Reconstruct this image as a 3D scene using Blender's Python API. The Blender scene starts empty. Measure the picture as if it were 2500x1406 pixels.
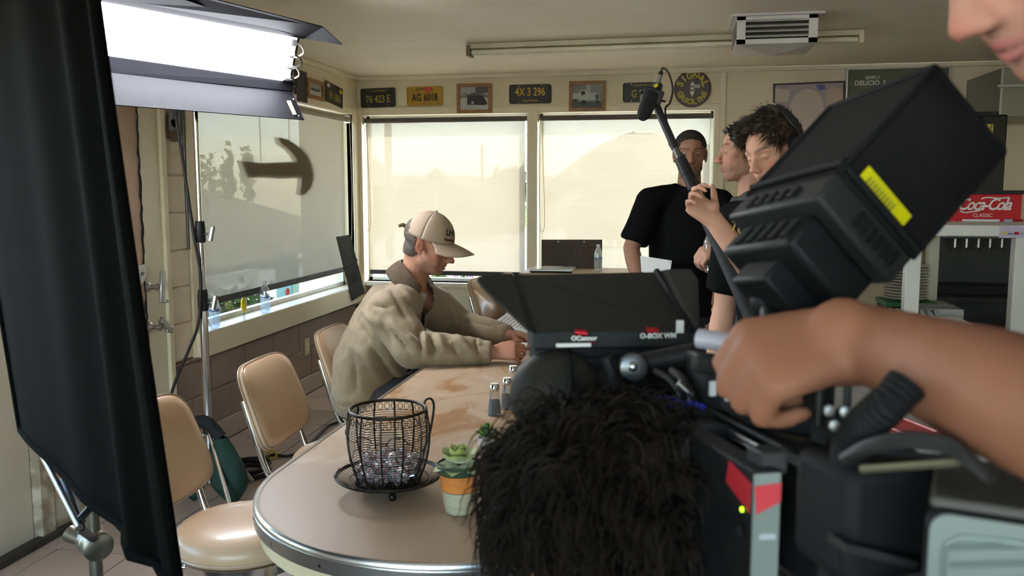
import bpy, bmesh, math, random
import numpy as np
from mathutils import Vector, Matrix, Euler, noise
random.seed(7)
SC = bpy.context.scene
COL = SC.collection
PI = math.pi

# ------------------------------------------------------------------ camera
FPX, PITCH, YAW, CH = 2120.0, math.radians(6.54), math.radians(10.6), 1.5
cd = bpy.data.cameras.new('camera'); cam = bpy.data.objects.new('camera', cd); COL.objects.link(cam)
cd.sensor_width = 36.0; cd.lens = FPX / 2500 * 36.0; cd.clip_start = 0.02; cd.clip_end = 2000
cam.location = (0, 0, CH); cam.rotation_euler = (PI/2 - PITCH, 0, YAW)
cd.dof.use_dof = True; cd.dof.focus_distance = 4.2; cd.dof.aperture_fstop = 7.0
SC.camera = cam
# ------------------------------------------------------------------ world, sun, exposure
wd = bpy.data.worlds.new('sky_world'); SC.world = wd; wd.use_nodes = True
wn = wd.node_tree; wn.nodes.clear()
wo = wn.nodes.new('ShaderNodeOutputWorld'); wb = wn.nodes.new('ShaderNodeBackground'); ws = wn.nodes.new('ShaderNodeTexSky')
ws.sky_type = 'NISHITA'; ws.sun_disc = False; ws.sun_elevation = math.radians(52); ws.sun_rotation = math.radians(25)
ws.air_density = 1.0; ws.dust_density = 0.8; ws.ozone_density = 1.0
wb.inputs['Strength'].default_value = 0.56
wn.links.new(ws.outputs[0], wb.inputs[0]); wn.links.new(wb.outputs[0], wo.inputs[0])
sl = bpy.data.lights.new('sun', 'SUN'); so = bpy.data.objects.new('sun', sl); COL.objects.link(so)
sl.energy = 4.0; sl.color = (1.0, 0.95, 0.86); sl.angle = math.radians(0.6)
so.rotation_euler = Vector((-0.30, -0.66, -0.80)).to_track_quat('-Z', 'Y').to_euler()
so.location = (3, 12, 9)
SC.view_settings.view_transform = 'Standard'; SC.view_settings.look = 'None'
SC.view_settings.exposure = 2.15; SC.view_settings.gamma = 1.0; SC.view_settings.use_curve_mapping = False
SC.cycles.use_denoising = True; SC.cycles.max_bounces = 10; SC.cycles.diffuse_bounces = 5
SC.cycles.transparent_max_bounces = 16; SC.cycles.sample_clamp_indirect = 6.0; SC.cycles.caustics_reflective = False
SC.cycles.caustics_refractive = False; SC.cycles.blur_glossy = 0.6

# ------------------------------------------------------------------ pixel helpers (a pixel gives a direction only)
RM = Euler(cam.rotation_euler, 'XYZ').to_matrix(); CP = Vector(cam.location)
def ray(px, py): return RM @ Vector(((px-1250)/FPX, -(py-703)/FPX, -1.0))
def onZ(px, py, z): r = ray(px, py); return CP + r*((z-CP.z)/r.z)
def onX(px, py, x): r = ray(px, py); return CP + r*((x-CP.x)/r.x)
def onY(px, py, y): r = ray(px, py); return CP + r*((y-CP.y)/r.y)
def atD(px, py, d): return CP + ray(px, py)*d
V = Vector

# ------------------------------------------------------------------ materials
MATS = {}
def mat(name, col, rough=0.6, metal=0.0, var=0.08, nscale=6.0, bump=0.0, bscale=60.0, spec=0.5, col2=None, detail=4.0, emis=None, estr=0.0, trans=0.0, ior=1.45, sheen=0.0, coat=0.0, sub=0.0, stretch=None, thr=None, attr=None):
    if name in MATS: return MATS[name]
    m = bpy.data.materials.new(name); m.use_nodes = True; nt = m.node_tree; b = nt.nodes['Principled BSDF']
    b.inputs['Roughness'].default_value = rough; b.inputs['Metallic'].default_value = metal
    b.inputs['Specular IOR Level'].default_value = spec; b.inputs['IOR'].default_value = ior
    b.inputs['Transmission Weight'].default_value = trans; b.inputs['Sheen Weight'].default_value = sheen
    b.inputs['Coat Weight'].default_value = coat; b.inputs['Coat Roughness'].default_value = 0.12
    if sub: 
        b.inputs['Subsurface Weight'].default_value = sub; b.inputs['Subsurface Radius'].default_value = (0.012, 0.005, 0.003)
    tc = nt.nodes.new('ShaderNodeTexCoord'); mp = nt.nodes.new('ShaderNodeMapping'); nt.links.new(tc.outputs['Object'], mp.inputs[0])
    if stretch: mp.inputs['Scale'].default_value = stretch
    nz = nt.nodes.new('ShaderNodeTexNoise'); nz.inputs['Scale'].default_value = nscale; nz.inputs['Detail'].default_value = detail
    nt.links.new(mp.outputs[0], nz.inputs['Vector'])
    rp = nt.nodes.new('ShaderNodeValToRGB'); nt.links.new(nz.outputs['Fac'], rp.inputs[0])
    c = list(col)+[1] if len(col) == 3 else col
    c2 = (list(col2)+[1]) if col2 else [min(1, x*(1+var)) for x in c[:3]]+[1]
    c1 = c if col2 else [x*(1-var) for x in c[:3]]+[1]
    lo, hi = thr or (0.3, 0.7)
    rp.color_ramp.elements[0].position = lo; rp.color_ramp.elements[1].position = hi
    rp.color_ramp.elements[0].color = c1; rp.color_ramp.elements[1].color = c2
    if attr:
        at = nt.nodes.new('ShaderNodeAttribute'); at.attribute_name = attr
        mx = nt.nodes.new('ShaderNodeMix'); mx.data_type = 'RGBA'; mx.blend_type = 'MULTIPLY'; mx.inputs['Factor'].default_value = 1
        nt.links.new(at.outputs['Color'], mx.inputs['A']); nt.links.new(rp.outputs[0], mx.inputs['B']); nt.links.new(mx.outputs['Result'], b.inputs['Base Color'])
    else:
        nt.links.new(rp.outputs[0], b.inputs['Base Color'])
    if bump:
        n2 = nt.nodes.new('ShaderNodeTexNoise'); n2.inputs['Scale'].default_value = bscale; n2.inputs['Detail'].default_value = 5
        nt.links.new(mp.outputs[0], n2.inputs['Vector'])
        bp = nt.nodes.new('ShaderNodeBump'); bp.inputs['Strength'].default_value = bump; bp.inputs['Distance'].default_value = 0.01
        nt.links.new(n2.outputs['Fac'], bp.inputs['Height']); nt.links.new(bp.outputs[0], b.inputs['Normal'])
    if emis:
        b.inputs['Emission Color'].default_value = list(emis)+[1]; b.inputs['Emission Strength'].default_value = estr
    MATS[name] = m; return m
def s2l(r, g, b):
    f = lambda u: (u/255/12.92) if u/255 <= 0.04045 else ((u/255+0.055)/1.055)**2.4
    return (f(r), f(g), f(b))
def blind_mat(name, col, see, tl):
    m = bpy.data.materials.new(name); m.use_nodes = True; nt = m.node_tree; nt.nodes.clear()
    o = nt.nodes.new('ShaderNodeOutputMaterial'); tr = nt.nodes.new('ShaderNodeBsdfTransparent'); d = nt.nodes.new('ShaderNodeBsdfDiffuse'); t = nt.nodes.new('ShaderNodeBsdfTranslucent')
    m1 = nt.nodes.new('ShaderNodeMixShader'); m2 = nt.nodes.new('ShaderNodeMixShader')
    tc = nt.nodes.new('ShaderNodeTexCoord'); mp = nt.nodes.new('ShaderNodeMapping'); mp.inputs['Scale'].default_value = (3, 3, 240)
    nz = nt.nodes.new('ShaderNodeTexNoise'); nz.inputs['Scale'].default_value = 1.0; nz.inputs['Detail'].default_value = 6
    nt.links.new(tc.outputs['Object'], mp.inputs[0]); nt.links.new(mp.outputs[0], nz.inputs['Vector'])
    rp = nt.nodes.new('ShaderNodeValToRGB'); rp.color_ramp.elements[0].color = [x*0.95 for x in col]+[1]; rp.color_ramp.elements[1].color = list(col)+[1]
    rp.color_ramp.elements[0].position = 0.35; rp.color_ramp.elements[1].position = 0.6
    nt.links.new(nz.outputs['Fac'], rp.inputs[0]); nt.links.new(rp.outputs[0], d.inputs[0]); nt.links.new(rp.outputs[0], t.inputs[0])
    m1.inputs[0].default_value = tl; nt.links.new(d.outputs[0], m1.inputs[1]); nt.links.new(t.outputs[0], m1.inputs[2])
    m2.inputs[0].default_value = 1-see; nt.links.new(tr.outputs[0], m2.inputs[1]); nt.links.new(m1.outputs[0], m2.inputs[2]); nt.links.new(m2.outputs[0], o.inputs[0])
    return m
def pane_mat(name, tint=(0.95, 0.97, 0.96), refl=0.06):
    m = bpy.data.materials.new(name); m.use_nodes = True; nt = m.node_tree; nt.nodes.clear()
    o = nt.nodes.new('ShaderNodeOutputMaterial'); tr = nt.nodes.new('ShaderNodeBsdfTransparent'); g = nt.nodes.new('ShaderNodeBsdfGlossy'); mx = nt.nodes.new('ShaderNodeMixShader')
    tr.inputs[0].default_value = list(tint)+[1]; g.inputs['Roughness'].default_value = 0.03; mx.inputs[0].default_value = refl
    nt.links.new(tr.outputs[0], mx.inputs[1]); nt.links.new(g.outputs[0], mx.inputs[2]); nt.links.new(mx.outputs[0], o.inputs[0]); return m

def bottle_mat(name, tint, haze):
    m = bpy.data.materials.new(name); m.use_nodes = True; nt = m.node_tree; nt.nodes.clear()
    o = nt.nodes.new('ShaderNodeOutputMaterial'); tr = nt.nodes.new('ShaderNodeBsdfTransparent'); g = nt.nodes.new('ShaderNodeBsdfGlossy'); d = nt.nodes.new('ShaderNodeBsdfTranslucent'); a = nt.nodes.new('ShaderNodeMixShader'); b = nt.nodes.new('ShaderNodeMixShader')
    tr.inputs[0].default_value = list(tint)+[1]; g.inputs['Roughness'].default_value = 0.08; d.inputs[0].default_value = (0.9, 0.93, 0.95, 1); a.inputs[0].default_value = 0.5; b.inputs[0].default_value = haze
    nt.links.new(g.outputs[0], a.inputs[1]); nt.links.new(d.outputs[0], a.inputs[2]); nt.links.new(tr.outputs[0], b.inputs[1]); nt.links.new(a.outputs[0], b.inputs[2]); nt.links.new(b.outputs[0], o.inputs[0]); return m
# ------------------------------------------------------------------ object helpers
def tag(o, label=None, cat=None, group=None, kind=None):
    if label: o['label'] = label
    if cat: o['category'] = cat
    if group: o['group'] = group
    if kind: o['kind'] = kind
    return o
def thing(name, label, cat, loc=(0, 0, 0), rotz=0.0, group=None, kind=None):
    o = bpy.data.objects.new(name, None); COL.objects.link(o); o.empty_display_size = 0.05
    o.location = loc; o.rotation_euler = (0, 0, rotz); return tag(o, label, cat, group, kind)
def wmat(o):
    return (wmat(o.parent) @ o.matrix_parent_inverse @ o.matrix_basis) if o.parent else o.matrix_basis.copy()
def link(name, me, m=None, parent=None, world=True, smooth=False):
    o = bpy.data.objects.new(name, me); COL.objects.link(o)
    if m is not None:
        me.materials.clear()
        for k in (m if isinstance(m, (list, tuple)) else [m]): me.materials.append(k)
    if smooth:
        me.polygons.foreach_set('use_smooth', [True]*len(me.polygons))
    if parent is not None:
        o.parent = parent
        if world:
            pm = wmat(parent)
            o.matrix_parent_inverse = pm.inverted()
    return o
class MB:
    def __init__(s): s.v = []; s.f = []; s.mi = []; s.cur = 0
    def add(s, vs, fs):
        n = len(s.v); s.v += [tuple(x) for x in vs]; s.f += [tuple(i+n for i in f) for f in fs]; s.mi += [s.cur]*len(fs); return s
    def box(s, a, b):
        x0, y0, z0 = [min(p, q) for p, q in zip(a, b)]; x1, y1, z1 = [max(p, q) for p, q in zip(a, b)]
        return s.add([(x0,y0,z0),(x1,y0,z0),(x1,y1,z0),(x0,y1,z0),(x0,y0,z1),(x1,y0,z1),(x1,y1,z1),(x0,y1,z1)],
                     [(0,3,2,1),(4,5,6,7),(0,1,5,4),(1,2,6,5),(2,3,7,6),(3,0,4,7)])
    def obox(s, c, ax, ay, az):
        c = V(c); ax = V(ax); ay = V(ay); az = V(az); vs = [c + i*ax + j*ay + k*az for k in (-1, 1) for i, j in ((-1,-1),(1,-1),(1,1),(-1,1))]
        fs = [(0,3,2,1),(4,5,6,7),(0,1,5,4),(1,2,6,5),(2,3,7,6),(3,0,4,7)]
        if ax.cross(ay).dot(az) < 0: fs = [f[::-1] for f in fs]
        return s.add(vs, fs)
    def rbox(s, c, ax, ay, az, r=0.004, n=2):
        # box with rounded vertical (ay) profile: rounded rectangle in (ax,az) extruded along ay
        ax = V(ax); ay = V(ay); az = V(az); a = ax.length; b = az.length; r = min(r, a*0.99, b*0.99); ua = ax.normalized(); ub = az.normalized(); P = []
        for cx, cy, t0 in ((a-r, b-r, 0), (-a+r, b-r, 90), (-a+r, -b+r, 180), (a-r, -b+r, 270)):
            for k in range(n+1):
                t = math.radians(t0+90*k/n); P.append((cx+r*math.cos(t), cy+r*math.sin(t)))
        return s.prism([V(c)+ua*x+ub*y-ay for x, y in P], 2*ay)
    def prism(s, poly, ext):
        poly = [V(p) for p in poly]; e = V(ext); n = len(poly)
        nn = sum(((poly[i]-poly[0]).cross(poly[(i+1) % n]-poly[0]) for i in range(n)), V((0, 0, 0)))
        fl = nn.dot(e) > 0
        vs = poly + [p+e for p in poly]
        f0 = list(range(n)); f1 = list(range(n, 2*n)); side = [(i, (i+1) % n, n+(i+1) % n, n+i) for i in range(n)]
        if fl: fs = [tuple(f0[::-1]), tuple(f1)] + side
        else: fs = [tuple(f0), tuple(f1[::-1])] + [q[::-1] for q in side]
        return s.add(vs, fs)
    def tube(s, pts, r, n=8, cap=True, closed=False):
        pts = [V(p) for p in pts]; m = len(pts); rs = r if isinstance(r, (list, tuple)) else [r]*m
        rings = []; up = None
        for i in range(m):
            if closed: t = pts[(i+1) % m]-pts[i-1]
            else: t = pts[min(i+1, m-1)]-pts[max(i-1, 0)]
            if t.length < 1e-9: t = V((0, 0, 1))
            t.normalize()
            if up is None:
                a = V((0, 0, 1)) if abs(t.z) < 0.9 else V((1, 0, 0)); up = t.cross(a).normalized()
            else:
                up = up - t*up.dot(t)
                up = up.normalized() if up.length > 1e-6 else t.orthogonal().normalized()
            w = t.cross(up)
            rings.append([pts[i]+(up*math.cos(2*PI*k/n)+w*math.sin(2*PI*k/n))*rs[i] for k in range(n)])
        vs = [p for rg in rings for p in rg]; fs = []
        for i in range(m if closed else m-1):
            j = (i+1) % m
            for k in range(n): fs.append((i*n+k, i*n+(k+1) % n, j*n+(k+1) % n, j*n+k))
        if cap and not closed: fs += [tuple(range(n))[::-1], tuple(range((m-1)*n, m*n))]
        return s.add(vs, fs)
    def lathe(s, prof, c=(0, 0, 0), n=24, axis=(0, 0, 1), a0=0.0):
        ax = V(axis).normalized(); u = ax.orthogonal().normalized() if abs(ax.z) < 0.999 else V((1, 0, 0)); w = ax.cross(u); c = V(c); vs = []; fs = []; m = len(prof)
        for r, h in prof:
            for k in range(n):
                t = 2*PI*k/n+a0; vs.append(c+ax*h+(u*math.cos(t)+w*math.sin(t))*max(r, 1e-5))
        for i in range(m-1):
            for k in range(n): fs.append((i*n+k, i*n+(k+1) % n, (i+1)*n+(k+1) % n, (i+1)*n+k))
        fs += [tuple(range(n))[::-1], tuple(range((m-1)*n, m*n))]
        return s.add(vs, fs)
    def ell(s, c, r, n=16, m=10, rot=None):
        c = V(c); r = r if isinstance(r, (list, tuple)) else (r, r, r); vs = [V((0, 0, r[2]))]; fs = []
        for i in range(1, m):
            p = PI*i/m
            for k in range(n):
                t = 2*PI*k/n; vs.append(V((r[0]*math.sin(p)*math.cos(t), r[1]*math.sin(p)*math.sin(t), r[2]*math.cos(p))))
        vs.append(V((0, 0, -r[2])))
        for k in range(n): fs.append((0, 1+k, 1+(k+1) % n)); fs.append((len(vs)-1, 1+(m-2)*n+(k+1) % n, 1+(m-2)*n+k))
        for i in range(m-2):
            for k in range(n): fs.append((1+i*n+k, 1+(i+1)*n+k, 1+(i+1)*n+(k+1) % n, 1+i*n+(k+1) % n))
        if rot is not None: vs = [rot @ q for q in vs]
        return s.add([q+c for q in vs], fs)
    def grid(s, fn, nu, nv, flip=False):
        vs = [fn(i/nu, j/nv) for j in range(nv+1) for i in range(nu+1)]; fs = []
        for j in range(nv):
            for i in range(nu):
                a = j*(nu+1)+i; q = (a, a+1, a+nu+2, a+nu+1); fs.append(q[::-1] if flip else q)
        return s.add(vs, fs)
    def mesh(s, name='mesh'):
        me = bpy.data.meshes.new(name); me.from_pydata(s.v, [], s.f)
        if any(s.mi): me.polygons.foreach_set('material_index', s.mi)
        me.update(); return me
    def build(s, name, m=None, parent=None, world=True, smooth=False, bevel=0.0, seg=2, solid=0.0, angle=40):
        me = s.mesh(name); o = link(name, me, m, parent, world, smooth or bevel > 0)
        if solid:
            k = o.modifiers.new('solid', 'SOLIDIFY'); k.thickness = solid; k.offset = 0
        if bevel:
            k = o.modifiers.new('bevel', 'BEVEL'); k.width = bevel; k.segments = seg; k.limit_method = 'ANGLE'; k.angle_limit = math.radians(angle); k.harden_normals = False
        if smooth or bevel:
            try: me.set_sharp_from_angle(angle=math.radians(48))
            except Exception: pass
        return o
def struct(o): o['kind'] = 'structure'; return o
def copy_tree(o, parent=None):
    c = o.copy(); COL.objects.link(c); c.parent = parent
    if parent is not None: c.matrix_parent_inverse = o.matrix_parent_inverse.copy()
    for ch in o.children: copy_tree(ch, c)
    return c
def smoothpath(pts, n=8):
    P = [V(p) for p in pts]; out = []
    for i in range(len(P)-1):
        p0, p1, p2, p3 = P[max(i-1, 0)], P[i], P[i+1], P[min(i+2, len(P)-1)]
        for k in range(n):
            t = k/n; out.append(0.5*((2*p1)+(p2-p0)*t+(2*p0-5*p1+4*p2-p3)*t*t+(3*p1-p0-3*p2+p3)*t**3))
    out.append(P[-1]); return out
_fonts = {}
def text_mesh(txt, size, depth=0.0008, sx=1.0, bold=0.0, shear=0.0, space=1.0):
    cu = bpy.data.curves.new('txt', 'FONT'); cu.body = txt; cu.size = size; cu.extrude = depth; cu.align_x = 'CENTER'; cu.align_y = 'CENTER'
    cu.offset = bold; cu.shear = shear; cu.space_character = space; cu.resolution_u = 3
    o = bpy.data.objects.new('txt', cu); COL.objects.link(o)
    dg = bpy.context.evaluated_depsgraph_get(); me = bpy.data.meshes.new_from_object(o.evaluated_get(dg))
    bpy.data.objects.remove(o); bpy.data.curves.remove(cu)
    if sx != 1.0: me.transform(Matrix.Diagonal((sx, 1, 1, 1)))
    return me
def frame(origin, xd, yd):
    x = V(xd).normalized(); y = V(yd); y = (y-x*y.dot(x)).normalized(); z = x.cross(y)
    M = Matrix.Identity(4)
    for i in range(3): M[i][0] = x[i]; M[i][1] = y[i]; M[i][2] = z[i]; M[i][3] = origin[i]
    return M
def put_text(name, txt, size, M, m, parent, **k):
    me = text_mesh(txt, size, **k); me.transform(M); return link(name, me, m, parent)
# ================================================================== the room
XW, YB, ZC, XR, YF = -2.62, 7.0, 2.42, 3.7, -2.6
M_cream = mat('cream_wall_paint', (0.72, 0.635, 0.45), 0.55, var=0.07, nscale=2.5, bump=0.06, bscale=40)
M_ceil = mat('ceiling_paint', (0.86, 0.77, 0.60), 0.5, col2=(0.90, 0.83, 0.69), nscale=1.3, bump=0.10, bscale=25, stretch=(1, 3, 1))
M_trim = mat('trim_paint', (0.78, 0.69, 0.50), 0.4, var=0.05, bump=0.03)
M_brown = mat('brown_block_paint', (0.29, 0.205, 0.165), 0.5, var=0.12, nscale=3, bump=0.22, bscale=55)
M_blockw = mat('white_block_paint', (0.80, 0.69, 0.55), 0.55, var=0.08, bump=0.2, bscale=50)
M_mortar = mat('mortar_paint', (0.22, 0.16, 0.135), 0.7, bump=0.2)
M_mortarw = mat('mortar_paint_pale', (0.72, 0.62, 0.50), 0.7, bump=0.2)
M_tile = mat('floor_tile_glaze', (0.42, 0.34, 0.285), 0.36, col2=(0.48, 0.39, 0.335), nscale=4, bump=0.03, bscale=30)
M_grout = mat('dark_grout', (0.03, 0.024, 0.02), 0.9)
M_glass = pane_mat('window_pane_glass')
# floor: dark grout bed with separate tiles on it
fl = struct(MB().box((XW-0.3, YF, -0.12), (XR, YB+0.3, -0.006)).build('floor', M_grout))
tile_me = None; TP = 0.3365
tiles = []
for i in range(-1, 12):
    for j in range(-4, 13):
        cx = -2.51+TP*(i+0.5); cy = 3.083+TP*(j+0.5)
        if cx < -2.5 or cx > 1.1 or cy > 7: continue
        tiles.append((cx, cy))
for cx, cy in tiles:
    if tile_me is None:
        h = TP/2-0.0035
        o = MB().box((-h, -h, -0.010), (h, h, 0.0)).build('floor_tile', M_tile, fl, bevel=0.002, seg=1)
        tile_me = o.data; o.location = (cx, cy, 0)
    else:
        o = bpy.data.objects.new('floor_tile', tile_me); COL.objects.link(o); o.parent = fl; o.location = (cx, cy, 0)
# strip of cut tiles against the left wall + the untiled rest as one sheet
MB().box((XW, YF, -0.01), (-2.514, 2.73, 0)).build('floor_edge', M_tile, fl)
for j in range(-1, 12): MB().box((XW, 3.083+TP*j+0.0035, -0.01), (-2.5135, min(7.0, 3.083+TP*(j+1)-0.0035), 0)).build('cut_tile', M_tile, fl, bevel=0.002, seg=1)
MB().box((1.2, YF, -0.01), (XR, YB, -0.001)).build('floor_far_side', M_tile, fl)
# ceiling
ce = struct(MB().box((XW-0.3, YF-0.2, ZC), (XR+0.2, YB+0.3, ZC+0.15)).build('ceiling', M_ceil))
# back wall with two window holes
WB0, WB1, WB2, WB3 = -2.578, -1.178, -1.098, 0.288   # window edges
ZS, ZT = 0.717, 2.104
mb = MB()
mb.box((XW-0.2, YB, -0.1), (XR, YB+0.18, ZS)); mb.box((XW-0.2, YB, ZT), (XR, YB+0.18, ZC))
mb.box((XW-0.2, YB, ZS), (WB0, YB+0.18, ZT)); mb.box((WB3, YB, ZS), (XR, YB+0.18, ZT))
wbk = struct(mb.build('wall_back', M_cream))
# mullion, sill, crown, header boards
struct(MB().box((WB1, YB-0.03, ZS), (WB2, YB+0.15, ZT)).build('trim_1', M_trim, bevel=0.004))
struct(MB().box((WB0-0.04, YB-0.05, ZS-0.035), (WB3+0.04, YB+0.15, ZS)).build('trim_2', M_trim, bevel=0.005))
struct(MB().box((XW, YB-0.025, ZC-0.035), (XR, YB, ZC)).build('trim_3', M_trim, bevel=0.006))
struct(MB().box((XW+0.03, YB-0.012, 2.15), (0.345, YB, 2.164)).box((XW+0.03, YB-0.010, 2.104), (0.345, YB, 2.15)).build('trim_4', M_trim, bevel=0.003))
struct(MB().box((0.325, YB-0.02, 0), (0.365, YB, 2.385)).build('trim_5', M_trim, bevel=0.003))
struct(MB().box((0.365, YB-0.012, 1.35), (0.56, YB, 1.375)).box((0.545, YB-0.012, 1.375), (0.56, YB, 1.6)).build('trim_6', M_trim, bevel=0.003))
struct(MB().box((WB3-0.004, YB-0.016, ZS), (0.325, YB, ZT+0.02)).build('trim_7', M_trim, bevel=0.003))
struct(MB().box((XW, YB-0.03, ZS), (WB0, YB+0.0, ZT+0.05)).build('trim_8', M_trim, bevel=0.003))
# left wall: window, pale block pier, narrow cream door, pink wall, glass door
LW0, LW1, LZ0, LZ1 = 4.44, 6.86, 0.70, 2.10
M_pink = mat('pink_wall_paint', (0.56, 0.39, 0.28), 0.55, var=0.1, bump=0.1)
mb = MB(); T = XW-0.16
mb.box((T, LW1, -0.1), (XW, YB+0.1, ZC)); mb.box((T, 4.14, LZ1), (XW, LW1, ZC))
mb.box((T, YF, 2.12), (XW, 4.14, ZC))
wlf = struct(mb.build('wall_left', M_cream))
bb = MB().box((T, 4.14, -0.1), (XW-0.008, LW1+0.02, LZ0-0.135)).build('block_bed', M_mortar, wlf)
bw = MB().box((T, 4.14, LZ0-0.14), (XW-0.008, 4.36, LZ1)).build('block_bed', M_mortarw, wlf)
MB().box((T-0.03, YF, -0.1), (XW-0.01, 0.75, 2.12)).build('wall_panel', M_pink, wlf)
MB().box((T, 3.20, -0.1), (XW, 3.93, 2.12)).build('wall_panel', M_pink, wlf)
# brown blocks 0.4 x 0.2 in running bond below the sill
def block(y0, y1, z0, z1, m):
    MB().box((XW-0.03, y0, z0), (XW, y1, z1)).build('block', m, wlf, bevel=0.005, seg=1)
g = 0.0022; z = 0.0; r = 0; zs = [(0, 0.135), (0.135, 0.335), (0.335, 0.535), (0.535, LZ0-0.14)]
for (z0, z1) in zs:
    off = 0.2 if r % 2 else 0.0; y = 4.14-off
    pale = r == 0
    while y < YB:
        a = max(y, 4.14); b = min(y+0.4, YB)
        if b-a > 0.03: block(a+g, b-g, z0+g, z1-g, M_brown if not pale else M_tile)
        y += 0.4
    r += 1
# pale pier blocks
z = LZ0-0.13; r = 0
while z < LZ1-0.02:
    z1 = min(z+0.2, LZ1)
    block(4.145, 4.355, z+g, z1-g, M_blockw); z = z1
# pier and window trim
struct(MB().box((XW-0.12, 4.36, LZ0-0.14), (XW+0.012, LW0, LZ1)).build('trim_9', M_trim, bevel=0.004))
struct(MB().box((XW-0.14, 4.37, LZ0-0.14), (XW+0.06, LW1+0.1, LZ0)).build('trim_10', M_trim, bevel=0.006))
struct(MB().box((XW-0.05, LW1, LZ0), (XW+0.012, YB-0.03, ZC-0.25)).build('trim_11', M_trim, bevel=0.004))
struct(MB().box((XW, 0.5, ZC-0.035), (XW+0.025, YB, ZC)).build('trim_12', M_trim, bevel=0.006))
struct(MB().box((XW, 4.36, LZ1-0.0), (XW+0.016, YB, LZ1+0.05)).build('trim_13', M_trim, bevel=0.004))
# cream door jamb and narrow door with two lever handles
d2 = struct(thing('door_2', None, None, (XW, 3.93, 0)))
M_door = mat('cream_door_paint', (0.76, 0.70, 0.53), 0.35, var=0.06, bump=0.03)
M_black = mat('black_rubber', (0.012, 0.012, 0.012), 0.6)
M_chrome = mat('chrome', (0.75, 0.75, 0.73), 0.12, 1.0, var=0.03)
M_steel = mat('brushed_steel', (0.55, 0.55, 0.53), 0.32, 1.0, var=0.06)
MB().box((XW-0.05, 3.935, 0.0), (XW+0.004, 4.105, 2.12)).build('leaf', M_door, d2, bevel=0.004)
MB().box((XW-0.06, 4.105, 0.0), (XW+0.022, 4.145, 2.12)).build('jamb', M_trim, d2, bevel=0.004)
pts = [(XW+0.004, 3.93+0.004*math.sin(k*1.7)+0.004*random.random(), 0.05+k*0.03) for k in range(69)]
MB().tube(pts, [0.0035+0.004*random.random() for _ in pts], 5).build('weather_strip', M_black, d2)
for (zz, up) in ((1.005, 0.0), (0.80, 1.0)):
    p = V((XW, 3.955, zz))
    h = MB().lathe([(0.026, 0), (0.026, 0.008), (0.012, 0.014), (0.012, 0.05), (0.018, 0.055), (0.018, 0.07), (0.009, 0.075)], p, 16, (1, 0, 0)).build('lever_handle', M_steel, d2, smooth=True)
    if up: MB().obox(p+V((0.075, 0.02, 0.012)), (0.012, 0, 0), (0, 0.012, 0.012), (0, -0.028, 0.03)).obox(p+V((0.078, 0.055, -0.02)), (0.010, 0, 0), (0, 0.028, -0.008), (0, 0.006, 0.016)).build('grip', M_steel, h, bevel=0.004)
    else: MB().obox(p+V((0.075, 0.015, 0.0)), (0.008, 0, 0), (0, 0.017, 0), (0, 0.012, 0.078)).obox(p+V((0.082, 0.03, -0.075)), (0.012, 0, 0), (0, 0.02, 0), (0, 0, 0.008)).build('grip', M_steel, h, bevel=0.004)
# old glass door at the left edge
M_old = mat('stained_white_paint', (0.55, 0.48, 0.36), 0.5, col2=(0.62, 0.56, 0.44), nscale=3, bump=0.1)
M_mould = mat('mouldy_paint', (0.30, 0.24, 0.16), 0.7, col2=(0.55, 0.48, 0.37), nscale=9, thr=(0.42, 0.56), bump=0.15)
d1 = struct(thing('door_1', None, None, (XW-0.03, 2.2, 0)))
x0, x1 = XW-0.075, XW-0.03
MB().box((x0, 2.88, 0.02), (x1, 3.115, 2.1)).build('stile', M_old, d1, bevel=0.003)
MB().box((x0, 0.80, 0.02), (x1, 1.0, 2.1)).build('stile', M_old, d1, bevel=0.003)
MB().box((x0, 1.0, 0.02), (x1, 2.88, 0.10)).build('rail', M_mould, d1, bevel=0.003)
MB().box((x0, 1.0, 0.10), (x1, 2.88, 0.66)).build('lower_panel', M_old, d1, bevel=0.003)
MB().box((x0, 1.0, 1.98), (x1, 2.88, 2.1)).build('rail', M_old, d1, bevel=0.003)
MB().box((x0+0.02, 1.0, 0.66), (x0+0.026, 2.88, 1.98)).build('pane', M_glass, d1)
MB().box((XW-0.06, 3.12, 0), (XW+0.01, 3.2, 2.12)).build('jamb', M_mould, d1, bevel=0.003)
MB().box((XW-0.02, 0.8, 0), (XW+0.03, 3.93, 0.03)).build('threshold', mat('dirty_rubber', (0.04, 0.032, 0.022), 0.8, var=0.4, nscale=14), d1, bevel=0.004)
# mould stain at the foot of the pink wall
MB().box((XW, 3.2, 0.03), (XW+0.002, 3.93, 0.16)).build('stained_foot', M_mould, wlf)
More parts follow.
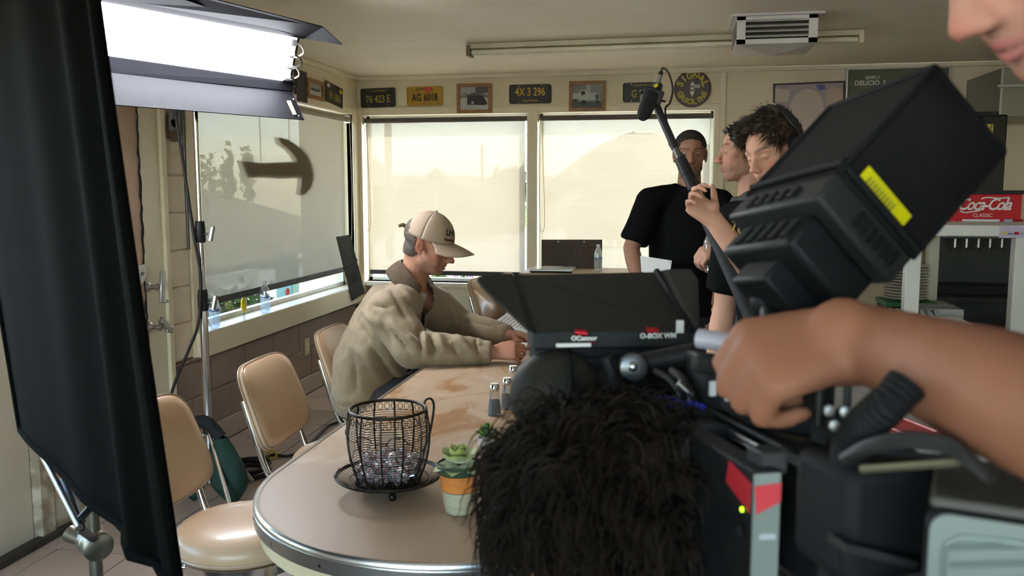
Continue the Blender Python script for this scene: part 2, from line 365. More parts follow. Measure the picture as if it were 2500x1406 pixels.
# windows: frame strips and panes
M_alum = mat('window_aluminium', (0.62, 0.62, 0.58), 0.35, 0.6)
def window(name, a, b, axis):
    w = thing(name, None, None, a); w['kind'] = 'structure'
    (x0, y0, z0), (x1, y1, z1) = a, b
    for (p, q, r_, s_) in ((0, 1, 0, .03), (0, 1, 1, -.03)):
        zz = z0 if r_ == 0 else z1
        MB().box((x0, y0, zz), (x1, y1, zz+s_)).build('frame_rail', M_alum, w, bevel=0.003)
    if axis == 'x':
        MB().box((x0, y0, z0), (x0+0.03, y1, z1)).build('frame_stile', M_alum, w, bevel=0.003); MB().box((x1-0.03, y0, z0), (x1, y1, z1)).build('frame_stile', M_alum, w, bevel=0.003)
        ym = (y0+y1)/2; MB().box((x0+.02, ym-.002, z0+.02), (x1-.02, ym+.002, z1-.02)).build('pane', M_glass, w)
    else:
        MB().box((x0, y0, z0), (x1, y0+0.03, z1)).build('frame_stile', M_alum, w, bevel=0.003); MB().box((x0, y1-0.03, z0), (x1, y1, z1)).build('frame_stile', M_alum, w, bevel=0.003)
        xm = (x0+x1)/2; MB().box((xm-.002, y0+.02, z0+.02), (xm+.002, y1-.02, z1-.02)).build('pane', M_glass, w)
    return w
window('window_1', (WB0, YB+0.10, ZS), (WB1, YB+0.14, ZT), 'x')
window('window_2', (WB2, YB+0.10, ZS), (WB3, YB+0.14, ZT), 'x')
window('window_3', (XW-0.13, LW0, LZ0), (XW-0.09, LW1, LZ1), 'y')
# unseen rest of the diner: right wall, front wall with its own window band behind the photographer
struct(MB().box((XR, YF, -0.1), (XR+0.15, YB+0.2, ZC)).build('wall_right', M_cream))
mb = MB(); FX0, FX1, FZ0, FZ1 = -2.5, 1.7, 0.25, 2.34
mb.box((XW-0.2, YF-0.15, -0.1), (XR, YF, FZ0)); mb.box((XW-0.2, YF-0.15, FZ1), (XR, YF, ZC)); mb.box((XW-0.2, YF-0.15, FZ0), (FX0, YF, FZ1)); mb.box((FX1, YF-0.15, FZ0), (XR, YF, FZ1))
struct(mb.build('wall_front', M_cream))
for k in range(4): window('window_%d' % (4+k), (FX0+(FX1-FX0)*k/4, YF-0.1, FZ0), (FX0+(FX1-FX0)*(k+1)/4, YF-0.06, FZ1), 'x')

# ------------------------------------------------------------------ roller blinds
M_blind = blind_mat('beige_mesh_blind', (0.44, 0.39, 0.30), 0.16, 0.52)
M_tube = mat('blind_tube_brown', (0.10, 0.085, 0.07), 0.6)
M_bar = mat('blind_bar_black', (0.02, 0.02, 0.02), 0.5)
M_nickel = mat('nickel', (0.6, 0.58, 0.5), 0.3, 1.0)
def blind_back(x0, x1, label):
    b = thing('roller_blind', label, 'blind', ((x0+x1)/2, YB+0.03, ZS))
    MB().tube([(x0+0.01, YB+0.03, 2.062), (x1-0.01, YB+0.03, 2.062)], 0.021, 14).build('roller_tube', M_tube, b, smooth=True)
    MB().box((x0+0.03, YB+0.032, 0.80), (x1-0.03, YB+0.0335, 2.045)).build('fabric', M_blind, b)
    MB().box((x0+0.03, YB+0.025, 0.775), (x1-0.03, YB+0.04, 0.812)).build('bottom_bar', M_bar, b, bevel=0.003)
    for x in (x0+0.006, x1-0.006): MB().box((x-0.004, YB+0.01, 2.03), (x+0.004, YB+0.06, 2.095)).build('bracket', M_nickel, b, bevel=0.002)
    xx = x0+0.018
    MB().tube(smoothpath([(xx, YB+0.0, 2.05), (xx-0.005, YB-0.01, 1.6), (xx+0.002, YB-0.014, 1.22), (xx+0.02, YB-0.014, 1.15), (xx+0.04, YB-0.012, 1.22), (xx+0.03, YB-0.004, 1.6), (xx+0.012, YB+0.0, 2.05)], 8), 0.0022, 5).build('pull_cord', mat('cord_beige', (0.45, 0.36, 0.22), 0.7), b)
    return b
blind_back(WB0, WB1, 'sunlit mesh roller blind behind the seated man in the cap')
blind_back(WB2, WB3, 'sunlit mesh roller blind behind the man in the black t-shirt')
b = thing('roller_blind', 'shaded beige roller blind on the left wall behind the light stand', 'blind', (XW-0.03, 5.6, LZ0))
pa, pb = onX(497, 741, XW-0.03), onX(830, 657, XW-0.03)
M_blindl = M_blind
MB().tube([(XW-0.03, LW0+0.01, 2.06), (XW-0.03, LW1-0.02, 2.06)], 0.022, 14).build('roller_tube', mat('blind_tube_tan', (0.30, 0.25, 0.18), 0.6), b, smooth=True)
MB().box((XW-0.031, LW0+0.02, pa.z), (XW-0.0295, LW1-0.13, 2.045)).build('fabric', M_blindl, b)
MB().box((XW-0.038, LW0+0.02, pa.z-0.02), (XW-0.02, LW1-0.13, pa.z+0.02)).build('bottom_bar', M_bar, b, bevel=0.003)
for y in (LW0+0.006, LW1-0.01): MB().box((XW-0.06, y-0.005, 2.03), (XW-0.005, y+0.005, 2.095)).build('bracket', M_nickel, b, bevel=0.002)
MB().tube([(XW+0.004, LW1-0.06, 2.05), (XW+0.01, LW1-0.05, 1.5), (XW+0.006, LW1-0.075, 1.0)], 0.0022, 5).build('pull_cord', MATS['cord_beige'], b)
# ================================================================== outside
M_dirt = mat('dry_dirt', (0.55, 0.48, 0.39), 0.9, col2=(0.66, 0.59, 0.50), nscale=0.4)
def gz(y): return -0.05-max(0, y-9)*0.030
mb = MB()
mb.grid(lambda u, v: V((-160+320*u, 7.6+60*v**1.5, gz(7.6+60*v**1.5))), 8, 14)
mb.grid(lambda u, v: V((XW-0.6-60*u, -30+38*v, -0.06)), 4, 4, True)
mb.grid(lambda u, v: V((-60+120*u, -2.8-50*v, -0.13)), 4, 4, True)
gnd = struct(mb.build('ground', M_dirt))
M_hill = mat('dry_hill', (0.36, 0.28, 0.19), 0.95, col2=(0.50, 0.40, 0.28), nscale=0.09)
def hill(name, pts, d, depth, m):
    # ridge line through pixels, as a real ridge at distance d
    P = [onY(px, py, d) for px, py in pts]
    mb = MB(); n = len(P)
    def fn(u, v):
        t = u*(n-1); i = min(int(t), n-2); k = t-i; p = P[i].lerp(P[i+1], k)
        h = p.z+3; w = math.sin(v*PI)**0.8 if 0 < v < 1 else 0
        return V((p.x*(1+(v-0.5)*depth/d), d+(v-0.5)*depth, -3+h*w+noise.noise(V((p.x*0.05, v*6, d)))*1.2*w))
    mb.grid(fn, (n-1)*4, 10)
    return struct(mb.build(name, m, smooth=True))
hill('ground_ridge', [(1180, 470), (1320, 460), (1390, 410), (1450, 370), (1530, 333), (1600, 330), (1680, 345), (1800, 350), (1900, 380), (2050, 400)], 140, 120, M_hill)
hill('ground_ridge', [(860, 375), (905, 378), (935, 400), (960, 430), (1100, 430), (1200, 428), (1290, 425), (1400, 440)], 220, 100, mat('far_hill', (0.34, 0.27, 0.20), 0.95, nscale=0.05))
M_leaf1 = mat('olive_leaf', (0.16, 0.18, 0.05), 0.7, col2=(0.30, 0.30, 0.09), nscale=2)
M_leaf2 = mat('dark_leaf', (0.10, 0.10, 0.06), 0.7, col2=(0.19, 0.17, 0.10), nscale=2)
M_bark = mat('weathered_wood', (0.30, 0.24, 0.18), 0.8, nscale=5)
def foliage(c, r, n, m, parent, leaf=0.25):
    mb = MB(); rnd = random.Random(int(c[0]*97+c[1]*13))
    for k in range(n):
        d = V((rnd.gauss(0, 1), rnd.gauss(0, 1), rnd.gauss(0, 1))).normalized()*rnd.random()**0.4
        p = V((c[0]+d.x*r[0], c[1]+d.y*r[1], c[2]+d.z*r[2])); s = leaf*(0.6+rnd.random()*0.8)
        a = V((rnd.gauss(0, 1), rnd.gauss(0, 1), rnd.gauss(0, 1))).normalized()*s; b_ = a.orthogonal().normalized()*s*0.6
        mb.add([p-a, p+b_, p+a, p-b_], [(0, 1, 2, 3)])
    return mb.build('foliage', m, parent)
def bush(px, py, d, w, h, m, label, kind='shrub'):
    c = onY(px, py, d); base = gz(d)
    t = thing('roadside_'+kind, label, kind, (c.x, d, base), group='vegetation beyond the back windows')
    hh = max(0.4, c.z-base)
    foliage((c.x, d, base+hh*0.55), (w, min(w*0.6, 1.4), hh*0.5), 320, m, t, leaf=max(w, hh)*0.12)
    MB().tube([(c.x, d, base-0.1), (c.x+0.05, d, base+hh*0.7)], [0.09, 0.03], 6).build('stem', M_bark, t)
for i, (px, py, d, w, m, lb, kd) in enumerate([
    (925, 468, 38, 1.1, M_leaf1, 'hazy green shrub seen through the blind left of the utility pole', 'shrub'),
    (1010, 440, 60, 2.6, M_leaf2, 'hazy dark tree seen through the blind above the sign post', 'tree'),
    (1085, 450, 66, 2.0, M_leaf2, 'hazy dark tree just right of the pentagonal sign', 'tree'),
    (1160, 470, 41, 1.9, M_leaf1, 'yellow green shrub below the tall bare post', 'shrub'),
    (1225, 472, 45.5, 1.7, M_leaf1, 'yellow green shrub left of the window mullion', 'shrub'),
    (1230, 420, 71, 1.6, M_leaf2, 'slim dark tree beside the mullion', 'tree'),
    (1265, 410, 76, 1.2, M_leaf2, 'dark treetop nearest the mullion', 'tree'),
    (1080, 478, 34, 1.3, M_leaf1, 'green shrub under the pentagonal sign', 'shrub'),
    (1495, 375, 90, 4.0, M_leaf1, 'olive shrub on the hillside above the parked dark car', 'shrub'),
    (1390, 430, 99, 3.0, M_leaf2, 'dull shrub low on the left slope of the hill', 'shrub'),
    (1600, 430, 64, 3.0, M_leaf1, 'olive shrub on the slope left of the standing man', 'shrub')]):
    bush(px, py, d, w, 1, m, lb, kd)
def pole(px, ptop, d, r, label, arm=False):
    c = onY(px, ptop, d); t = thing('utility_pole', label, 'pole', (c.x, d, gz(d)))
    MB().tube([(c.x, d, gz(d)-0.3), (c.x, d, c.z)], [r, r*0.8], 8).build('shaft', M_bark, t, smooth=True)
    if arm: MB().box((c.x-0.9, d-0.06, c.z-0.7), (c.x+0.9, d+0.06, c.z-0.55)).build('crossarm', M_bark, t)
    else: MB().lathe([(r*0.9, 0), (r*0.95, 0.05), (0.01, 0.09)], (c.x, d, c.z), 8).build('cap', M_bark, t)
pole(946, 240, 24, 0.13, 'tall pale utility pole seen through the left of the two back blinds', True)
pole(1177, 357, 47.6, 0.11, 'bare wooden post rising above the hazy shrubs')
pole(1545, 320, 57, 0.12, 'thin pole in front of the hill in the right blind', True)
pole(1460, 400, 60, 0.07, 'thin short pole low on the hill slope')
# pentagonal road sign
d = 22; c = onY(1065, 432, d); t = thing('road_sign', 'dark pentagonal road sign on a thin post outside', 'sign', (c.x, d, gz(d)))
MB().tube([(c.x, d, gz(d)-0.1), (c.x, d, c.z)], 0.03, 8).build('post', M_steel, t)
w = 0.24
MB().prism([(c.x+w*a, d-0.03, c.z+w*b) for a, b in ((-0.75, -1), (0.75, -1), (1, 0.35), (0, 1), (-1, 0.35))], (0, 0.02, 0)).build('plate', mat('sign_back', (0.10, 0.09, 0.085), 0.6), t)
# cars
def car(px, py, d, L, W, Hh, col, rz, label):
    g_ = onY(px, py, d); t = thing('parked_car', label, 'car', (g_.x, d, gz(d)), rz)
    m = mat('car_paint_'+label.split()[0], col, 0.3, 0.2, coat=0.5); mg = mat('car_glass', (0.05, 0.06, 0.07), 0.1)
    s = [(-L/2, .35), (-L/2, .85), (-L*.42, .95), (-L*.2, 1.0), (-L*.08, Hh-.04), (0, Hh), (L*.34, Hh), (L*.44, 1.05), (L/2, .95), (L/2, .35)]
    MB().prism([(x, -W/2, z) for x, z in s], (0, W, 0)).build('body', m, t, world=False, bevel=0.06)
    for sgn in (-1, 1):
        MB().prism([(x, sgn*W/2, z) for x, z in ((-L*.17, 1.0), (-L*.07, Hh-.12), (L*.32, Hh-.12), (L*.40, 1.03))], (0, sgn*0.02, 0)).build('side_window', mg, t, world=False)
        for x in (-L*.3, L*.3): MB().lathe([(.33, -.1), (.33, .1), (.2, .11)], (x, sgn*(W/2-.08), .33), 16, (0, 1, 0)).build('wheel', M_black, t, world=False, smooth=True)
    MB().obox((L*.485, 0, 1.15), (.02, 0, 0), (0, W*.38, 0), (-.04, 0, .18)).build('rear_window', mg, t, world=False)
car(1197, 580, 52, 4.6, 1.8, 1.55, (0.8, 0.8, 0.78), 1.1, 'white pickup-like car parked outside beyond the seated man')
car(1450, 588, 35, 4.4, 1.9, 1.75, (0.04, 0.045, 0.05), -1.35, 'dark car parked outside in front of the hill')
# planter shelf, flowers, teal posts and building wing outside the left window
M_teal = mat('teal_paint', (0.25, 0.52, 0.48), 0.5)
pl = thing('flower_planter', 'long planter box outside the left window full of pink flowers', 'planter', (XW-0.5, 5.6, -0.05))
MB().box((XW-0.75, 4.2, -0.05), (XW-0.22, 6.34, 0.50)).build('trough', mat('planter_wood', (0.2, 0.15, 0.1), 0.8), pl)
rnd = random.Random(4)
foliage((XW-0.5, 5.30, 0.60), (0.26, 1.03, 0.20), 1500, mat('flower_leaf', (0.05, 0.13, 0.03), 0.6, col2=(0.12, 0.22, 0.06), nscale=20), pl, leaf=0.035)
def blossom(parent, c, r, m):
    mb = MB()
    for k in range(7):
        a = 2*PI*k/7; d_ = V((0.6, math.cos(a)*0.9, math.sin(a)*0.9))
        mb.ell(V(c)+V((0.2*r, math.cos(a)*r*0.55, math.sin(a)*r*0.55)), (r*0.3, r*0.42, r*0.42), 6, 4)
    mb.ell(c, (r*0.5, r*0.35, r*0.35), 6, 4)
    mb.build('blossom', m, parent, smooth=True)
MF = [mat('flower_pink', (0.75, 0.28, 0.40), 0.6), mat('flower_red', (0.62, 0.07, 0.06), 0.6), mat('flower_pale', (0.75, 0.5, 0.6), 0.6), mat('flower_violet', (0.42, 0.25, 0.62), 0.6)]
for k in range(46):
    blossom(pl, (XW-0.30-0.3*rnd.random(), 4.42+1.95*rnd.random(), 0.60+0.24*rnd.random()), 0.022+0.018*rnd.random(), MF[rnd.choice((0, 0, 1, 1, 2, 3))])
t = thing('porch_post', 'short teal painted post outside the left window', 'post', (XW-0.42, 6.5, -0.05))
MB().box((XW-0.5, 6.42, -0.05), (XW-0.36, 6.56, 0.98)).build('shaft', M_teal, t, bevel=0.006); MB().box((XW-0.53, 6.39, -0.05), (XW-0.33, 6.59, 0.12)).build('base', M_teal, t, bevel=0.006)
t = thing('porch_rail', 'white board rail among the flowers outside', 'rail', (XW-0.9, 5.6, -0.05))
MB().box((XW-0.92, 4.2, 0.72), (XW-0.88, 6.9, 0.82)).build('board', mat('white_board', (0.8, 0.8, 0.78), 0.5), t)
for y in (4.3, 6.8): MB().box((XW-0.93, y-.04, -0.05), (XW-0.87, y+.04, 0.72)).build('post', MATS['white_board'], t)
bw_ = thing('neighbour_building', 'plain beige stucco pier of a building outside the left window', 'building', (-4.6, 11.25, -0.05))
MB().box((-4.9, 10.9, -0.05), (-4.3, 11.6, 3.9)).build('wall', mat('stucco', (0.42, 0.33, 0.22), 0.9), bw_)
MB().box((-5.0, 10.8, 3.9), (-4.2, 11.7, 4.05)).build('roof', mat('roof_felt', (0.2, 0.17, 0.15), 0.9), bw_)
# earth bank beyond the left window
def bank(u, v):
    y = -6+30*u; x = -9-9*v; base = 1.72+0.35*math.sin(y*0.23)+0.2*math.sin(y*0.71); h = base*math.sin(min(1, v*1.6)*PI*0.5)+0.10*(y-8)*min(1, v*1.6)*(0.055 if y > 8 else 0)*10*0.35
    return V((x, y, -0.08+h+0.12*noise.noise(V((x, y, 0)))))
mb = MB(); mb.grid(bank, 60, 10, True); struct(mb.build('ground_ridge', mat('brown_bank', (0.20, 0.15, 0.085), 0.95, col2=(0.28, 0.21, 0.12), nscale=0.6), smooth=True))
# trees beyond the left window
for (px, py, dd, w, lb) in ((510, 372, 14, .7, 'wide hazy bush seen low through the left blind'), (556, 350, 12.5, .16, 'slim hazy tree seen through the left blind above the arrow sign'), (602, 352, 17, .3, 'narrow hazy treetop between the two hanging cords')):
    c = onX(px, py, -dd); t = thing('yard_tree', lb, 'tree', (c.x, c.y, -0.06), group='trees beyond the left blind')
    foliage((c.x, c.y, c.z*0.60), (w, w, c.z*0.42), 200, M_leaf1, t, leaf=0.11); MB().tube([(c.x, c.y, -0.1), (c.x, c.y, c.z*0.8)], [0.1, 0.03], 6).build('trunk', M_bark, t)
# hanging arrow sign outside the left blind, with a curved horn-shaped head
XS = XW-0.045
t = thing('hanging_arrow_sign', 'curved arrow-shaped sign hanging on chains behind the left blind', 'sign', onX(680, 410, XS))
M_sign = mat('carved_wood_dark', (0.10, 0.08, 0.06), 0.7)
bar = [onX(x, y, XS) for x, y in ((583, 392), (640, 398), (690, 396), (745, 394), (752, 432), (690, 436), (640, 433), (600, 434))]
MB().prism(bar, (-0.02, 0, 0)).build('shaft', M_sign, t, bevel=0.004)
outer = [(676, 335), (700, 340), (725, 355), (748, 378), (760, 405), (764, 432), (758, 458), (738, 478)]
inner = [(682, 352), (700, 364), (716, 382), (726, 400), (730, 415), (733, 436), (733, 455), (728, 472)]
mb = MB()
for i in range(len(outer)-1):
    mb.prism([onX(*outer[i], XS+0.004), onX(*outer[i+1], XS+0.004), onX(*inner[i+1], XS+0.004), onX(*inner[i], XS+0.004)], (-0.024, 0, 0))
mb.build('arrow_head', mat('horn_brown', (0.22, 0.17, 0.11), 0.6), t)
for px, y0, y1 in ((634, 250, 392), (703, 270, 345)):
    a, b_ = onX(px, y0, XS), onX(px+3, y1, XS); b_.z, a.z = b_.z, 2.10; a.y = b_.y
    pts = [a.lerp(b_, k/40)+V((0, 0.003*math.sin(k*2.1), 0)) for k in range(41)]
    MB().tube(pts, 0.0035, 4).build('chain', mat('chain_rust', (0.18, 0.10, 0.05), 0.7), t)

# unseen roof added outside the left windows to shade the blind
t = thing('shading_roof', 'flat porch roof running along outside the left wall', 'roof', (XW-1.2, 4.5, 2.45))
MB().box((XW-2.0, -2.0, 2.52), (XW-0.17, 7.4, 2.62)).build('deck', mat('shading_roof_board', (0.30, 0.24, 0.17), 0.8), t)
for y in (-1.8, 2.2): MB().box((XW-1.95, y, -0.05), (XW-1.83, y+0.12, 2.52)).build('post', M_teal, t)
# ================================================================== table and chairs
def table_mat(name):
    m = mat(name, (0.60, 0.45, 0.31), 0.42, var=0.05, nscale=2.0, bump=0.01, spec=0.35); nt = m.node_tree; b = nt.nodes['Principled BSDF']
    tc = nt.nodes.new('ShaderNodeTexCoord'); mp = nt.nodes.new('ShaderNodeMapping'); mp.inputs['Scale'].default_value = (2.2, 1.5, 1); mp.inputs['Rotation'].default_value = (0, 0, 0.5)
    n = nt.nodes.new('ShaderNodeTexNoise'); n.inputs['Scale'].default_value = 2.1; n.inputs['Detail'].default_value = 8; n.inputs['Distortion'].default_value = 1.0; n.inputs['Roughness'].default_value = 0.62
    nt.links.new(tc.outputs['Object'], mp.inputs[0]); nt.links.new(mp.outputs[0], n.inputs['Vector'])
    r = nt.nodes.new('ShaderNodeValToRGB'); e = r.color_ramp.elements
    e[0].position = 0.40; e[0].color = (0.31, 0.155, 0.06, 1); e[1].position = 0.48; e[1].color = (0.42, 0.29, 0.175, 1)
    k = e.new(0.60); k.color = (0.45, 0.335, 0.23, 1); k = e.new(0.66); k.color = (0.52, 0.41, 0.30, 1)
    nt.links.new(n.outputs['Fac'], r.inputs[0])
    # the front metre is the cleaner, plainer leaf
    sep = nt.nodes.new('ShaderNodeSeparateXYZ'); nt.links.new(tc.outputs['Object'], sep.inputs[0])
    mr = nt.nodes.new('ShaderNodeMapRange'); mr.inputs['From Min'].default_value = 2.15; mr.inputs['From Max'].default_value = 2.2; nt.links.new(sep.outputs['Y'], mr.inputs['Value'])
    mx = nt.nodes.new('ShaderNodeMix'); mx.data_type = 'RGBA'; nt.links.new(mr.outputs[0], mx.inputs['Factor']); mx.inputs['A'].default_value = (0.39, 0.275, 0.18, 1)
    nt.links.new(r.outputs[0], mx.inputs['B']); nt.links.new(mx.outputs['Result'], b.inputs['Base Color']); return m
M_table = table_mat('worn_cream_laminate')
M_vinyl = mat('tan_vinyl', (0.56, 0.375, 0.225), 0.36, var=0.05, nscale=3, bump=0.05, bscale=220, coat=0.15)
M_piping = mat('tan_piping', (0.46, 0.33, 0.22), 0.4)
M_edge = mat('ribbed_aluminium', (0.66, 0.65, 0.62), 0.28, 1.0, var=0.05)
M_under = mat('cream_edge_paint', (0.62, 0.52, 0.32), 0.6)
TX0, TX1, TY0, TY1, TZ, TR = -1.035, -0.05, 1.598, 4.56, 0.75, 0.4915
def round_rect(x0, x1, y0, y1, r, z, n=18):
    P = []
    for cx, cy, t0 in ((x1-r, y1-r, 0), (x0+r, y1-r, 90), (x0+r, y0+r, 180), (x1-r, y0+r, 270)):
        for k in range(n+1):
            t = math.radians(t0+90*k/n); P.append(V((cx+r*math.cos(t), cy+r*math.sin(t), z)))
    return P
tb = thing('diner_table', 'long cream laminate diner table with rounded end and ribbed metal edge', 'table', ((TX0+TX1)/2, 3.2, 0))
MB().prism(round_rect(TX0+0.006, TX1-0.006, TY0+0.006, TY1-0.006, TR-0.006-0.0005, TZ-0.03), (0, 0, 0.03)).build('table_top', M_table, tb)
lo = round_rect(TX0, TX1, TY0, TY1, TR, 0)
mb = MB(); prof = [(-0.012, 0.0015), (-0.003, 0.0035), (0.002, -0.002), (0.002, -0.010), (-0.001, -0.0125), (0.002, -0.015), (0.002, -0.044), (-0.004, -0.047), (-0.012, -0.047)]
n = len(lo); vs = []
for i, p in enumerate(lo):
    t = (lo[(i+1) % n]-lo[i-1]).normalized(); o_ = V((t.y, -t.x, 0))
    for (a, h) in prof: vs.append(p+o_*a+V((0, 0, TZ+h)))
m_ = len(prof); fs = [(i*m_+k, ((i+1) % n)*m_+k, ((i+1) % n)*m_+k+1, i*m_+k+1) for i in range(n) for k in range(m_-1)]
mb.add(vs, [f[::-1] for f in fs]); band = mb.build('edge_band', M_edge, tb, smooth=True)
for i in range(8, n, 4):
    p = lo[i]; t = (lo[(i+1) % n]-lo[i-1]).normalized(); o_ = V((t.y, -t.x, 0))
    MB().lathe([(0.005, 0), (0.004, 0.0015), (0.001, 0.0016)], p+o_*0.0015+V((0, 0, TZ-0.03)), 8, o_).build('screw', mat('dark_screw', (0.08, 0.08, 0.08), 0.4, 1.0), band)
MB().prism(round_rect(TX0+0.012, TX1-0.012, TY0+0.012, TY1-0.012, TR-0.012-0.0005, TZ-0.085), (0, 0, 0.055)).build('apron', M_under, tb)
for y in (2.2, 3.95):
    MB().lathe([(0.26, 0), (0.26, 0.015), (0.05, 0.05), (0.042, 0.07), (0.042, TZ-0.1), (0.15, TZ-0.085)], ((TX0+TX1)/2, y, 0), 24).build('pedestal', M_chrome, tb, smooth=True)

def padded(fn, thick, nu=14, nv=12):
    return None
def make_chair(label, group, loc, rz):
    c = thing('swivel_chair', label, 'chair', loc, rz, group)
    # back rest: rounded trapezoid pad
    def outline(s, n=40):
        P = []
        for k in range(n):
            t = 2*PI*k/n; e = 0.42
            x = math.copysign(abs(math.cos(t))**e, math.cos(t)); y = math.copysign(abs(math.sin(t))**e, math.sin(t))
            w = 0.225*(1-0.06*y); P.append((x*w*s, y*0.17*s))
        return P
    A = V((-0.265, 0, 0.50)); B = V((-0.375, 0, 0.815)); up = (B-A).normalized(); mid = (A+B)/2; nrm = V((up.z, 0, -up.x))
    def lay(s, d, curve=0.03):
        return [mid+V((0, 1, 0))*x+up*y+nrm*(d+curve*(x/0.225)**2) for x, y in outline(s)]
    def shell(layers):
        mb = MB(); vs = [p for L in layers for p in L]; n = 40; fs = []
        for i in range(len(layers)-1):
            for k in range(n): fs.append((i*n+k, i*n+(k+1) % n, (i+1)*n+(k+1) % n, (i+1)*n+k))
        fs += [tuple(range(n))[::-1], tuple(range((len(layers)-1)*n, len(layers)*n))]; return mb.add(vs, fs)
    back = shell([lay(0.80, -0.014), lay(0.97, -0.012), lay(1.0, -0.004), lay(1.0, 0.006), lay(0.985, 0.016), lay(0.95, 0.026), lay(0.80, 0.036), lay(0.5, 0.042), lay(0.1, 0.044)]).build('backrest', M_vinyl, c, world=False, smooth=True)
    for d in (-0.006, 0.012): MB().tube(lay(1.008, d), 0.004, 6, closed=True).build('piping', M_piping, back, world=False, smooth=True)
    # seat cushion, chrome rim and swivel drum
    seat = MB().lathe([(0.19, 0.395), (0.205, 0.402), (0.212, 0.418), (0.212, 0.435), (0.207, 0.452), (0.19, 0.468), (0.15, 0.482), (0.08, 0.49), (0.001, 0.492)], (0, 0, 0), 40).build('seat', M_vinyl, c, world=False, smooth=True)
    MB().tube([(0.212*math.cos(t), 0.212*math.sin(t), 0.413) for t in [2*PI*k/40 for k in range(40)]], 0.0045, 6, closed=True).build('piping', M_piping, seat, world=False, smooth=True)
    MB().lathe([(0.17, 0.355), (0.198, 0.36), (0.200, 0.392), (0.19, 0.396)], (0, 0, 0), 40).build('seat_rim', M_chrome, c, world=False, smooth=True)
    for s in (-1, 1):
        top = V((-0.335, s*0.19, 0.70)); pts = [top, V((-0.305, s*0.192, 0.60)), V((-0.275, s*0.19, 0.50)), V((-0.255, s*0.188, 0.44)), V((-0.235, s*0.184, 0.405)), V((-0.19, s*0.175, 0.385)), V((-0.06, s*0.15, 0.38))]
        MB().tube(smoothpath(pts, 6), 0.0125, 10).build('back_tube', M_chrome, c, world=False, smooth=True)
    for a in (45, 135, 225, 315):
        t = math.radians(a); d = V((math.cos(t), math.sin(t), 0))
        leg = MB().tube(smoothpath([d*0.10+V((0, 0, 0.37)), d*0.15+V((0, 0, 0.34)), d*0.20+V((0, 0, 0.15)), d*0.225+V((0, 0, 0.012))], 5), 0.0115, 10).build('leg', M_chrome, c, world=False, smooth=True)
        MB().lathe([(0.016, 0), (0.016, 0.02), (0.013, 0.022)], d*0.225, 10).build('glide', M_black, leg, world=False, smooth=True)
    MB().tube([(0.205*math.cos(t), 0.205*math.sin(t), 0.15) for t in [2*PI*k/32 for k in range(32)]], 0.009, 8, closed=True).build('foot_ring', M_chrome, c, world=False, smooth=True)
    return c
ch = make_chair('tan vinyl swivel chair with round seat nearest the camera beside the black flag', 'tan vinyl diner chairs', (-1.30, 2.41, 0), math.radians(-1))
def chair_at(x, y, rz, label):
    k = copy_tree(ch); k.location = (x, y, 0); k.rotation_euler = (0, 0, math.radians(rz)); k['label'] = label
chair_at(-1.265, 3.18, 2, 'empty tan vinyl swivel chair between the seated man and the nearest chair')
chair_at(-1.30, 3.98, 2, 'tan vinyl swivel chair that the man in the cap sits on')
chair_at(-1.11, 6.33, -14, 'tan vinyl chair behind the table, side-on beside the black matte box flap')
chair_at(-1.62, 6.42, 8, 'tan vinyl chair half hidden behind the seated man, against the back wall')
chair_at(-0.97, 6.78, 0, 'tan vinyl chair whose top edge peeks over the camera flap by the window')

# ================================================================== things on the table
def zt(px, py): return onZ(px, py, TZ+0.0015)
M_wire = mat('dark_bronze_wire', (0.035, 0.030, 0.022), 0.42, 0.85, var=0.3, nscale=30)
BC = zt(950, 1196); BC.z = TZ+0.002
sa = thing('wire_saucer', 'dark wire saucer with ball feet under the wire cup', 'saucer', BC)
def ringp(c, r, z, n=40, w=0, f=0): return [c+V(((r+w*math.sin(f*2*PI*k/n))*math.cos(2*PI*k/n), (r+w*math.sin(f*2*PI*k/n))*math.sin(2*PI*k/n), z)) for k in range(n)]
for r, z in ((0.132, 0.042), (0.128, 0.039), (0.072, 0.020), (0.098, 0.030)):
    MB().tube(ringp(BC, r, z), 0.0026 if r > 0.12 else 0.0018, 6, closed=True).build('ring', M_wire, sa, smooth=True)
for k in range(72):
    t = 2*PI*k/72; d = V((math.cos(t), math.sin(t), 0))
    MB().tube([BC+d*0.070+V((0, 0, .020)), BC+d*0.105+V((0, 0, .030)), BC+d*0.134+V((0, 0, .0435))], 0.0009, 4).build('spoke', M_wire, sa)
mb = MB()
for k in range(300):
    t = 2*PI*k/300; d = V((math.cos(t), math.sin(t), 0)); p = BC+d*0.131+V((0, 0, .042)); q = p+V((random.gauss(0, .003), random.gauss(0, .003), random.gauss(0.002, .0035))); mb.tube([p, q], 0.0006, 3)
mb.build('twisted_edge', M_wire, sa)
for k in range(3):
    t = 2*PI*k/3-1.15; MB().ell(BC+V((0.082*math.cos(t), 0.082*math.sin(t), 0.0105)), 0.0105, 12, 8).tube([BC+V((0.082*math.cos(t), 0.082*math.sin(t), 0.018)), BC+V((0.08*math.cos(t), 0.08*math.sin(t), 0.027))], 0.003, 6).build('foot', M_wire, sa, smooth=True)
MB().lathe([(0.07, 0.019), (0.074, 0.021), (0.001, 0.0215)], BC, 32).build('plate', M_wire, sa, smooth=True)
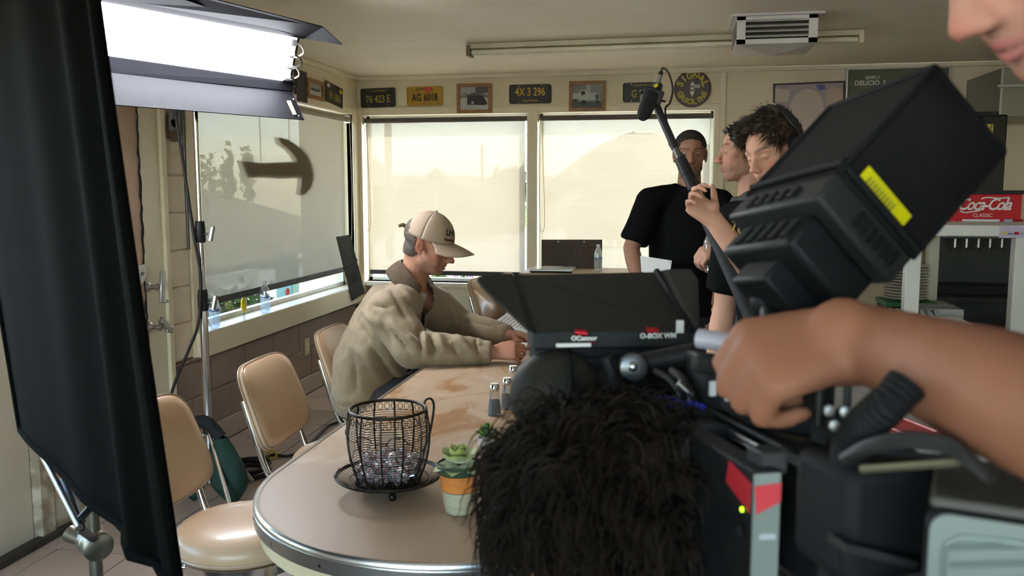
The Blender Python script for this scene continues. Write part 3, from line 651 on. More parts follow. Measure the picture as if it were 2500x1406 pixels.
# the cup
CZ = 0.024
def crad(h): return 0.072+0.030*math.sin(min(1, h/0.185)*PI*0.78)**0.8 if h > 0 else 0.072
cu = thing('wire_basket_cup', 'dark wire basket shaped like a cup holding peppermints', 'basket', BC+V((0, 0, CZ)))
Hc = 0.182
for k in range(26):
    h = 0.004+k*(Hc-0.03)/25
    MB().tube(ringp(BC, crad(h), CZ+h, 40, 0.0006, 12), 0.00085, 4, closed=True).build('ring', M_wire, cu, smooth=True)
MB().tube(ringp(BC, crad(Hc), CZ+Hc, 40), 0.0042, 8, closed=True).build('rim', M_wire, cu, smooth=True)
MB().tube(ringp(BC, crad(0), CZ+0.002, 40), 0.003, 8, closed=True).build('base_ring', M_wire, cu, smooth=True)
for k in range(12):
    t = 2*PI*(k+0.3)/12; d = V((math.cos(t), math.sin(t), 0))
    MB().tube([BC+d*(crad(h)+0.0012)+V((0, 0, CZ+h)) for h in [Hc*j/12 for j in range(13)]], 0.0023, 6).build('rib', M_wire, cu, smooth=True)
for zc in (Hc-0.016, 0.012):
    for k in range(36):
        t = 2*PI*k/36; d = V((math.cos(t), math.sin(t), 0)); e = V((-d.y, d.x, 0)); c0 = BC+d*(crad(zc)+0.001)+V((0, 0, CZ+zc))
        MB().tube([c0+e*0.0065*math.cos(a)+V((0, 0, 0.009*math.sin(a))) for a in [2*PI*j/10 for j in range(10)]], 0.0009, 4, closed=True).build('loop', M_wire, cu)
for zc in (0.125, 0.055):
    P = []
    for k in range(48):
        t = 2*PI*k/48; d = V((math.cos(t), math.sin(t), 0)); s = 0.011 if (k//3) % 2 else -0.005; P.append(BC+d*(crad(zc)+0.002)+V((0, 0, CZ+zc+s)))
    MB().tube(P, 0.0012, 4, closed=True).build('meander', M_wire, cu)
hd = V((0.72, 0.55, 0)).normalized()
MB().tube(smoothpath([BC+hd*0.093+V((0, 0, CZ+0.165)), BC+hd*0.099+V((0, 0, CZ+0.192)), BC+hd*0.115+V((0, 0, CZ+0.195)), BC+hd*0.122+V((0, 0, CZ+0.17)), BC+hd*0.108+V((0, 0, CZ+0.10)), BC+hd*0.09+V((0, 0, CZ+0.06))], 6), 0.003, 8).build('handle', M_wire, cu, smooth=True)
# peppermints: one mesh set, many individuals
M_mw = mat('mint_white', (0.85, 0.82, 0.80), 0.25, coat=0.4); M_mr = mat('mint_red', (0.65, 0.03, 0.05), 0.25, coat=0.4)
def wrap_mat():
    m = bpy.data.materials.new('cellophane'); m.use_nodes = True; nt = m.node_tree; nt.nodes.clear()
    o = nt.nodes.new('ShaderNodeOutputMaterial'); tr = nt.nodes.new('ShaderNodeBsdfTransparent'); g_ = nt.nodes.new('ShaderNodeBsdfGlossy'); d_ = nt.nodes.new('ShaderNodeBsdfDiffuse'); a = nt.nodes.new('ShaderNodeMixShader'); b_ = nt.nodes.new('ShaderNodeMixShader')
    g_.inputs['Roughness'].default_value = 0.15; d_.inputs[0].default_value = (0.8, 0.75, 0.75, 1); a.inputs[0].default_value = 0.5; b_.inputs[0].default_value = 0.4
    nt.links.new(g_.outputs[0], a.inputs[1]); nt.links.new(d_.outputs[0], a.inputs[2]); nt.links.new(tr.outputs[0], b_.inputs[1]); nt.links.new(a.outputs[0], b_.inputs[2]); nt.links.new(b_.outputs[0], o.inputs[0]); return m
M_wrap = wrap_mat()
mb = MB(); nS = 24; prof = [(0.0005, 0.0055), (0.008, 0.0052), (0.0105, 0.003), (0.0112, 0), (0.0105, -0.003), (0.008, -0.0052), (0.0005, -0.0055)]
vs = [V((r*math.cos(2*PI*k/nS+r*40), r*math.sin(2*PI*k/nS+r*40), h)) for r, h in prof for k in range(nS)]
for i in range(len(prof)-1):
    for k in range(nS):
        mb.cur = 1 if (k//2) % 3 == 0 else 0; mb.add([vs[i*nS+k], vs[i*nS+(k+1) % nS], vs[(i+1)*nS+(k+1) % nS], vs[(i+1)*nS+k]], [(3, 2, 1, 0)])
mint_me = mb.mesh('candy'); mint_me.materials.append(M_mw); mint_me.materials.append(M_mr); mint_me.polygons.foreach_set('use_smooth', [True]*len(mint_me.polygons))
mb = MB()
for s in (-1, 1):
    for k in range(10):
        a = 2*PI*k/10; mb.add([V((s*0.011, 0, 0)), V((s*0.023, 0.009*math.cos(a), 0.006*math.sin(a))), V((s*0.023, 0.009*math.cos(a+0.7), 0.006*math.sin(a+0.7)))], [(0, 1, 2)])
mb.ell((0, 0, 0), (0.0125, 0.0122, 0.0068), 12, 8)
wrap_me = mb.mesh('wrapper'); wrap_me.materials.append(M_wrap)
rnd = random.Random(11); cnt = 0
for lev in range(4):
    rr = 0.066+0.006*lev if lev < 3 else 0.06
    rad = [(0.055, 13), (0.028, 7), (0.0, 1)] if lev < 3 else [(0.045, 8), (0.015, 3)]
    for r_, n_ in rad:
        for k in range(n_):
            t = 2*PI*(k+0.5*lev)/n_+rnd.random()*0.3; q = r_*(1+0.08*lev)
            p = BC+V((q*math.cos(t), q*math.sin(t), CZ+0.014+0.0145*lev+rnd.random()*0.004))
            c = thing('peppermint_candy', 'wrapped red and white peppermint in the wire cup', 'candy', p, 0, 'peppermints in the wire cup'); cnt += 1
            c.rotation_euler = (rnd.gauss(0, .7), rnd.gauss(0, .7), rnd.random()*6.28)
            for nm, me in (('candy', mint_me), ('wrapper', wrap_me)):
                o = bpy.data.objects.new(nm, me); COL.objects.link(o); o.parent = c
# succulent in a striped pot
PC = zt(1112, 1262); PC = V((PC.x, PC.y+0.036, TZ+0.001))
po = thing('succulent_pot', 'orange and grey-green striped pot with fuzzy green succulent', 'potted plant', PC)
M_po = mat('pot_orange', (0.62, 0.22, 0.05), 0.35, coat=0.4, var=0.15, nscale=20, stretch=(1, 1, 6)); M_pg = mat('pot_sage', (0.46, 0.44, 0.30), 0.35, coat=0.4, var=0.12, nscale=20, stretch=(1, 1, 8)); M_pd = mat('pot_green_rim', (0.03, 0.055, 0.03), 0.3, coat=0.4)
def potr(h): return 0.032+0.0185*(h/0.118)
MB().lathe([(0.001, 0.002), (0.029, 0.0), (0.032, 0.003)]+[(potr(h)+0.0007*math.sin(h*800), h) for h in [0.004+k*0.0025 for k in range(21)]], PC, 32).build('lower_band', M_pg, po, smooth=True)
MB().lathe([(potr(h)+0.0005*math.sin(h*700), h) for h in [0.056+k*0.0035 for k in range(12)]], PC, 32).build('orange_band', M_po, po, smooth=True)
MB().lathe([(potr(0.095), 0.095), (0.0520, 0.098), (0.0525, 0.115), (0.049, 0.118), (0.046, 0.108), (0.001, 0.107)], PC, 32).build('rim_band', M_pd, po, smooth=True)
M_suc = mat('succulent_leaf', (0.24, 0.30, 0.05), 0.7, col2=(0.42, 0.46, 0.12), nscale=18, bump=0.2, bscale=300, sheen=0.6)
def leaf(parent, base, direction, length, width, m, curl=0.3, thick=0.004, name='leaf'):
    d = V(direction).normalized(); s = d.cross(V((0, 0, 1))); s = s.normalized() if s.length > 0.05 else V((1, 0, 0)); u = s.cross(d); mb = MB()
    def fn(a, b_, sg):
        y = (a*2-1); w = width*math.sin(PI*min(1, b_**0.75*0.97+0.03))**0.7
        return V(base)+d*length*b_+s*y*w+u*(curl*length*b_*b_+0.25*w*y*y+sg*thick*(1-y*y)*math.sin(PI*b_))
    mb.grid(lambda a, b_: fn(a, b_, 1), 6, 8); mb.grid(lambda a, b_: fn(a, b_, -1), 6, 8, True)
    return mb.build(name, m, parent, smooth=True)
lc = PC+V((0, 0, 0.112))
for ring, (nl, el, ln, wd) in enumerate(((7, 0.02, 0.058, 0.026), (6, 0.5, 0.050, 0.024), (5, 0.95, 0.038, 0.017), (3, 1.3, 0.026, 0.010))):
    for k in range(nl):
        t = 2*PI*(k+0.45*ring)/nl+0.2; leaf(po, lc+V((0.006*math.cos(t), 0.006*math.sin(t), 0.006*ring)), (math.cos(t)*math.cos(el), math.sin(t)*math.cos(el), math.sin(el)), ln, wd, M_suc, -0.15 if ring == 0 else 0.12)
# small spiky variegated plant in a white pot
QC = zt(1190, 1096); QC.z = TZ+0.001
pq = thing('spiky_plant', 'small spiky green and yellow plant in a white pot', 'potted plant', QC)
MB().lathe([(0.001, 0.002), (0.024, 0), (0.03, 0.035), (0.028, 0.036), (0.026, 0.03), (0.001, 0.029)], QC, 24).build('pot', mat('white_ceramic', (0.7, 0.66, 0.62), 0.35), pq, smooth=True)
M_sp = [mat('spike_green', (0.08, 0.30, 0.10), 0.5), mat('spike_yellow', (0.55, 0.42, 0.03), 0.5), mat('spike_dark', (0.05, 0.06, 0.01), 0.5)]
for k in range(54):
    t = k*2.4; el = 0.1+1.3*((k*7) % 54)/54; leaf(pq, QC+V((0, 0, 0.034)), (math.cos(t)*math.cos(el), math.sin(t)*math.cos(el), math.sin(el)), 0.045, 0.0045, M_sp[k % 3 if k % 7 else 0], 0.1, 0.001, 'spike')
# salt and pepper shakers
M_sglass = mat('shaker_glass', (0.9, 0.9, 0.88), 0.06, trans=0.85, ior=1.3); M_salt = mat('salt', (0.75, 0.72, 0.68), 0.9); M_pepper = mat('pepper', (0.10, 0.08, 0.06), 0.9, var=0.5, nscale=200)
def shaker(px, py, label, fill, tilt=0.0):
    p = zt(px, py); p.z = TZ+0.001
    s = thing('shaker', label, 'shaker', p, random.random()*3, 'glass shakers with chrome caps')
    MB().lathe([(0.001, 0.003), (0.022, 0.0), (0.0225, 0.012), (0.016, 0.075), (0.0165, 0.084), (0.001, 0.085)], (0, 0, 0), 10).build('glass_body', M_sglass, s, world=False, smooth=False)
    MB().lathe([(0.001, 0.006), (0.0195, 0.006), (0.0175, 0.05), (0.001, 0.051)], (0, 0, 0), 10).build('contents', fill, s, world=False)
    MB().lathe([(0.0175, 0.082), (0.0182, 0.084), (0.0165, 0.103), (0.014, 0.106), (0.001, 0.1065)], (0, 0, 0), 20).build('cap', M_chrome, s, world=False, smooth=True)
shaker(1207, 1012, 'glass salt shaker with chrome cap, nearest of the shakers', M_salt)
shaker(1237, 996, 'glass shaker with chrome cap just behind the nearest one', M_salt)
shaker(1252, 962, 'chrome-capped shaker furthest back, half hidden behind the dark dome', M_pepper)
# papers
M_paper = mat('paper', (0.78, 0.77, 0.74), 0.7, var=0.03)
M_ink = mat('printed_ink', (0.25, 0.25, 0.27), 0.8)
def sheet(pts, label, name='paper_sheet', lines=8, lift=0.0):
    P = [V(p) for p in pts]; c = sum(P, V((0, 0, 0)))/4
    o = thing(name, label, 'paper', V((c.x, c.y, min(p.z for p in P)))); n = (P[1]-P[0]).cross(P[3]-P[0]).normalized()
    if n.z < 0: n = -n
    MB().prism([p for p in P], n*0.0008).build('leaf_of_paper', M_paper, o)
    for k in range(lines):
        b0 = 0.12+0.8*k/lines; a1 = 0.5+0.4*random.random(); q = lambda a, b_: P[0].lerp(P[1], a).lerp(P[3].lerp(P[2], a), b_)+n*0.001
        MB().add([q(.12, b0), q(a1, b0), q(a1, b0+.03), q(.12, b0+.03)], [(0, 1, 2, 3)]).build('print_line', M_ink, o)
    return o
a = [zt(1200, 785), zt(1236, 752), zt(1330, 775), zt(1300, 815)]
for k, p in enumerate(a): p.z = TZ+0.003
a[1].z += 0.055; a[2].z += 0.055; a[1] = zt(1236, 752)+V((0, 0, 0)); 
sheet([zt(1200, 790), zt(1238, 764), zt(1325, 780), zt(1290, 812)], 'white printed sheet lying on the table beyond the seated man')
sheet([zt(1266, 850)+V((0, 0, 0.0022)), zt(1290, 818)+V((0, 0, 0.0022)), zt(1410, 826)+V((0, 0, 0.0022)), zt(1400, 862)+V((0, 0, 0.0022))], 'white script page under the seated man\'s fingertips')
# ================================================================== plates, pictures and signs on the walls
YP = YB-0.012
def rr(cx, cz, w, h, r, y, n=5):
    P = []
    for sx, sz, t0 in ((1, 1, 0), (-1, 1, 90), (-1, -1, 180), (1, -1, 270)):
        for k in range(n+1):
            t = math.radians(t0+90*k/n); P.append(V((cx+sx*(w-r)+r*math.cos(t), y, cz+sz*(h-r)+r*math.sin(t))))
    return P
M_pblack = mat('plate_black', (0.022, 0.022, 0.018), 0.45, var=0.3, nscale=30); M_pgold = mat('plate_gold', (0.42, 0.25, 0.02), 0.45, var=0.2, nscale=12)
M_ygold = mat('plate_letter_gold', (0.42, 0.32, 0.06), 0.5); M_ybright = mat('plate_letter_yellow', (0.62, 0.36, 0.03), 0.5); M_pdark = mat('plate_letter_dark', (0.03, 0.025, 0.015), 0.5)
def plate(x0, y0, x1, y1, label, base, ink, num, small, tilt=0.0, size=0.082, smalltop=True, extra=None):
    a, b_ = onY(x0, y0, YP), onY(x1, y1, YP); c = (a+b_)/2; w, h = abs(b_.x-a.x)/2, abs(a.z-b_.z)/2
    t = thing('license_plate', label, 'license plate', (c.x, YP, c.z-h), 0, 'old license plates on the wall'); 
    M0 = Matrix.Translation(c) @ Matrix.Rotation(tilt, 4, 'Y')
    def fin(o): o.data.transform(M0)
    fin(MB().prism([p-V((0, 0, 0)) for p in rr(0, 0, w, h, 0.018, 0.0)], (0, -0.002, 0)).build('plate_body', base, t))
    P = rr(0, 0, w-0.004, h-0.004, 0.015, -0.0035); fin(MB().tube(P, 0.002, 6, closed=True).build('raised_border', base, t, smooth=True))
    X = frame((0, -0.003, 0), (1, 0, 0), (0, 0, 1))
    def tx(nm, s, sz, dx, dz, m, sx=0.72, bold=0.0): 
        me = text_mesh(s, sz, 0.0012, sx, bold); me.transform(M0 @ Matrix.Translation((dx, 0, dz)) @ X); return link(nm, me, m, t)
    tx('number', num, size, 0, -0.014 if smalltop else 0.014, ink, bold=0.0012)
    if small: tx('state_name', small, 0.024, 0, (h-0.022) if smalltop else (-h+0.022), ink, 1.0)
    for sx in (-1, 1): 
        for sz in (-1, 1): fin(MB().lathe([(0.004, 0), (0.004, 0.001), (0.001, 0.0012)], (sx*w*0.55, -0.002, sz*(h-0.012)), 8, (0, -1, 0)).build('bolt', M_steel, t))
    if extra: extra(t, M0, w, h, tx)
    return t
plate(880, 216, 966, 261, 'black license plate reading 76 423 E at the left end of the row', M_pblack, M_ygold, '76 423 E', 'CALIFORNIA', -0.02)
def tabs(t, M0, w, h, tx):
    o = MB().box((0.01, -0.0045, h-0.045), (0.055, -0.003, h-0.004)).build('red_tab', mat('tab_red', (0.6, 0.06, 0.04), 0.5), t); o.data.transform(M0)
plate(993, 212, 1081, 257, 'yellow license plate reading AG 6018 with a red tab', M_pgold, M_pdark, 'AG 6018', 'CALIFORNIA', -0.01, extra=tabs)
plate(1243, 207, 1346, 252, 'black license plate with yellow 4X 3 296 between two framed photos', M_pblack, M_ybright, '4X 3 296', 'CALIFORNIA', -0.0, 0.09, False)
plate(1521, 202, 1615, 248, 'black license plate reading G 26, partly hidden by the microphone', M_pblack, M_ygold, 'G 26   ', 'CALIFORNIA', -0.01)
# framed photographs
M_oak = mat('oak_frame', (0.28, 0.14, 0.05), 0.45, var=0.25, nscale=8, stretch=(1, 1, 6)); M_mat_w = mat('photo_paper', (0.55, 0.56, 0.55), 0.5)
G = [mat('photo_grey_%d' % k, (v, v, v*0.98), 0.5) for k, v in enumerate((0.03, 0.09, 0.2, 0.36, 0.5))]
def picture(name, label, M, w, h, bw, mframe, paint, depth=0.02, glass=True, cat='picture'):
    t = thing(name, label, cat, (0, 0, 0)); t.matrix_basis = Matrix.Translation(M.translation-V((0, 0, h/2)))
    def ln(o): o.data.transform(M); return o
    for (a, b_) in (((-w/2, -h/2), (w/2, -h/2+bw)), ((-w/2, h/2-bw), (w/2, h/2)), ((-w/2, -h/2+bw), (-w/2+bw, h/2-bw)), ((w/2-bw, -h/2+bw), (w/2, h/2-bw))):
        ln(MB().box((a[0], a[1], 0), (b_[0], b_[1], depth)).build('frame_side', mframe, t, bevel=0.002))
    bg = ln(MB().box((-w/2+bw, -h/2+bw, 0.002), (w/2-bw, h/2-bw, depth*0.4)).build('print', M_mat_w, t))
    W, H_ = w/2-bw, h/2-bw
    def patch(nm, poly, m, lev=1): return ln(MB().prism([(x*W, y*H_, depth*0.4+0.0004*lev) for x, y in poly], (0, 0, 0.0003)).build(nm, m, t))
    paint(patch, W, H_)
    return t
def wallM(px0, py0, px1, py1, y=YP, tilt=0.0):
    a, b_ = onY(px0, py0, y), onY(px1, py1, y); c = (a+b_)/2
    return frame(c, (math.cos(tilt), 0, math.sin(tilt)), (-math.sin(tilt), 0, math.cos(tilt))), abs(b_.x-a.x), abs(a.z-b_.z)
def p1(P, W, H_):
    P('sky', [(-1, 0.1), (1, 0.1), (1, 1), (-1, 1)], G[3]); P('snow', [(-1, -1), (1, -1), (1, 0.1), (-1, 0.1)], G[4])
    P('hill', [(-1, 0.2), (-0.6, 0.5), (-0.1, 0.3), (0.3, 0.6), (1, 0.2), (1, 0.05), (-1, 0.05)], G[2], 2); P('smoke', [(0.1, 1), (1, 1), (1, 0.5), (0.4, 0.4), (0.05, 0.6)], G[1], 3)
    P('shed', [(-0.5, -0.55), (0.75, -0.6), (0.95, -0.5), (0.6, 0.25), (-0.5, 0.3)], G[0], 4); P('shed_roof', [(-0.3, 0.3), (0.4, 0.3), (0.25, 0.5), (-0.2, 0.5)], G[1], 5); P('door', [(-0.2, -0.5), (-0.05, -0.5), (-0.05, -0.25), (-0.2, -0.25)], G[4], 5)
M_, w_, h_ = wallM(1116, 205, 1201, 276); picture('framed_photo', 'oak-framed black and white photo of a dark shed between two plates', M_, w_, h_, 0.027, M_oak, p1)
def p2(P, W, H_):
    P('background', [(-1, -1), (1, -1), (1, 1), (-1, 1)], G[2]); P('road', [(-1, -1), (1, -1), (1, -0.55), (-1, -0.45)], G[1], 2); P('building', [(0.0, 0.3), (1, 0.2), (1, 1), (-0.1, 1)], G[3], 2)
    for k in range(6): P('slat', [(0.25+k*.12, .2), (.3+k*.12, .2), (.32+k*.12, .95), (.27+k*.12, .95)], G[1], 3)
    m = mat('truck_pale', (0.42, 0.47, 0.42), 0.5)
    P('hood', [(-0.05, -0.35), (0.85, -0.35), (0.85, 0.1), (0.55, 0.28), (-0.05, 0.25)], m, 4); P('cab', [(-0.5, -0.4), (0, -0.4), (0, 0.45), (-0.1, 0.55), (-0.45, 0.55), (-0.5, 0.4)], m, 5); P('bed', [(-1, -0.2), (-0.5, -0.25), (-0.5, 0.3), (-1, 0.25)], m, 4)
    P('cab_window', [(-0.42, 0.1), (-0.15, 0.1), (-0.15, 0.45), (-0.42, 0.45)], G[0], 6); P('grille', [(0.55, -0.3), (0.8, -0.3), (0.8, 0.1), (0.55, 0.15)], G[1], 6)
    for cx, cy, r in ((-0.25, -0.55, 0.19), (0.7, -0.5, 0.13), (-0.8, -0.4, .13)): P('wheel', [(cx+r*math.cos(a), cy+1.2*r*math.sin(a)) for a in [2*PI*k/14 for k in range(14)]], G[0], 7)
M_, w_, h_ = wallM(1390, 199, 1478, 271); picture('framed_photo', 'oak-framed photo of an old pale truck right of the mullion', M_, w_, h_, 0.027, M_oak, p2)
# round signal sign
c = onY(1690.5, 217, YP); R_ = 0.142
sg = thing('round_gasoline_sign', 'round dark sign with yellow Signal Gasoline lettering and a traffic light', 'sign', (c.x, YP, c.z-R_))
M_sr = mat('sign_maroon', (0.085, 0.028, 0.022), 0.4); M_sb = mat('sign_brown', (0.075, 0.055, 0.05), 0.4); M_sy = mat('sign_yellow', (0.50, 0.38, 0.03), 0.4); M_sw = mat('sign_white', (0.7, 0.68, 0.62), 0.4)
MB().lathe([(R_-0.002, 0), (R_, 0.002), (R_, 0.006), (R_-0.012, 0.007), (R_-0.013, 0.004), (0.001, 0.004)], c, 48, (0, -1, 0)).build('disc', M_sr, sg, smooth=True)
MB().lathe([(R_-0.013, 0.0042), (R_-0.014, 0.0052), (0.001, 0.0053)], c, 48, (0, -1, 0)).build('face', M_sb, sg)
MB().lathe([(0.066, 0.0054), (0.066, 0.0062), (0.001, 0.0063)], c, 40, (0, -1, 0)).build('inner_ring', M_sr, sg); MB().lathe([(0.0635, 0.0064), (0.0635, 0.0068), (0.001, 0.0069)], c, 40, (0, -1, 0)).build('centre', M_sb, sg)
def arc_text(s, rad, a0, a1, size, flip):
    for k, chh in enumerate(s):
        a = math.radians(a0+(a1-a0)*k/(len(s)-1)); d = V((math.cos(a), 0, math.sin(a))); up = -d if flip else d; xd = V((up.z, 0, -up.x))
        me = text_mesh(chh, size, 0.0008, 1.0, 0.0028); me.transform(frame(c+d*rad+V((0, -0.0075, 0)), xd, up)); link('letter', me, M_sy, sg)
arc_text('SIGNAL', 0.100, 158, 22, 0.072, False); arc_text('GASOLINE', 0.100, 202, 338, 0.056, True)
def sp(poly, m, nm, l=0.0075): MB().prism([c+V((x, -l, z)) for x, z in poly], (0, -0.0008, 0)).build(nm, m, sg)
sp([(-0.014, -0.028), (0.012, -0.028), (0.012, 0.03), (-0.014, 0.03)], M_sw, 'traffic_light'); sp([(-0.018, 0.03), (0.016, 0.03), (0.005, 0.045), (-0.001, 0.055), (-0.007, 0.045)], M_sw, 'finial'); sp([(-0.018, -0.028), (0.016, -0.028), (0.006, -0.045), (-0.001, -0.062), (-0.008, -0.045)], M_sw, 'bracket'); sp([(0.018, 0.008), (0.055, 0.008), (0.055, 0.03), (0.018, 0.03)], M_sw, 'go_panel')
for z in (0.017, -0.012): MB().lathe([(0.009, 0), (0.009, 0.0006), (0.001, 0.0007)], c+V((-0.001, -0.0084, z)), 14, (0, -1, 0)).build('lamp', M_sr, sg)
put_text('go_text', 'GO', 0.02, frame(c+V((0.036, -0.0086, 0.019)), (1, 0, 0), (0, 0, 1)), M_sb, sg, bold=0.0006)
# left wall: framed photo, plate, dark panel
def wallL(px0, py0, px1, py1, tilt=0.0):
    a, b_ = onX(px0, py0, XW+0.012), onX(px1, py1, XW+0.012); cc = (a+b_)/2
    return frame(cc, (0, math.cos(tilt), math.sin(tilt)), (0, -math.sin(tilt), math.cos(tilt))), abs(b_.y-a.y), abs(a.z-b_.z)
def p3(P, W, H_):
    P('sky', [(-1, -.1), (1, -.1), (1, 1), (-1, 1)], G[3]); P('ground', [(-1, -1), (1, -1), (1, -.1), (-1, -.1)], G[4]); P('bushes', [(-0.8, -.2), (-.3, .3), (.2, .2), (.6, .35), (.9, -.1), (.3, -.3)], G[1], 2)
M_, w_, h_ = wallL(745, 185, 787, 252); picture('framed_photo', 'oak-framed landscape photo high on the left wall beside the light', frame(M_.translation, (0, 1, 0), (0, 0, 1)), w_, h_-0.02, 0.03, M_oak, p3)
a, b_ = onX(796, 212, XW+0.014), onX(835, 250, XW+0.014); cc = (a+b_)/2
t = thing('license_plate', 'black license plate tilted on the left wall next to the corner', 'license plate', (XW+0.014, cc.y, cc.z-0.08), 0, 'old license plates on the wall')
FM = frame(cc, (0, math.cos(-.09), math.sin(-.09)), (0, math.sin(.09), math.cos(.09)))
def fo(o): o.data.transform(FM)
fo(MB().box((-0.17, -0.078, 0), (0.17, 0.078, 0.003)).build('plate_body', M_pblack, t, bevel=0.004)); fo(MB().box((-0.15, 0.035, 0.003), (-0.1, 0.062, 0.005)).build('white_tab', M_sw, t)); fo(MB().box((0.1, 0.03, 0.003), (0.15, 0.062, 0.005)).build('yellow_tab', M_sy, t))
put_text('number', 'RK 1865', 0.085, FM @ Matrix.Translation((0, -0.02, 0.004)), M_ygold, t, sx=0.75)
a, b_ = onX(728, 190, XW+0.014), onX(744, 232, XW+0.014); cc = (a+b_)/2
t = thing('dark_wall_board', 'small dark board on the left wall behind the lamp wires', 'board', (XW+0.014, cc.y, cc.z-.1)); MB().box((XW+0.002, cc.y-0.09, cc.z-0.11), (XW+0.018, cc.y+0.09, cc.z+0.11)).build('panel', G[1], t, bevel=0.003); MB().box((XW+0.018, cc.y-0.08, cc.z-0.1), (XW+0.02, cc.y+0.08, cc.z+0.1)).build('face', G[0], t)
# carved animal plaque on the pale pier
XQ = XW+0.012; c0 = onX(425, 300, XQ)
t = thing('carved_plaque', 'jagged-edged painted animal plaque on the pale block pier', 'plaque', (XQ, c0.y, onX(425, 345, XQ).z))
P = []
for k in range(60):
    a = 2*PI*k/60; r_ = 1+0.06*(k % 2)-0.03; P.append(onX(425+16*r_*math.copysign(abs(math.cos(a))**.6, math.cos(a)), 305+40*r_*math.copysign(abs(math.sin(a))**.8, math.sin(a)), XQ))
MB().prism(P, (0.012, 0, 0)).build('board', mat('plaque_brown', (0.14, 0.09, 0.06), 0.6), t)
for poly, m, nm in (([(412, 270), (437, 270), (439, 318), (412, 318)], mat('plaque_blue', (0.16, 0.20, 0.24), 0.6), 'painted_sky'), ([(418, 292), (430, 290), (434, 303), (424, 312), (418, 304)], mat('plaque_white', (0.45, 0.36, 0.28), 0.6), 'painted_animal')):
    MB().prism([onX(x, y, XQ+0.0125) for x, y in poly], (0.0015, 0, 0)).build(nm, m, t)
# grey blind rod and white wall bits
t = thing('hanging_rod', 'thin grey rod hanging beside the left window frame', 'rod', onX(452, 610, XW+0.05)); a, b_ = onX(446, 262, XW+0.05), onX(452, 610, XW+0.05); b_.y = a.y
MB().tube([a, b_], 0.009, 8).build('rod', mat('rod_grey', (0.12, 0.12, 0.11), 0.4, 0.6), t, smooth=True); MB().tube([a, a+V((0, 0, .03)), a+V((-.04, 0, .05))], 0.004, 6).build('hook', M_steel, t)
t = thing('paper_tag', 'small white tag on the left wall by the flag edge', 'tag', onX(346, 690, XW+0.02)); MB().prism([onX(x, y, XW+0.02) for x, y in ((338, 648), (352, 645), (358, 662), (352, 685), (342, 697))], (0.003, 0, 0)).build('card', M_paper, t); MB().prism([onX(x, y, XW+0.024) for x, y in ((344, 664), (353, 664), (350, 672), (343, 674))], (0.0006, 0, 0)).build('print', M_ink, t)
# outlet on the brown wall
c0 = onX(749, 846, XW+0.001); t = thing('wall_outlet', 'pale wall outlet on the brown block wall', 'outlet', c0)
MB().box((XW, c0.y-0.04, c0.z-0.06), (XW+0.007, c0.y+0.04, c0.z+0.06)).build('cover', mat('outlet_cream', (0.55, 0.48, 0.30), 0.4), t, bevel=0.003); MB().box((XW+0.007, c0.y-0.014, c0.z-0.03), (XW+0.009, c0.y+0.014, c0.z+0.03)).build('socket', M_trim, t)
# ================================================================== ceiling fittings
# fluorescent batten
a, b_ = onZ(1143, 122, ZC-0.035), onZ(2106, 88, ZC-0.035)
fx = thing('fluorescent_batten', 'long unlit fluorescent batten on the ceiling', 'ceiling light', ((a.x+b_.x)/2, (a.y+b_.y)/2, ZC))
ax = (b_-a).normalized(); sd = V((-ax.y, ax.x, 0)); M_bat = mat('batten_enamel', (0.62, 0.56, 0.38), 0.4); M_tubeoff = mat('unlit_tube', (0.82, 0.76, 0.56), 0.25)
cc = (a+b_)/2; L = (b_-a).length/2
MB().obox(V((cc.x, cc.y, ZC-0.018)), ax*L, sd*0.045, (0, 0, 0.016)).build('body', M_bat, fx, bevel=0.004)
for k in (-1, 1):
    MB().tube([V((cc.x, cc.y, ZC-0.055))-ax*(L-0.03)+sd*0.02*k, V((cc.x, cc.y, ZC-0.055))+ax*(L-0.03)+sd*0.02*k], 0.016, 12).build('lamp_tube', M_tubeoff, fx, smooth=True)
for s in (-1, 1): MB().obox(V((cc.x, cc.y, ZC-0.045))+ax*s*(L-0.012), ax*0.014, sd*0.05, (0, 0, 0.035)).build('end_cap', mat('end_cap_dark', (0.16, 0.14, 0.09), 0.5) if s < 0 else M_trim, fx, bevel=0.004)
# evaporative cooler diffuser: white box with louvred sides
VX0, VX1, VY0, VY1 = 0, 0, 0, 0
M_vent = mat('vent_white', (0.62, 0.60, 0.55), 0.4); M_vin = mat('vent_dark', (0.03, 0.03, 0.025), 0.8)
fa, fb = atD(1798, 33, 4.30), atD(2001, 28, 4.30); q = V((fb.x-fa.x, fb.y-fa.y, 0)); 
t0 = onZ(1786, 36, ZC); vt = thing('ceiling_diffuser', 'white square ceiling air diffuser with louvred sides', 'vent', (0, 0, 0))
A0 = onZ(1800, 40, ZC-0.01); B0 = onZ(1998, 34, ZC-0.01); ux = V((1, 0, 0)); Wd = (B0.x-A0.x); y0 = (A0.y+B0.y)/2; x0 = A0.x; dz = 0.155
vt.location = (x0+Wd/2, y0+Wd/2, ZC)
MB().box((x0-0.03, y0-0.03, ZC-0.012), (x0+Wd+0.03, y0+Wd+0.03, ZC)).build('flange', M_vent, vt, bevel=0.003)
MB().box((x0+0.02, y0+0.03, ZC-dz+0.01), (x0+Wd-0.02, y0+Wd-0.03, ZC-0.012)).build('inner_duct', M_vin, vt)
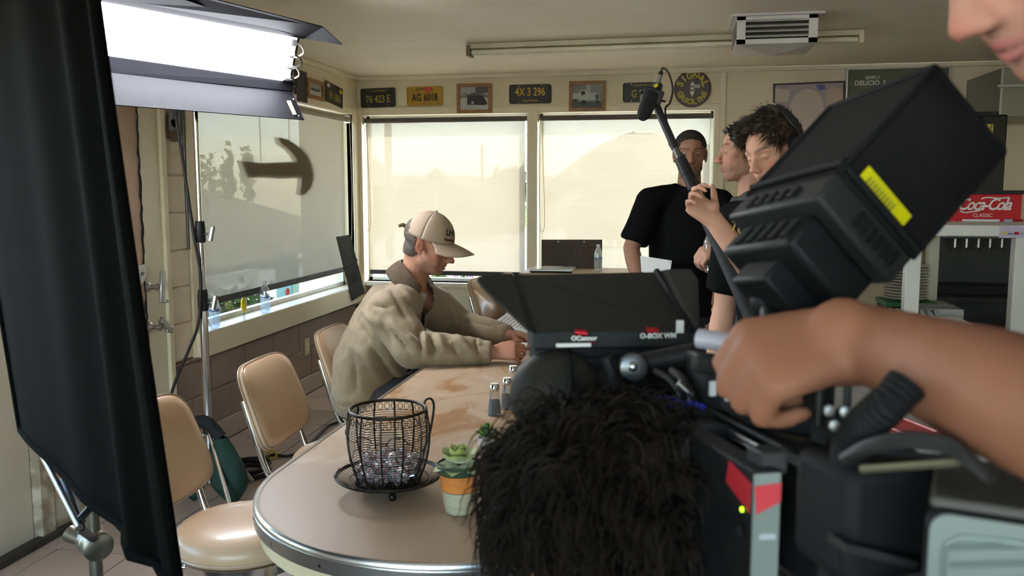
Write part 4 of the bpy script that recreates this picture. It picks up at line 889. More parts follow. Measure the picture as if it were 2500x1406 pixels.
for yy in (y0, y0+Wd-0.012):
    MB().box((x0, yy, ZC-dz), (x0+Wd*0.11, yy+0.012, ZC-0.012)).build('side_frame', M_vent, vt); MB().box((x0+Wd*0.89, yy, ZC-dz), (x0+Wd, yy+0.012, ZC-0.012)).build('side_frame', M_vent, vt)
    MB().box((x0, yy, ZC-dz), (x0+Wd, yy+0.012, ZC-dz+0.025)).build('side_frame', M_vent, vt); MB().box((x0, yy, ZC-0.03), (x0+Wd, yy+0.012, ZC-0.012)).build('side_frame', M_vent, vt)
    for k in range(4):
        z = ZC-dz+0.042+k*0.027; MB().obox((x0+Wd/2, yy+0.01, z), (Wd*0.395, 0, 0), (0, 0.010, 0.006), (0, -0.0006, 0.0012)).build('louvre', M_vent, vt)
for xx in (x0, x0+Wd-0.012):
    MB().box((xx, y0, ZC-dz), (xx+0.012, y0+Wd, ZC-dz+0.025)).build('side_frame', M_vent, vt); MB().box((xx, y0, ZC-0.03), (xx+0.012, y0+Wd, ZC-0.012)).build('side_frame', M_vent, vt)
    for k in range(5):
        z = ZC-dz+0.036+k*0.023; MB().obox((xx+0.006, y0+Wd/2, z), (0.010, 0, 0.006), (0, Wd*0.45, 0), (-0.0006, 0, 0.0012)).build('louvre', M_vent, vt)
bp = [(x0, y0), (x0+Wd, y0), (x0+Wd, y0+Wd), (x0, y0+Wd)]; ap = V((x0+Wd/2, y0+Wd/2, ZC-dz-0.035)); mb = MB()
mb.add([V((x, y, ZC-dz)) for x, y in bp]+[ap], [(0, 4, 1), (1, 4, 2), (2, 4, 3), (3, 4, 0)]); mb.add([V((x, y, ZC-dz)) for x, y in bp], [(0, 1, 2, 3)]); mb.build('bottom_cone', M_vent, vt)
# ================================================================== film lights and grip gear on the left
M_blackmetal = mat('black_painted_metal', (0.02, 0.02, 0.022), 0.45, 0.3, var=0.2)
M_barn = mat('black_barn_door', (0.0042, 0.0042, 0.0056), 0.7, 0.0, spec=0.10, var=0.1, bump=0.05, bscale=120, stretch=(1, 1, 8))
M_lit = bpy.data.materials.new('lit_fluorescent_tube'); M_lit.use_nodes = True; _n = M_lit.node_tree; _b = _n.nodes['Principled BSDF']
_b.inputs['Emission Color'].default_value = (0.90, 0.93, 1.0, 1); _b.inputs['Emission Strength'].default_value = 12.5; _b.inputs['Base Color'].default_value = (0.9, 0.9, 0.9, 1)
LT, LB, RT, RB = atD(175, -11.5, 3.283), atD(190, 128.5, 3.541), atD(742, 94, 4.0), atD(720, 204, 4.259)
kc = (LT+LB+RT+RB)/4
kn = thing('fluorescent_film_light', 'big lit four-tube film light with black barn doors on a stand', 'film light', kc)
e1 = ((RT+RB)-(LT+LB)); hl = e1.length/4; e1.normalize(); e2 = ((LT+RT)-(LB+RB)); hh = e2.length/4; e2.normalize(); nrm = e1.cross(e2).normalized()
if nrm.dot(CP-kc) < 0: nrm = -nrm
# shell behind the tubes
MB().obox(kc-nrm*0.075, e1*(hl+0.01), e2*(hh+0.006), nrm*0.02).build('back_shell', M_blackmetal, kn, bevel=0.006)
M_refl = mat('white_reflector', (0.8, 0.8, 0.82), 0.4)
MB().obox(kc-nrm*0.05, e1*(hl-0.01), e2*(hh-0.004), nrm*0.003).build('reflector', M_refl, kn)
for s in (-1, 1): MB().obox(kc-nrm*0.03+e2*s*(hh+0.004), e1*hl, nrm*0.035, e2*0.003).build('shell_side', M_blackmetal, kn)
for k in range(4):
    c = kc+e2*hh*(-0.75+0.5*k)
    MB().tube([c-e1*(hl-0.04), c+e1*(hl-0.075)], 0.021, 14).build('lit_tube', M_lit, kn, smooth=True)
    sk = MB().tube([c+e1*(hl-0.075), c+e1*(hl-0.04)], 0.018, 12).build('tube_socket', mat('socket_white', (0.75, 0.75, 0.78), 0.4), kn, smooth=True)
    w0 = c+e1*(hl-0.04); MB().tube(smoothpath([w0, w0+e1*0.03+nrm*0.01, w0+e1*0.045-e2*0.04+nrm*0.015, w0+e1*0.02-e2*0.09, w0+e1*0.015-e2*0.12-nrm*0.03], 6), 0.0045, 6).build('lead', mat('lead_white', (0.6, 0.6, 0.55), 0.5) if k % 2 else M_black, sk, smooth=True)
M_stk = mat('sticker_yellow', (0.16, 0.15, 0.01), 0.6)
def door(px, name):
    P = [atD(*p) for p in px]; n_ = (P[1]-P[0]).cross(P[-1]-P[0]).normalized()
    return MB().prism(P, n_*0.004).build(name, M_barn, kn), P, n_
bd, BP, bn = door([(196, 160, 3.52), (712, 214, 4.24), (716, 232, 4.21), (743, 292, 4.10), (212, 250, 3.38)], 'lower_barn_door')
MB().prism([atD(188, 124, 3.52), atD(716, 200, 4.23), atD(716, 222, 4.22), atD(194, 172, 3.50)], bn*0.004).build('housing_lip', mat('black_lip', (0.004, 0.004, 0.005), 0.9, spec=0.05), kn)
fl_ = lambda x, y, d: atD(x, y, d)
st = MB().prism([atD(698, 246, 4.145), atD(709, 245, 4.145), atD(724, 279, 4.085), atD(713, 280, 4.085)], (CP-kc).normalized()*0.006).build('sticker', M_stk, bd)
for q in ((717, 243, 4.165), (729, 284, 4.10)): MB().ell(atD(*q), 0.006, 8, 6).build('rivet', M_steel, bd, smooth=True)
td, TP_, tn = door([(175, -13, 3.27), (742, 92, 3.985), (836, 108, 3.86), (788, 64, 3.84), (380, -40, 3.3), (150, -100, 3.0)], 'upper_barn_door')
# stand: telescoping chrome pole with collars, knobs and three legs
SB = V((-2.165, 3.70, 0)); 
ls = thing('light_stand', 'chrome telescoping light stand carrying the lit film light', 'light stand', SB)
def polept(px, py):
    r = ray(px, py); k = (SB.y-CP.y)/r.y; return CP+r*k
topz = 1.86
MB().tube([SB+V((0, 0, 0.10)), SB+V((0, 0, 0.98))], 0.019, 14).build('lower_tube', M_chrome, ls, smooth=True)
MB().tube([SB+V((0, 0, 0.98)), SB+V((0, 0, 1.32))], 0.0155, 14).build('middle_tube', M_chrome, ls, smooth=True)
MB().tube([SB+V((0, 0, 1.32)), SB+V((0, 0, topz))], 0.012, 14).build('upper_tube', M_chrome, ls, smooth=True)
for z in (0.98, 1.30):
    col_ = MB().lathe([(0.020, -0.05), (0.024, -0.045), (0.024, 0.02), (0.021, 0.045), (0.021, 0.05)], SB+V((0, 0, z)), 14).build('collar', M_blackmetal, ls, smooth=True)
    MB().tube([SB+V((0.02, 0, z-0.01)), SB+V((0.055, -0.01, z-0.01))], 0.006, 8).obox(SB+V((0.065, -0.012, z-0.008)), (0.007, 0, 0), (0, 0.010, 0), (0.008, 0, 0.034)).build('knob', M_steel, col_, bevel=0.003)
for k in range(3):
    a = math.radians(-42+120*k); d = V((math.cos(a), math.sin(a), 0))
    MB().tube([SB+V((0, 0, 0.36)), SB+d*0.30+V((0, 0, 0.015))], 0.011, 10).build('leg', M_chrome, ls, smooth=True); MB().tube([SB+V((0, 0, 0.14)), SB+d*0.17+V((0, 0, 0.165))], 0.008, 8).build('brace', M_chrome, ls, smooth=True)
MB().lathe([(0.024, -0.02), (0.026, 0), (0.024, 0.03)], SB+V((0, 0, 0.36)), 14).build('leg_collar', M_blackmetal, ls, smooth=True)
# yoke between the stand top and the back shell
MB().tube([SB+V((0, 0, topz)), kc-nrm*0.10], 0.014, 10).build('yoke', M_blackmetal, ls, smooth=True)
# sandbag draped over a stand leg
def bag(name, label, cat, c, parts, m):
    t = thing(name, label, cat, c); return t
M_bag = mat('green_canvas', (0.012, 0.045, 0.032), 0.75, var=0.25, nscale=8, bump=0.3, bscale=35)
sbp = V((-2.09, 3.68, 0)); sb = thing('sandbag', 'dark green canvas sandbag slung over the stand leg', 'sandbag', sbp)
def lobe(dx, top, w, h):
    mb = MB()
    def fn(u, v):
        t = 2*PI*u; zz = top-h*v; r_ = w*(math.sin(PI*min(1, 0.10+0.9*v))**0.55)*(0.55+0.6*v if v < 0.7 else 0.97-(v-0.7)*0.9); fold = 1+0.06*math.sin(5*t+9*v)*(1-v)
        return sbp+V((dx+r_*0.75*math.cos(t)*fold+0.05*v, r_*0.55*math.sin(t)*fold, max(0.004, zz)))
    mb.grid(fn, 28, 18); return mb
lobe(0.0, 0.33, 0.145, 0.325).build('filled_half', M_bag, sb, smooth=True); lobe(-0.20, 0.30, 0.11, 0.295).build('filled_half', M_bag, sb, smooth=True)
MB().tube(smoothpath([sbp+V((0.0, 0, 0.33)), sbp+V((-0.07, 0, 0.40)), sbp+V((-0.15, 0, 0.38)), sbp+V((-0.20, 0, 0.28))], 6), [0.03]*19, 8).build('strap', mat('black_webbing', (0.012, 0.012, 0.012), 0.8), sb, smooth=True)
# power cable down the stand and out over the floor
M_cable = mat('black_cable', (0.016, 0.015, 0.014), 0.5)
cb = thing('lamp_cable', 'black power cable hanging down along the light stand', 'cable', (SB.x, SB.y, 0))
o = SB+V((0.02, -0.03, 0))
pts = [polept(438, 285)+V((0, 0, 0)), polept(455, 390), polept(474, 520), polept(483, 580), polept(497, 660), polept(498, 720), polept(492, 790), polept(470, 850), polept(440, 920), polept(425, 975)]
pts = [p+V((0, -0.03, 0)) for p in pts]+[V((-2.34, 3.70, 0.35)), V((-2.38, 3.78, 0.10)), V((-2.33, 3.92, 0.012)), V((-2.22, 4.08, 0.012))]
MB().tube(smoothpath(pts, 8), 0.0075, 8).build('cable', M_cable, cb, smooth=True); MB().lathe([(0.012, 0), (0.012, 0.04), (0.008, 0.05)], pts[0], 10).build('plug', M_black, cb, smooth=True)
cl = thing('cable_coil', 'coil of black cable on the tiles beside the sandbag', 'cable', (-2.19, 4.10, 0))
for k in range(5):
    P = [V((-2.19+0.012*math.sin(k*2), 4.10, 0.010+0.012*k))+V(((0.118-0.006*(k % 3))*math.cos(t), (0.118-0.006*(k % 2))*math.sin(t), 0)) for t in [2*PI*j/28 for j in range(28)]]; MB().tube(P, 0.0075, 7, closed=True).build('turn', M_cable, cl, smooth=True)
fc = thing('floor_cable', 'black cable with yellow ties snaking under the diner table', 'cable', (-1.7, 4.2, 0))
pts = [V((-2.08, 4.12, 0.01)), onZ(640, 1128, 0.012), onZ(664, 1110, 0.012), onZ(700, 1113, 0.012), onZ(735, 1100, 0.012), onZ(770, 1070, 0.012), onZ(800, 1040, 0.012), onZ(830, 1028, 0.012), onZ(860, 1005, 0.012), V((-1.3, 4.9, 0.012))]
MB().tube(smoothpath(pts, 8), 0.0085, 8).build('cable', M_cable, fc, smooth=True)
M_tie = mat('yellow_tape', (0.6, 0.45, 0.02), 0.5)
for q in (onZ(664, 1110, 0.022), onZ(857, 1005, 0.03)): MB().tube([q+V((0.028*math.cos(t), 0.004*math.sin(t), 0.022*math.sin(t))) for t in [2*PI*j/16 for j in range(16)]], 0.006, 6, closed=True).build('yellow_tie', M_tie, fc, smooth=True)
# ------------------------------------------------------------------ big black flag
M_flag = mat('black_duvetyne', (0.0024, 0.0025, 0.0019), 0.95, var=0.25, nscale=1.5, spec=0.04, bump=0.1, bscale=200)
BR, BL = onZ(436, 1432, 0.84), onZ(48, 1050, 0.84)
TRp = atD(228, -160, 1.36); TLp = atD(-150, -150, 2.15)
fg = thing('black_cloth_flag', 'large black cloth flag on a frame filling the left edge', 'light flag', (BR+BL)/2-V((0, 0, 0)))
pn = (BL-BR).cross(TRp-BR).normalized()
if pn.dot(CP-BR) < 0: pn = -pn
def ff(u, v):
    p = BR.lerp(BL, u).lerp(TRp.lerp(TLp, u), v); w = 0.012*math.sin(u*17+v*1.5)*(0.5+0.5*math.sin(u*5+1))+0.012*math.exp(-((u-0.17)/0.05)**2)*1.5-0.02*math.exp(-((u-0.09)/0.035)**2)
    sag = 0
    return p+pn*w
mb = MB(); mb.grid(ff, 60, 24); mb.build('cloth', M_flag, fg, smooth=True, solid=0.003)
MB().tube([ff(0.0, k/20) for k in range(21)], 0.010, 8).build('side_hem', M_flag, fg, smooth=True)
MB().tube([ff(k/20, 0.0) for k in range(21)], 0.011, 8).build('bottom_hem', M_flag, fg, smooth=True)
MB().tube([ff(1.0, k/20) for k in range(21)], 0.010, 8).build('side_hem', M_flag, fg, smooth=True)
MB().tube([ff(k/20, 1.0) for k in range(21)], 0.010, 8).build('top_hem', M_flag, fg, smooth=True)
# C-stand holding the flag: post, grip head, arm, legs
M_grip = mat('cast_grip_metal', (0.22, 0.21, 0.17), 0.35, 0.9, var=0.3, nscale=20)
gp = onZ(232, 1345, 0.62)
cs = thing('grip_stand', 'metal grip stand with knuckle clamp holding the black flag', 'grip stand', (gp.x, gp.y, 0))
MB().tube([V((gp.x, gp.y, 0.1)), V((gp.x, gp.y, 0.80))], 0.016, 12).build('post', M_grip, cs, smooth=True)
hd_ = MB().lathe([(0.028, -0.035), (0.036, -0.03), (0.036, -0.004), (0.03, 0), (0.036, 0.004), (0.036, 0.03), (0.028, 0.035)], gp+V((0.0, 0, 0.02)), 20, (0.8, -0.6, 0)).build('grip_head', M_grip, cs, smooth=True)
MB().tube([gp+V((-0.02, 0, 0.02)), gp+V((-0.075, 0.01, 0.035))], [0.016, 0.022], 12).build('clamp_knob', M_grip, hd_, smooth=True)
bl_ = BR.lerp(BL, 0.78)
MB().tube([gp+V((0, 0, 0.03)), atD(197, 1292, 1.78), BR.lerp(BL, 0.62)+V((0, 0, -0.02))], 0.010, 8).build('arm', M_blackmetal, cs, smooth=True)
MB().tube([atD(195, 1290, 1.78), bl_+V((0, 0, -0.01))], 0.008, 8).build('strut', M_grip, cs, smooth=True)
MB().tube([atD(195, 1268, 1.80), BR.lerp(BL, 0.42)+V((0, 0, -0.01))], 0.008, 8).build('strut', M_blackmetal, cs, smooth=True)
for k in range(3):
    a = math.radians(100+120*k); d = V((math.cos(a), math.sin(a), 0)); MB().tube(smoothpath([V((gp.x, gp.y, 0.2-0.03*k)), V((gp.x, gp.y, 0.16-0.03*k))+d*0.1, d*0.40+V((gp.x, gp.y, 0.012))], 5), 0.011, 8).build('leg', M_grip, cs, smooth=True)
# ------------------------------------------------------------------ window-sill things
M_bottle = bottle_mat('bottle_plastic', (0.95, 0.97, 0.98), 0.45); M_water = mat('water', (0.95, 0.98, 1.0), 0.02, trans=1.0, ior=1.33, var=0.0); M_blue = mat('label_blue', (0.03, 0.10, 0.42), 0.4)
M_clearlab = bottle_mat('label_film', (0.93, 0.95, 0.98), 0.35); M_capw = mat('cap_white', (0.8, 0.8, 0.8), 0.4)
def bottle(c, label, s=1.0, cap=M_capw, axis=(0, 0, 1), group='clear water bottles'):
    t = thing('water_bottle', label, 'bottle', c, 0, group); ax = V(axis)
    prof = [(0.001, 0.004), (0.026, 0.0), (0.031, 0.006)]+[(0.031-0.0018*(k % 2), 0.012+0.0065*k) for k in range(10)]+[(0.031, 0.078), (0.0315, 0.082), (0.0315, 0.118), (0.030, 0.124), (0.030, 0.135), (0.026, 0.155), (0.018, 0.172), (0.0125, 0.182), (0.0125, 0.19), (0.001, 0.191)]
    MB().lathe([(r*s, h*s) for r, h in prof], c, 24, ax).build('shell', M_bottle, t, smooth=True)
    MB().lathe([(0.001, 0.006*s), (0.0285*s, 0.007*s), (0.0285*s, 0.125*s), (0.001, 0.1255*s)], c, 20, ax).build('water_fill', M_wat, t, smooth=True)
    MB().lathe([(0.0316*s, 0.086*s), (0.0319*s, 0.087*s), (0.0319*s, 0.113*s), (0.0316*s, 0.114*s)], c, 24, ax).build('label_band', M_clearlab, t, smooth=True)
    MB().lathe([(0.0321*s, 0.100*s), (0.0322*s, 0.101*s), (0.0322*s, 0.104*s), (0.0321*s, 0.105*s)], c, 24, ax).build('label_print', M_blue, t, smooth=True)
    MB().lathe([(0.0145*s, 0.188*s), (0.0145*s, 0.203*s), (0.001, 0.205*s)], c, 16, ax).build('cap', cap, t, smooth=True)
    return t
M_wat = bottle_mat('water_body', (0.92, 0.95, 0.97), 0.12)
for (px, py, lb) in ((524, 795, 'water bottle on the left sill nearer the light stand'), (648, 757, 'water bottle on the left sill further along, by the pink flowers')):
    c = onX(px, py, XW+0.022); c.z = LZ0+0.001; bottle(c, lb)
# yellow leaf-shaped ornament on the sill
c = onX(596, 757, XW-0.055); c.z = LZ0+0.06; t = thing('yellow_ornament', 'small yellow egg-shaped ornament on a stem by the left sill', 'ornament', (c.x, c.y, LZ0))
MB().ell(c+V((0, 0, 0.01)), (0.012, 0.034, 0.052), 16, 12).build('egg', mat('ornament_yellow', (0.75, 0.58, 0.02), 0.4), t, smooth=True); MB().tube([(c.x, c.y, LZ0), c-V((0, 0, .03))], 0.003, 6).build('stem', M_sp[0], t)
# ribbed black panel leaning in the corner
P = [onX(820, 578, XW+0.05), onX(854, 573, XW+0.10), onX(890, 715, XW+0.13), onX(858, 735, XW+0.07)]
t = thing('ribbed_black_panel', 'ribbed black rubber strip leaning in the window corner', 'panel', (XW+0.1, P[2].y, LZ0))
n_ = (P[1]-P[0]).cross(P[3]-P[0]).normalized(); n_ = n_ if n_.x > 0 else -n_
MB().prism(P, n_*0.006).build('sheet', mat('ribbed_rubber', (0.02, 0.02, 0.02), 0.5), t)
for k in range(24):
    if 13 < k < 18: continue
    v = (k+0.5)/24; a, b_ = P[0].lerp(P[3], v), P[1].lerp(P[2], v); MB().tube([a.lerp(b_, .08)+n_*0.007, a.lerp(b_, .72)+n_*0.007], 0.0035, 5).build('rib', mat('rib_grey', (0.07, 0.07, 0.065), 0.4), t)
for q in (P[1].lerp(P[2], .42), P[0].lerp(P[3], .48)): MB().ell(q+n_*0.004, (0.008, 0.012, 0.010), 8, 6).build('clip', M_black, t, smooth=True)
# flowers and dark plants just outside the back sill
t = thing('window_planter', 'low planter of small flowers outside the back windows', 'planter', (-1.2, YB+0.35, -0.05))
MB().box((-2.5, YB+0.22, -0.05), (0.25, YB+0.48, 0.60)).build('trough', MATS['planter_wood'], t)
for k in range(9): foliage((-2.4+0.32*k, YB+0.35, 0.68), (0.16, 0.08, 0.10), 110, MATS['flower_leaf'], t, leaf=0.03)
for k in range(14):
    c = (-2.2+2.3*random.random(), YB+0.28, 0.72+0.05*random.random()); mb = MB()
    for j in range(6): mb.ell(V(c)+V((0.016*math.cos(j), 0, 0.016*math.sin(j))), (0.013, 0.006, 0.013), 6, 4)
    mb.build('blossom', MF[3] if k % 2 else MF[2], t, smooth=True)
# ================================================================== people: tools
def loft_mesh(mb, secs, n=20, pw=1.0):
    vs = []; fs = []
    for c, a, b_ in secs:
        for k in range(n):
            t = 2*PI*k/n; cx = math.copysign(abs(math.cos(t))**pw, math.cos(t)); sx = math.copysign(abs(math.sin(t))**pw, math.sin(t)); vs.append(V(c)+V(a)*cx+V(b_)*sx)
    m = len(secs)
    for i in range(m-1):
        for k in range(n): fs.append((i*n+k, i*n+(k+1) % n, (i+1)*n+(k+1) % n, (i+1)*n+k))
    fs += [tuple(range(n))[::-1], tuple(range((m-1)*n, m*n))]
    mb.add(vs, fs)
def prims_to_mb(prims, flat=False):
    mb = MB()
    for p in prims:
        if p[0] == 'e': mb.ell(p[1], p[2], 20, 14, p[3] if len(p) > 3 else None)
        elif p[0] == 'c':
            mb.tube([p[1], p[3]], [p[2], p[4]], 16); mb.ell(p[1], p[2]*0.999, 16, 10); mb.ell(p[3], p[4]*0.999, 16, 10)
        elif p[0] == 'k': mb.tube([p[1], p[3]], [p[2], p[4]], 20)
        elif p[0] == 'l': loft_mesh(mb, p[1], 24, p[2] if len(p) > 2 else 1.0)
    return mb
def blob(prims, voxel=0.006, smooth=6, fac=0.5):
    me = prims_to_mb(prims).mesh('tmp'); bm = bmesh.new(); bm.from_mesh(me); bmesh.ops.recalc_face_normals(bm, faces=bm.faces); bm.to_mesh(me); bm.free()
    o = bpy.data.objects.new('tmp', me); COL.objects.link(o)
    r = o.modifiers.new('r', 'REMESH'); r.mode = 'VOXEL'; r.voxel_size = voxel; r.adaptivity = 0
    s = o.modifiers.new('s', 'SMOOTH'); s.iterations = smooth; s.factor = fac
    dg = bpy.context.evaluated_depsgraph_get(); out = bpy.data.meshes.new_from_object(o.evaluated_get(dg))
    bpy.data.objects.remove(o); bpy.data.meshes.remove(me); return out
def get_co(me):
    a = np.empty(len(me.vertices)*3, np.float32); me.vertices.foreach_get('co', a); return a.reshape(-1, 3)
def set_co(me, a): me.vertices.foreach_set('co', a.astype(np.float32).ravel()); me.update()
def get_no(me):
    a = np.empty(len(me.vertices)*3, np.float32); me.vertices.foreach_get('normal', a); return a.reshape(-1, 3)
def set_col(me, col):
    at = me.color_attributes.new('tone', 'FLOAT_COLOR', 'POINT'); c = np.ones((len(col), 4), np.float32); c[:, :3] = col; at.data.foreach_set('color', c.ravel())
def to_local(co, M):
    Mi = np.array(M.inverted()); return co @ Mi[:3, :3].T + Mi[:3, 3]
def gauss(d, c, s): 
    c = np.array(c); s = np.array(s); return np.exp(-(((d-c)/s)**2).sum(1))
def headframe(o, face, up=(0, 0, 1), scale=1.0, roll=0.0):
    y = V(face).normalized(); z = V(up); z = (z-y*z.dot(y)).normalized(); x = y.cross(z); M = Matrix.Identity(4)
    for i in range(3): M[i][0] = x[i]*scale; M[i][1] = y[i]*scale; M[i][2] = z[i]*scale; M[i][3] = o[i]
    return M @ Matrix.Rotation(roll, 4, 'Y')
def head_prims(M, jaw=1.0, nose=1.0):
    s = M.to_scale().x; R = M.to_3x3().normalized(); P = []
    def e(c, r, rot=None): P.append(('e', M @ V(c), tuple(x*s for x in r), R if rot is None else R @ rot))
    def c(a, ra, b_, rb): P.append(('c', M @ V(a), ra*s, M @ V(b_), rb*s))
    e((0, -0.014, 0.045), (0.076, 0.092, 0.078)); e((0, -0.045, -0.005), (0.058, 0.052, 0.055)); e((0, 0.022, 0.030), (0.066, 0.072, 0.074))
    e((0, 0.030, -0.035), (0.060*jaw, 0.062, 0.070)); e((0, 0.066, -0.088), (0.026*jaw, 0.022, 0.020)); e((0, 0.045, -0.078), (0.045*jaw, 0.040, 0.028))
    for q in (-1, 1):
        e((q*0.041*jaw, 0.012, -0.056), (0.020, 0.034, 0.028)); e((q*0.041, 0.050, -0.012), (0.023, 0.026, 0.024)); e((q*0.031, 0.056, -0.042), (0.024, 0.024, 0.032)); e((q*0.044, 0.036, 0.022), (0.024, 0.036, 0.032))
        c((q*0.010, 0.086, 0.027), 0.012, (q*0.045, 0.070, 0.024), 0.011)
        e((q*0.0125*nose, 0.104, -0.031), (0.0095*nose, 0.012, 0.0085))
        e((q*0.031, 0.0765, 0.006), (0.0165, 0.010, 0.0105))
        # ear: rim and lobe
        e((q*0.079, -0.012, 0.004), (0.006, 0.017, 0.030), Matrix.Rotation(q*0.35, 3, 'Z')); e((q*0.077, -0.005, -0.024), (0.006, 0.010, 0.012)); e((q*0.070, -0.006, 0.0), (0.012, 0.012, 0.020))
    c((0, 0.088, 0.018), 0.0095, (0, 0.112, -0.024), 0.0115*nose); e((0, 0.116, -0.0265), (0.0125*nose, 0.0115, 0.0105)); e((0, 0.098, -0.034), (0.010, 0.012, 0.006))
    e((0, 0.085, -0.047), (0.017, 0.012, 0.012))
    for q in (-1, 1): c((0, 0.0955, -0.0555), 0.0055, (q*0.021, 0.084, -0.0585), 0.004); c((0, 0.0935, -0.0665), 0.0065, (q*0.019, 0.083, -0.0625), 0.0045)
    return P
SKIN = (0.52, 0.285, 0.19)
def face_post(me, M, co=None, skin=SKIN, lips=(0.36, 0.12, 0.10), beard=0.0, brow=(0.05, 0.032, 0.022), browk=1.0, openm=0.0, ruddy=0.15, hairline=None, col=None):
    co = get_co(me) if co is None else co
    L = to_local(co, M); near = (np.abs(L) < 0.17).all(1); d = np.zeros_like(L)
    for q in (-1, 1):
        d[:, 1] -= 0.0065*gauss(L, (q*0.031, 0.088, 0.0165), (0.017, 0.03, 0.007)); d[:, 1] -= 0.004*gauss(L, (q*0.031, 0.088, -0.006), (0.016, 0.03, 0.004))
        d[:, 2] += 0.0045*gauss(L, (q*0.0075, 0.110, -0.0405), (0.0045, 0.007, 0.004))
        d[:, 0] -= q*0.006*gauss(L, (q*0.088, -0.008, 0.004), (0.008, 0.0075, 0.014))
        d[:, 1] -= 0.003*gauss(L, (q*0.028, 0.092, -0.034), (0.006, 0.03, 0.012))
    d[:, 1] -= (0.0045+openm)*gauss(L, (0, 0.097, -0.0607), (0.024, 0.03, 0.0022+openm))
    d[~near] = 0
    R = np.array(M.to_3x3()); co2 = co + d @ R.T; set_co(me, co2)
    c = np.tile(np.array(skin, np.float32), (len(co), 1)) if col is None else col
    def mixc(k, cc): 
        k = np.clip(k*near, 0, 1)[:, None]; c[:] = c*(1-k)+np.array(cc, np.float32)*k
    red = (skin[0]*1.05, skin[1]*0.72, skin[2]*0.72)
    for q in (-1, 1): mixc(ruddy*2*gauss(L, (q*0.045, 0.07, -0.03), (0.025, 0.03, 0.022)), red); mixc(ruddy*2.5*gauss(L, (q*0.08, -0.01, 0), (0.012, 0.03, 0.035)), red)
    mixc(ruddy*2.5*gauss(L, (0, 0.118, -0.028), (0.016, 0.016, 0.014)), red)
    if beard:
        k = np.clip((-0.030-L[:, 2])/0.02, 0, 1)*np.clip((L[:, 1]+0.02)/0.03, 0, 1)*(1-gauss(L, (0, 0.1, -0.061), (0.024, 0.04, 0.009)))
        k *= np.clip((L[:, 2]+0.125)/0.02, 0, 1); mixc(beard*k, (0.12, 0.075, 0.055))
    mixc(1.1*gauss(L, (0, 0.097, -0.0555), (0.021, 0.02, 0.0045)), lips); mixc(1.1*gauss(L, (0, 0.095, -0.067), (0.020, 0.02, 0.0052)), lips); mixc(0.8*gauss(L, (0, 0.095, -0.0607), (0.022, 0.03, 0.0018)), (0.10, 0.03, 0.025))
    for q in (-1, 1):
        for t in np.linspace(0, 1, 6): mixc(browk*0.75*gauss(L, (q*(0.014+0.036*t), 0.092-0.016*t, 0.029+0.006*math.sin(t*2.2)), (0.006, 0.02, 0.0036)), brow)
        mixc(0.55*gauss(L, (q*0.031, 0.086, 0.0035), (0.013, 0.02, 0.0022)), (0.06, 0.03, 0.025)); mixc(0.8*gauss(L, (q*0.0075, 0.108, -0.0385), (0.004, 0.008, 0.0035)), (0.10, 0.03, 0.025))
    if hairline: 
        for cc, ss, kk, hc in hairline: mixc(kk*gauss(L, cc, ss), hc)
    return c
def hand_prims(w, f, n, side, curls, s=1.0, thumb=(0.75, 0.35, 0.2), tcurl=0.5, spread=0.0, fr=1.0):
    # w wrist, f finger direction, n back-of-hand normal, side = +1/-1: which way the thumb points along f x n
    f = V(f).normalized(); n = V(n); n = (n-f*n.dot(f)).normalized(); t = f.cross(n)*side; w = V(w); P = []
    P.append(('l', [(w-f*0.01*s, t*0.027*s, n*0.021*s), (w+f*0.03*s+t*0.003*s, t*0.036*s, n*0.018*s), (w+f*0.065*s, t*0.041*s, n*0.0155*s), (w+f*0.082*s, t*0.0385*s, n*0.0125*s)], 0.8))
    P.append(('e', w+f*0.035*s+t*0.026*s-n*0.010*s, (0.020*s, 0.020*s, 0.018*s)))
    tips = []
    for k, (off, ln) in enumerate(((0.031, 0.082), (0.0105, 0.092), (-0.0105, 0.085), (-0.031, 0.067))):
        p = w+f*(0.082-0.004*abs(k-1))*s+t*off*s; d = (f+t*spread*(1.5-k)*0.3).normalized(); cur = curls[k] if isinstance(curls[0], (tuple, list)) else curls; a = 0.0; r_ = (0.0086, 0.0080, 0.0072, 0.0062)
        r_ = [x*s*fr*(0.9 if k == 3 else 1) for x in r_]
        for j, seg in enumerate((0.46, 0.30, 0.24)):
            a += math.radians(cur[j]); dd = (d*math.cos(a)-n*math.sin(a)); q = p+dd*ln*seg*s; P.append(('c', p, r_[j], q, r_[j+1])); p = q
        tips.append(p)
    p = w+f*0.028*s+t*0.030*s-n*0.006*s; d = (t*thumb[0]+f*thumb[1]-n*thumb[2]).normalized(); d2 = (d*math.cos(tcurl)+(f-n*0.4).normalized()*math.sin(tcurl)).normalized()
    q = p+d*0.038*s; P.append(('c', p, 0.0145*s, q, 0.0115*s)); q2 = q+d2*0.032*s; P.append(('c', q, 0.0112*s, q2, 0.0100*s)); d3 = (d2*0.9+(f-n*0.5)*0.25*tcurl).normalized(); q3 = q2+d3*0.024*s; P.append(('c', q2, 0.0100*s, q3, 0.0075*s)); tips.append(q3)
    return P, tips
M_skin = mat('skin', (1, 1, 1), 0.6, var=0.06, nscale=45, bump=0.08, bscale=260, sub=0.10, attr='tone', spec=0.25)
def skin_obj(name, me, col, parent):
    set_col(me, col); o = link(name, me, M_skin, parent, True, True); return o
def fold_displace(me, amp, scale, seed=0, stretch=(1, 1, 1), ridge=True):
    co = get_co(me); no = get_no(me); out = co.copy(); sx, sy, sz = stretch
    for i in range(len(co)):
        p = V((co[i, 0]*scale*sx+seed, co[i, 1]*scale*sy, co[i, 2]*scale*sz)); v = noise.noise(p)+0.5*noise.noise(p*2.1)
        if ridge: v = 0.6-abs(v)*1.6
        out[i] += no[i]*(amp*v)
    set_co(me, out)
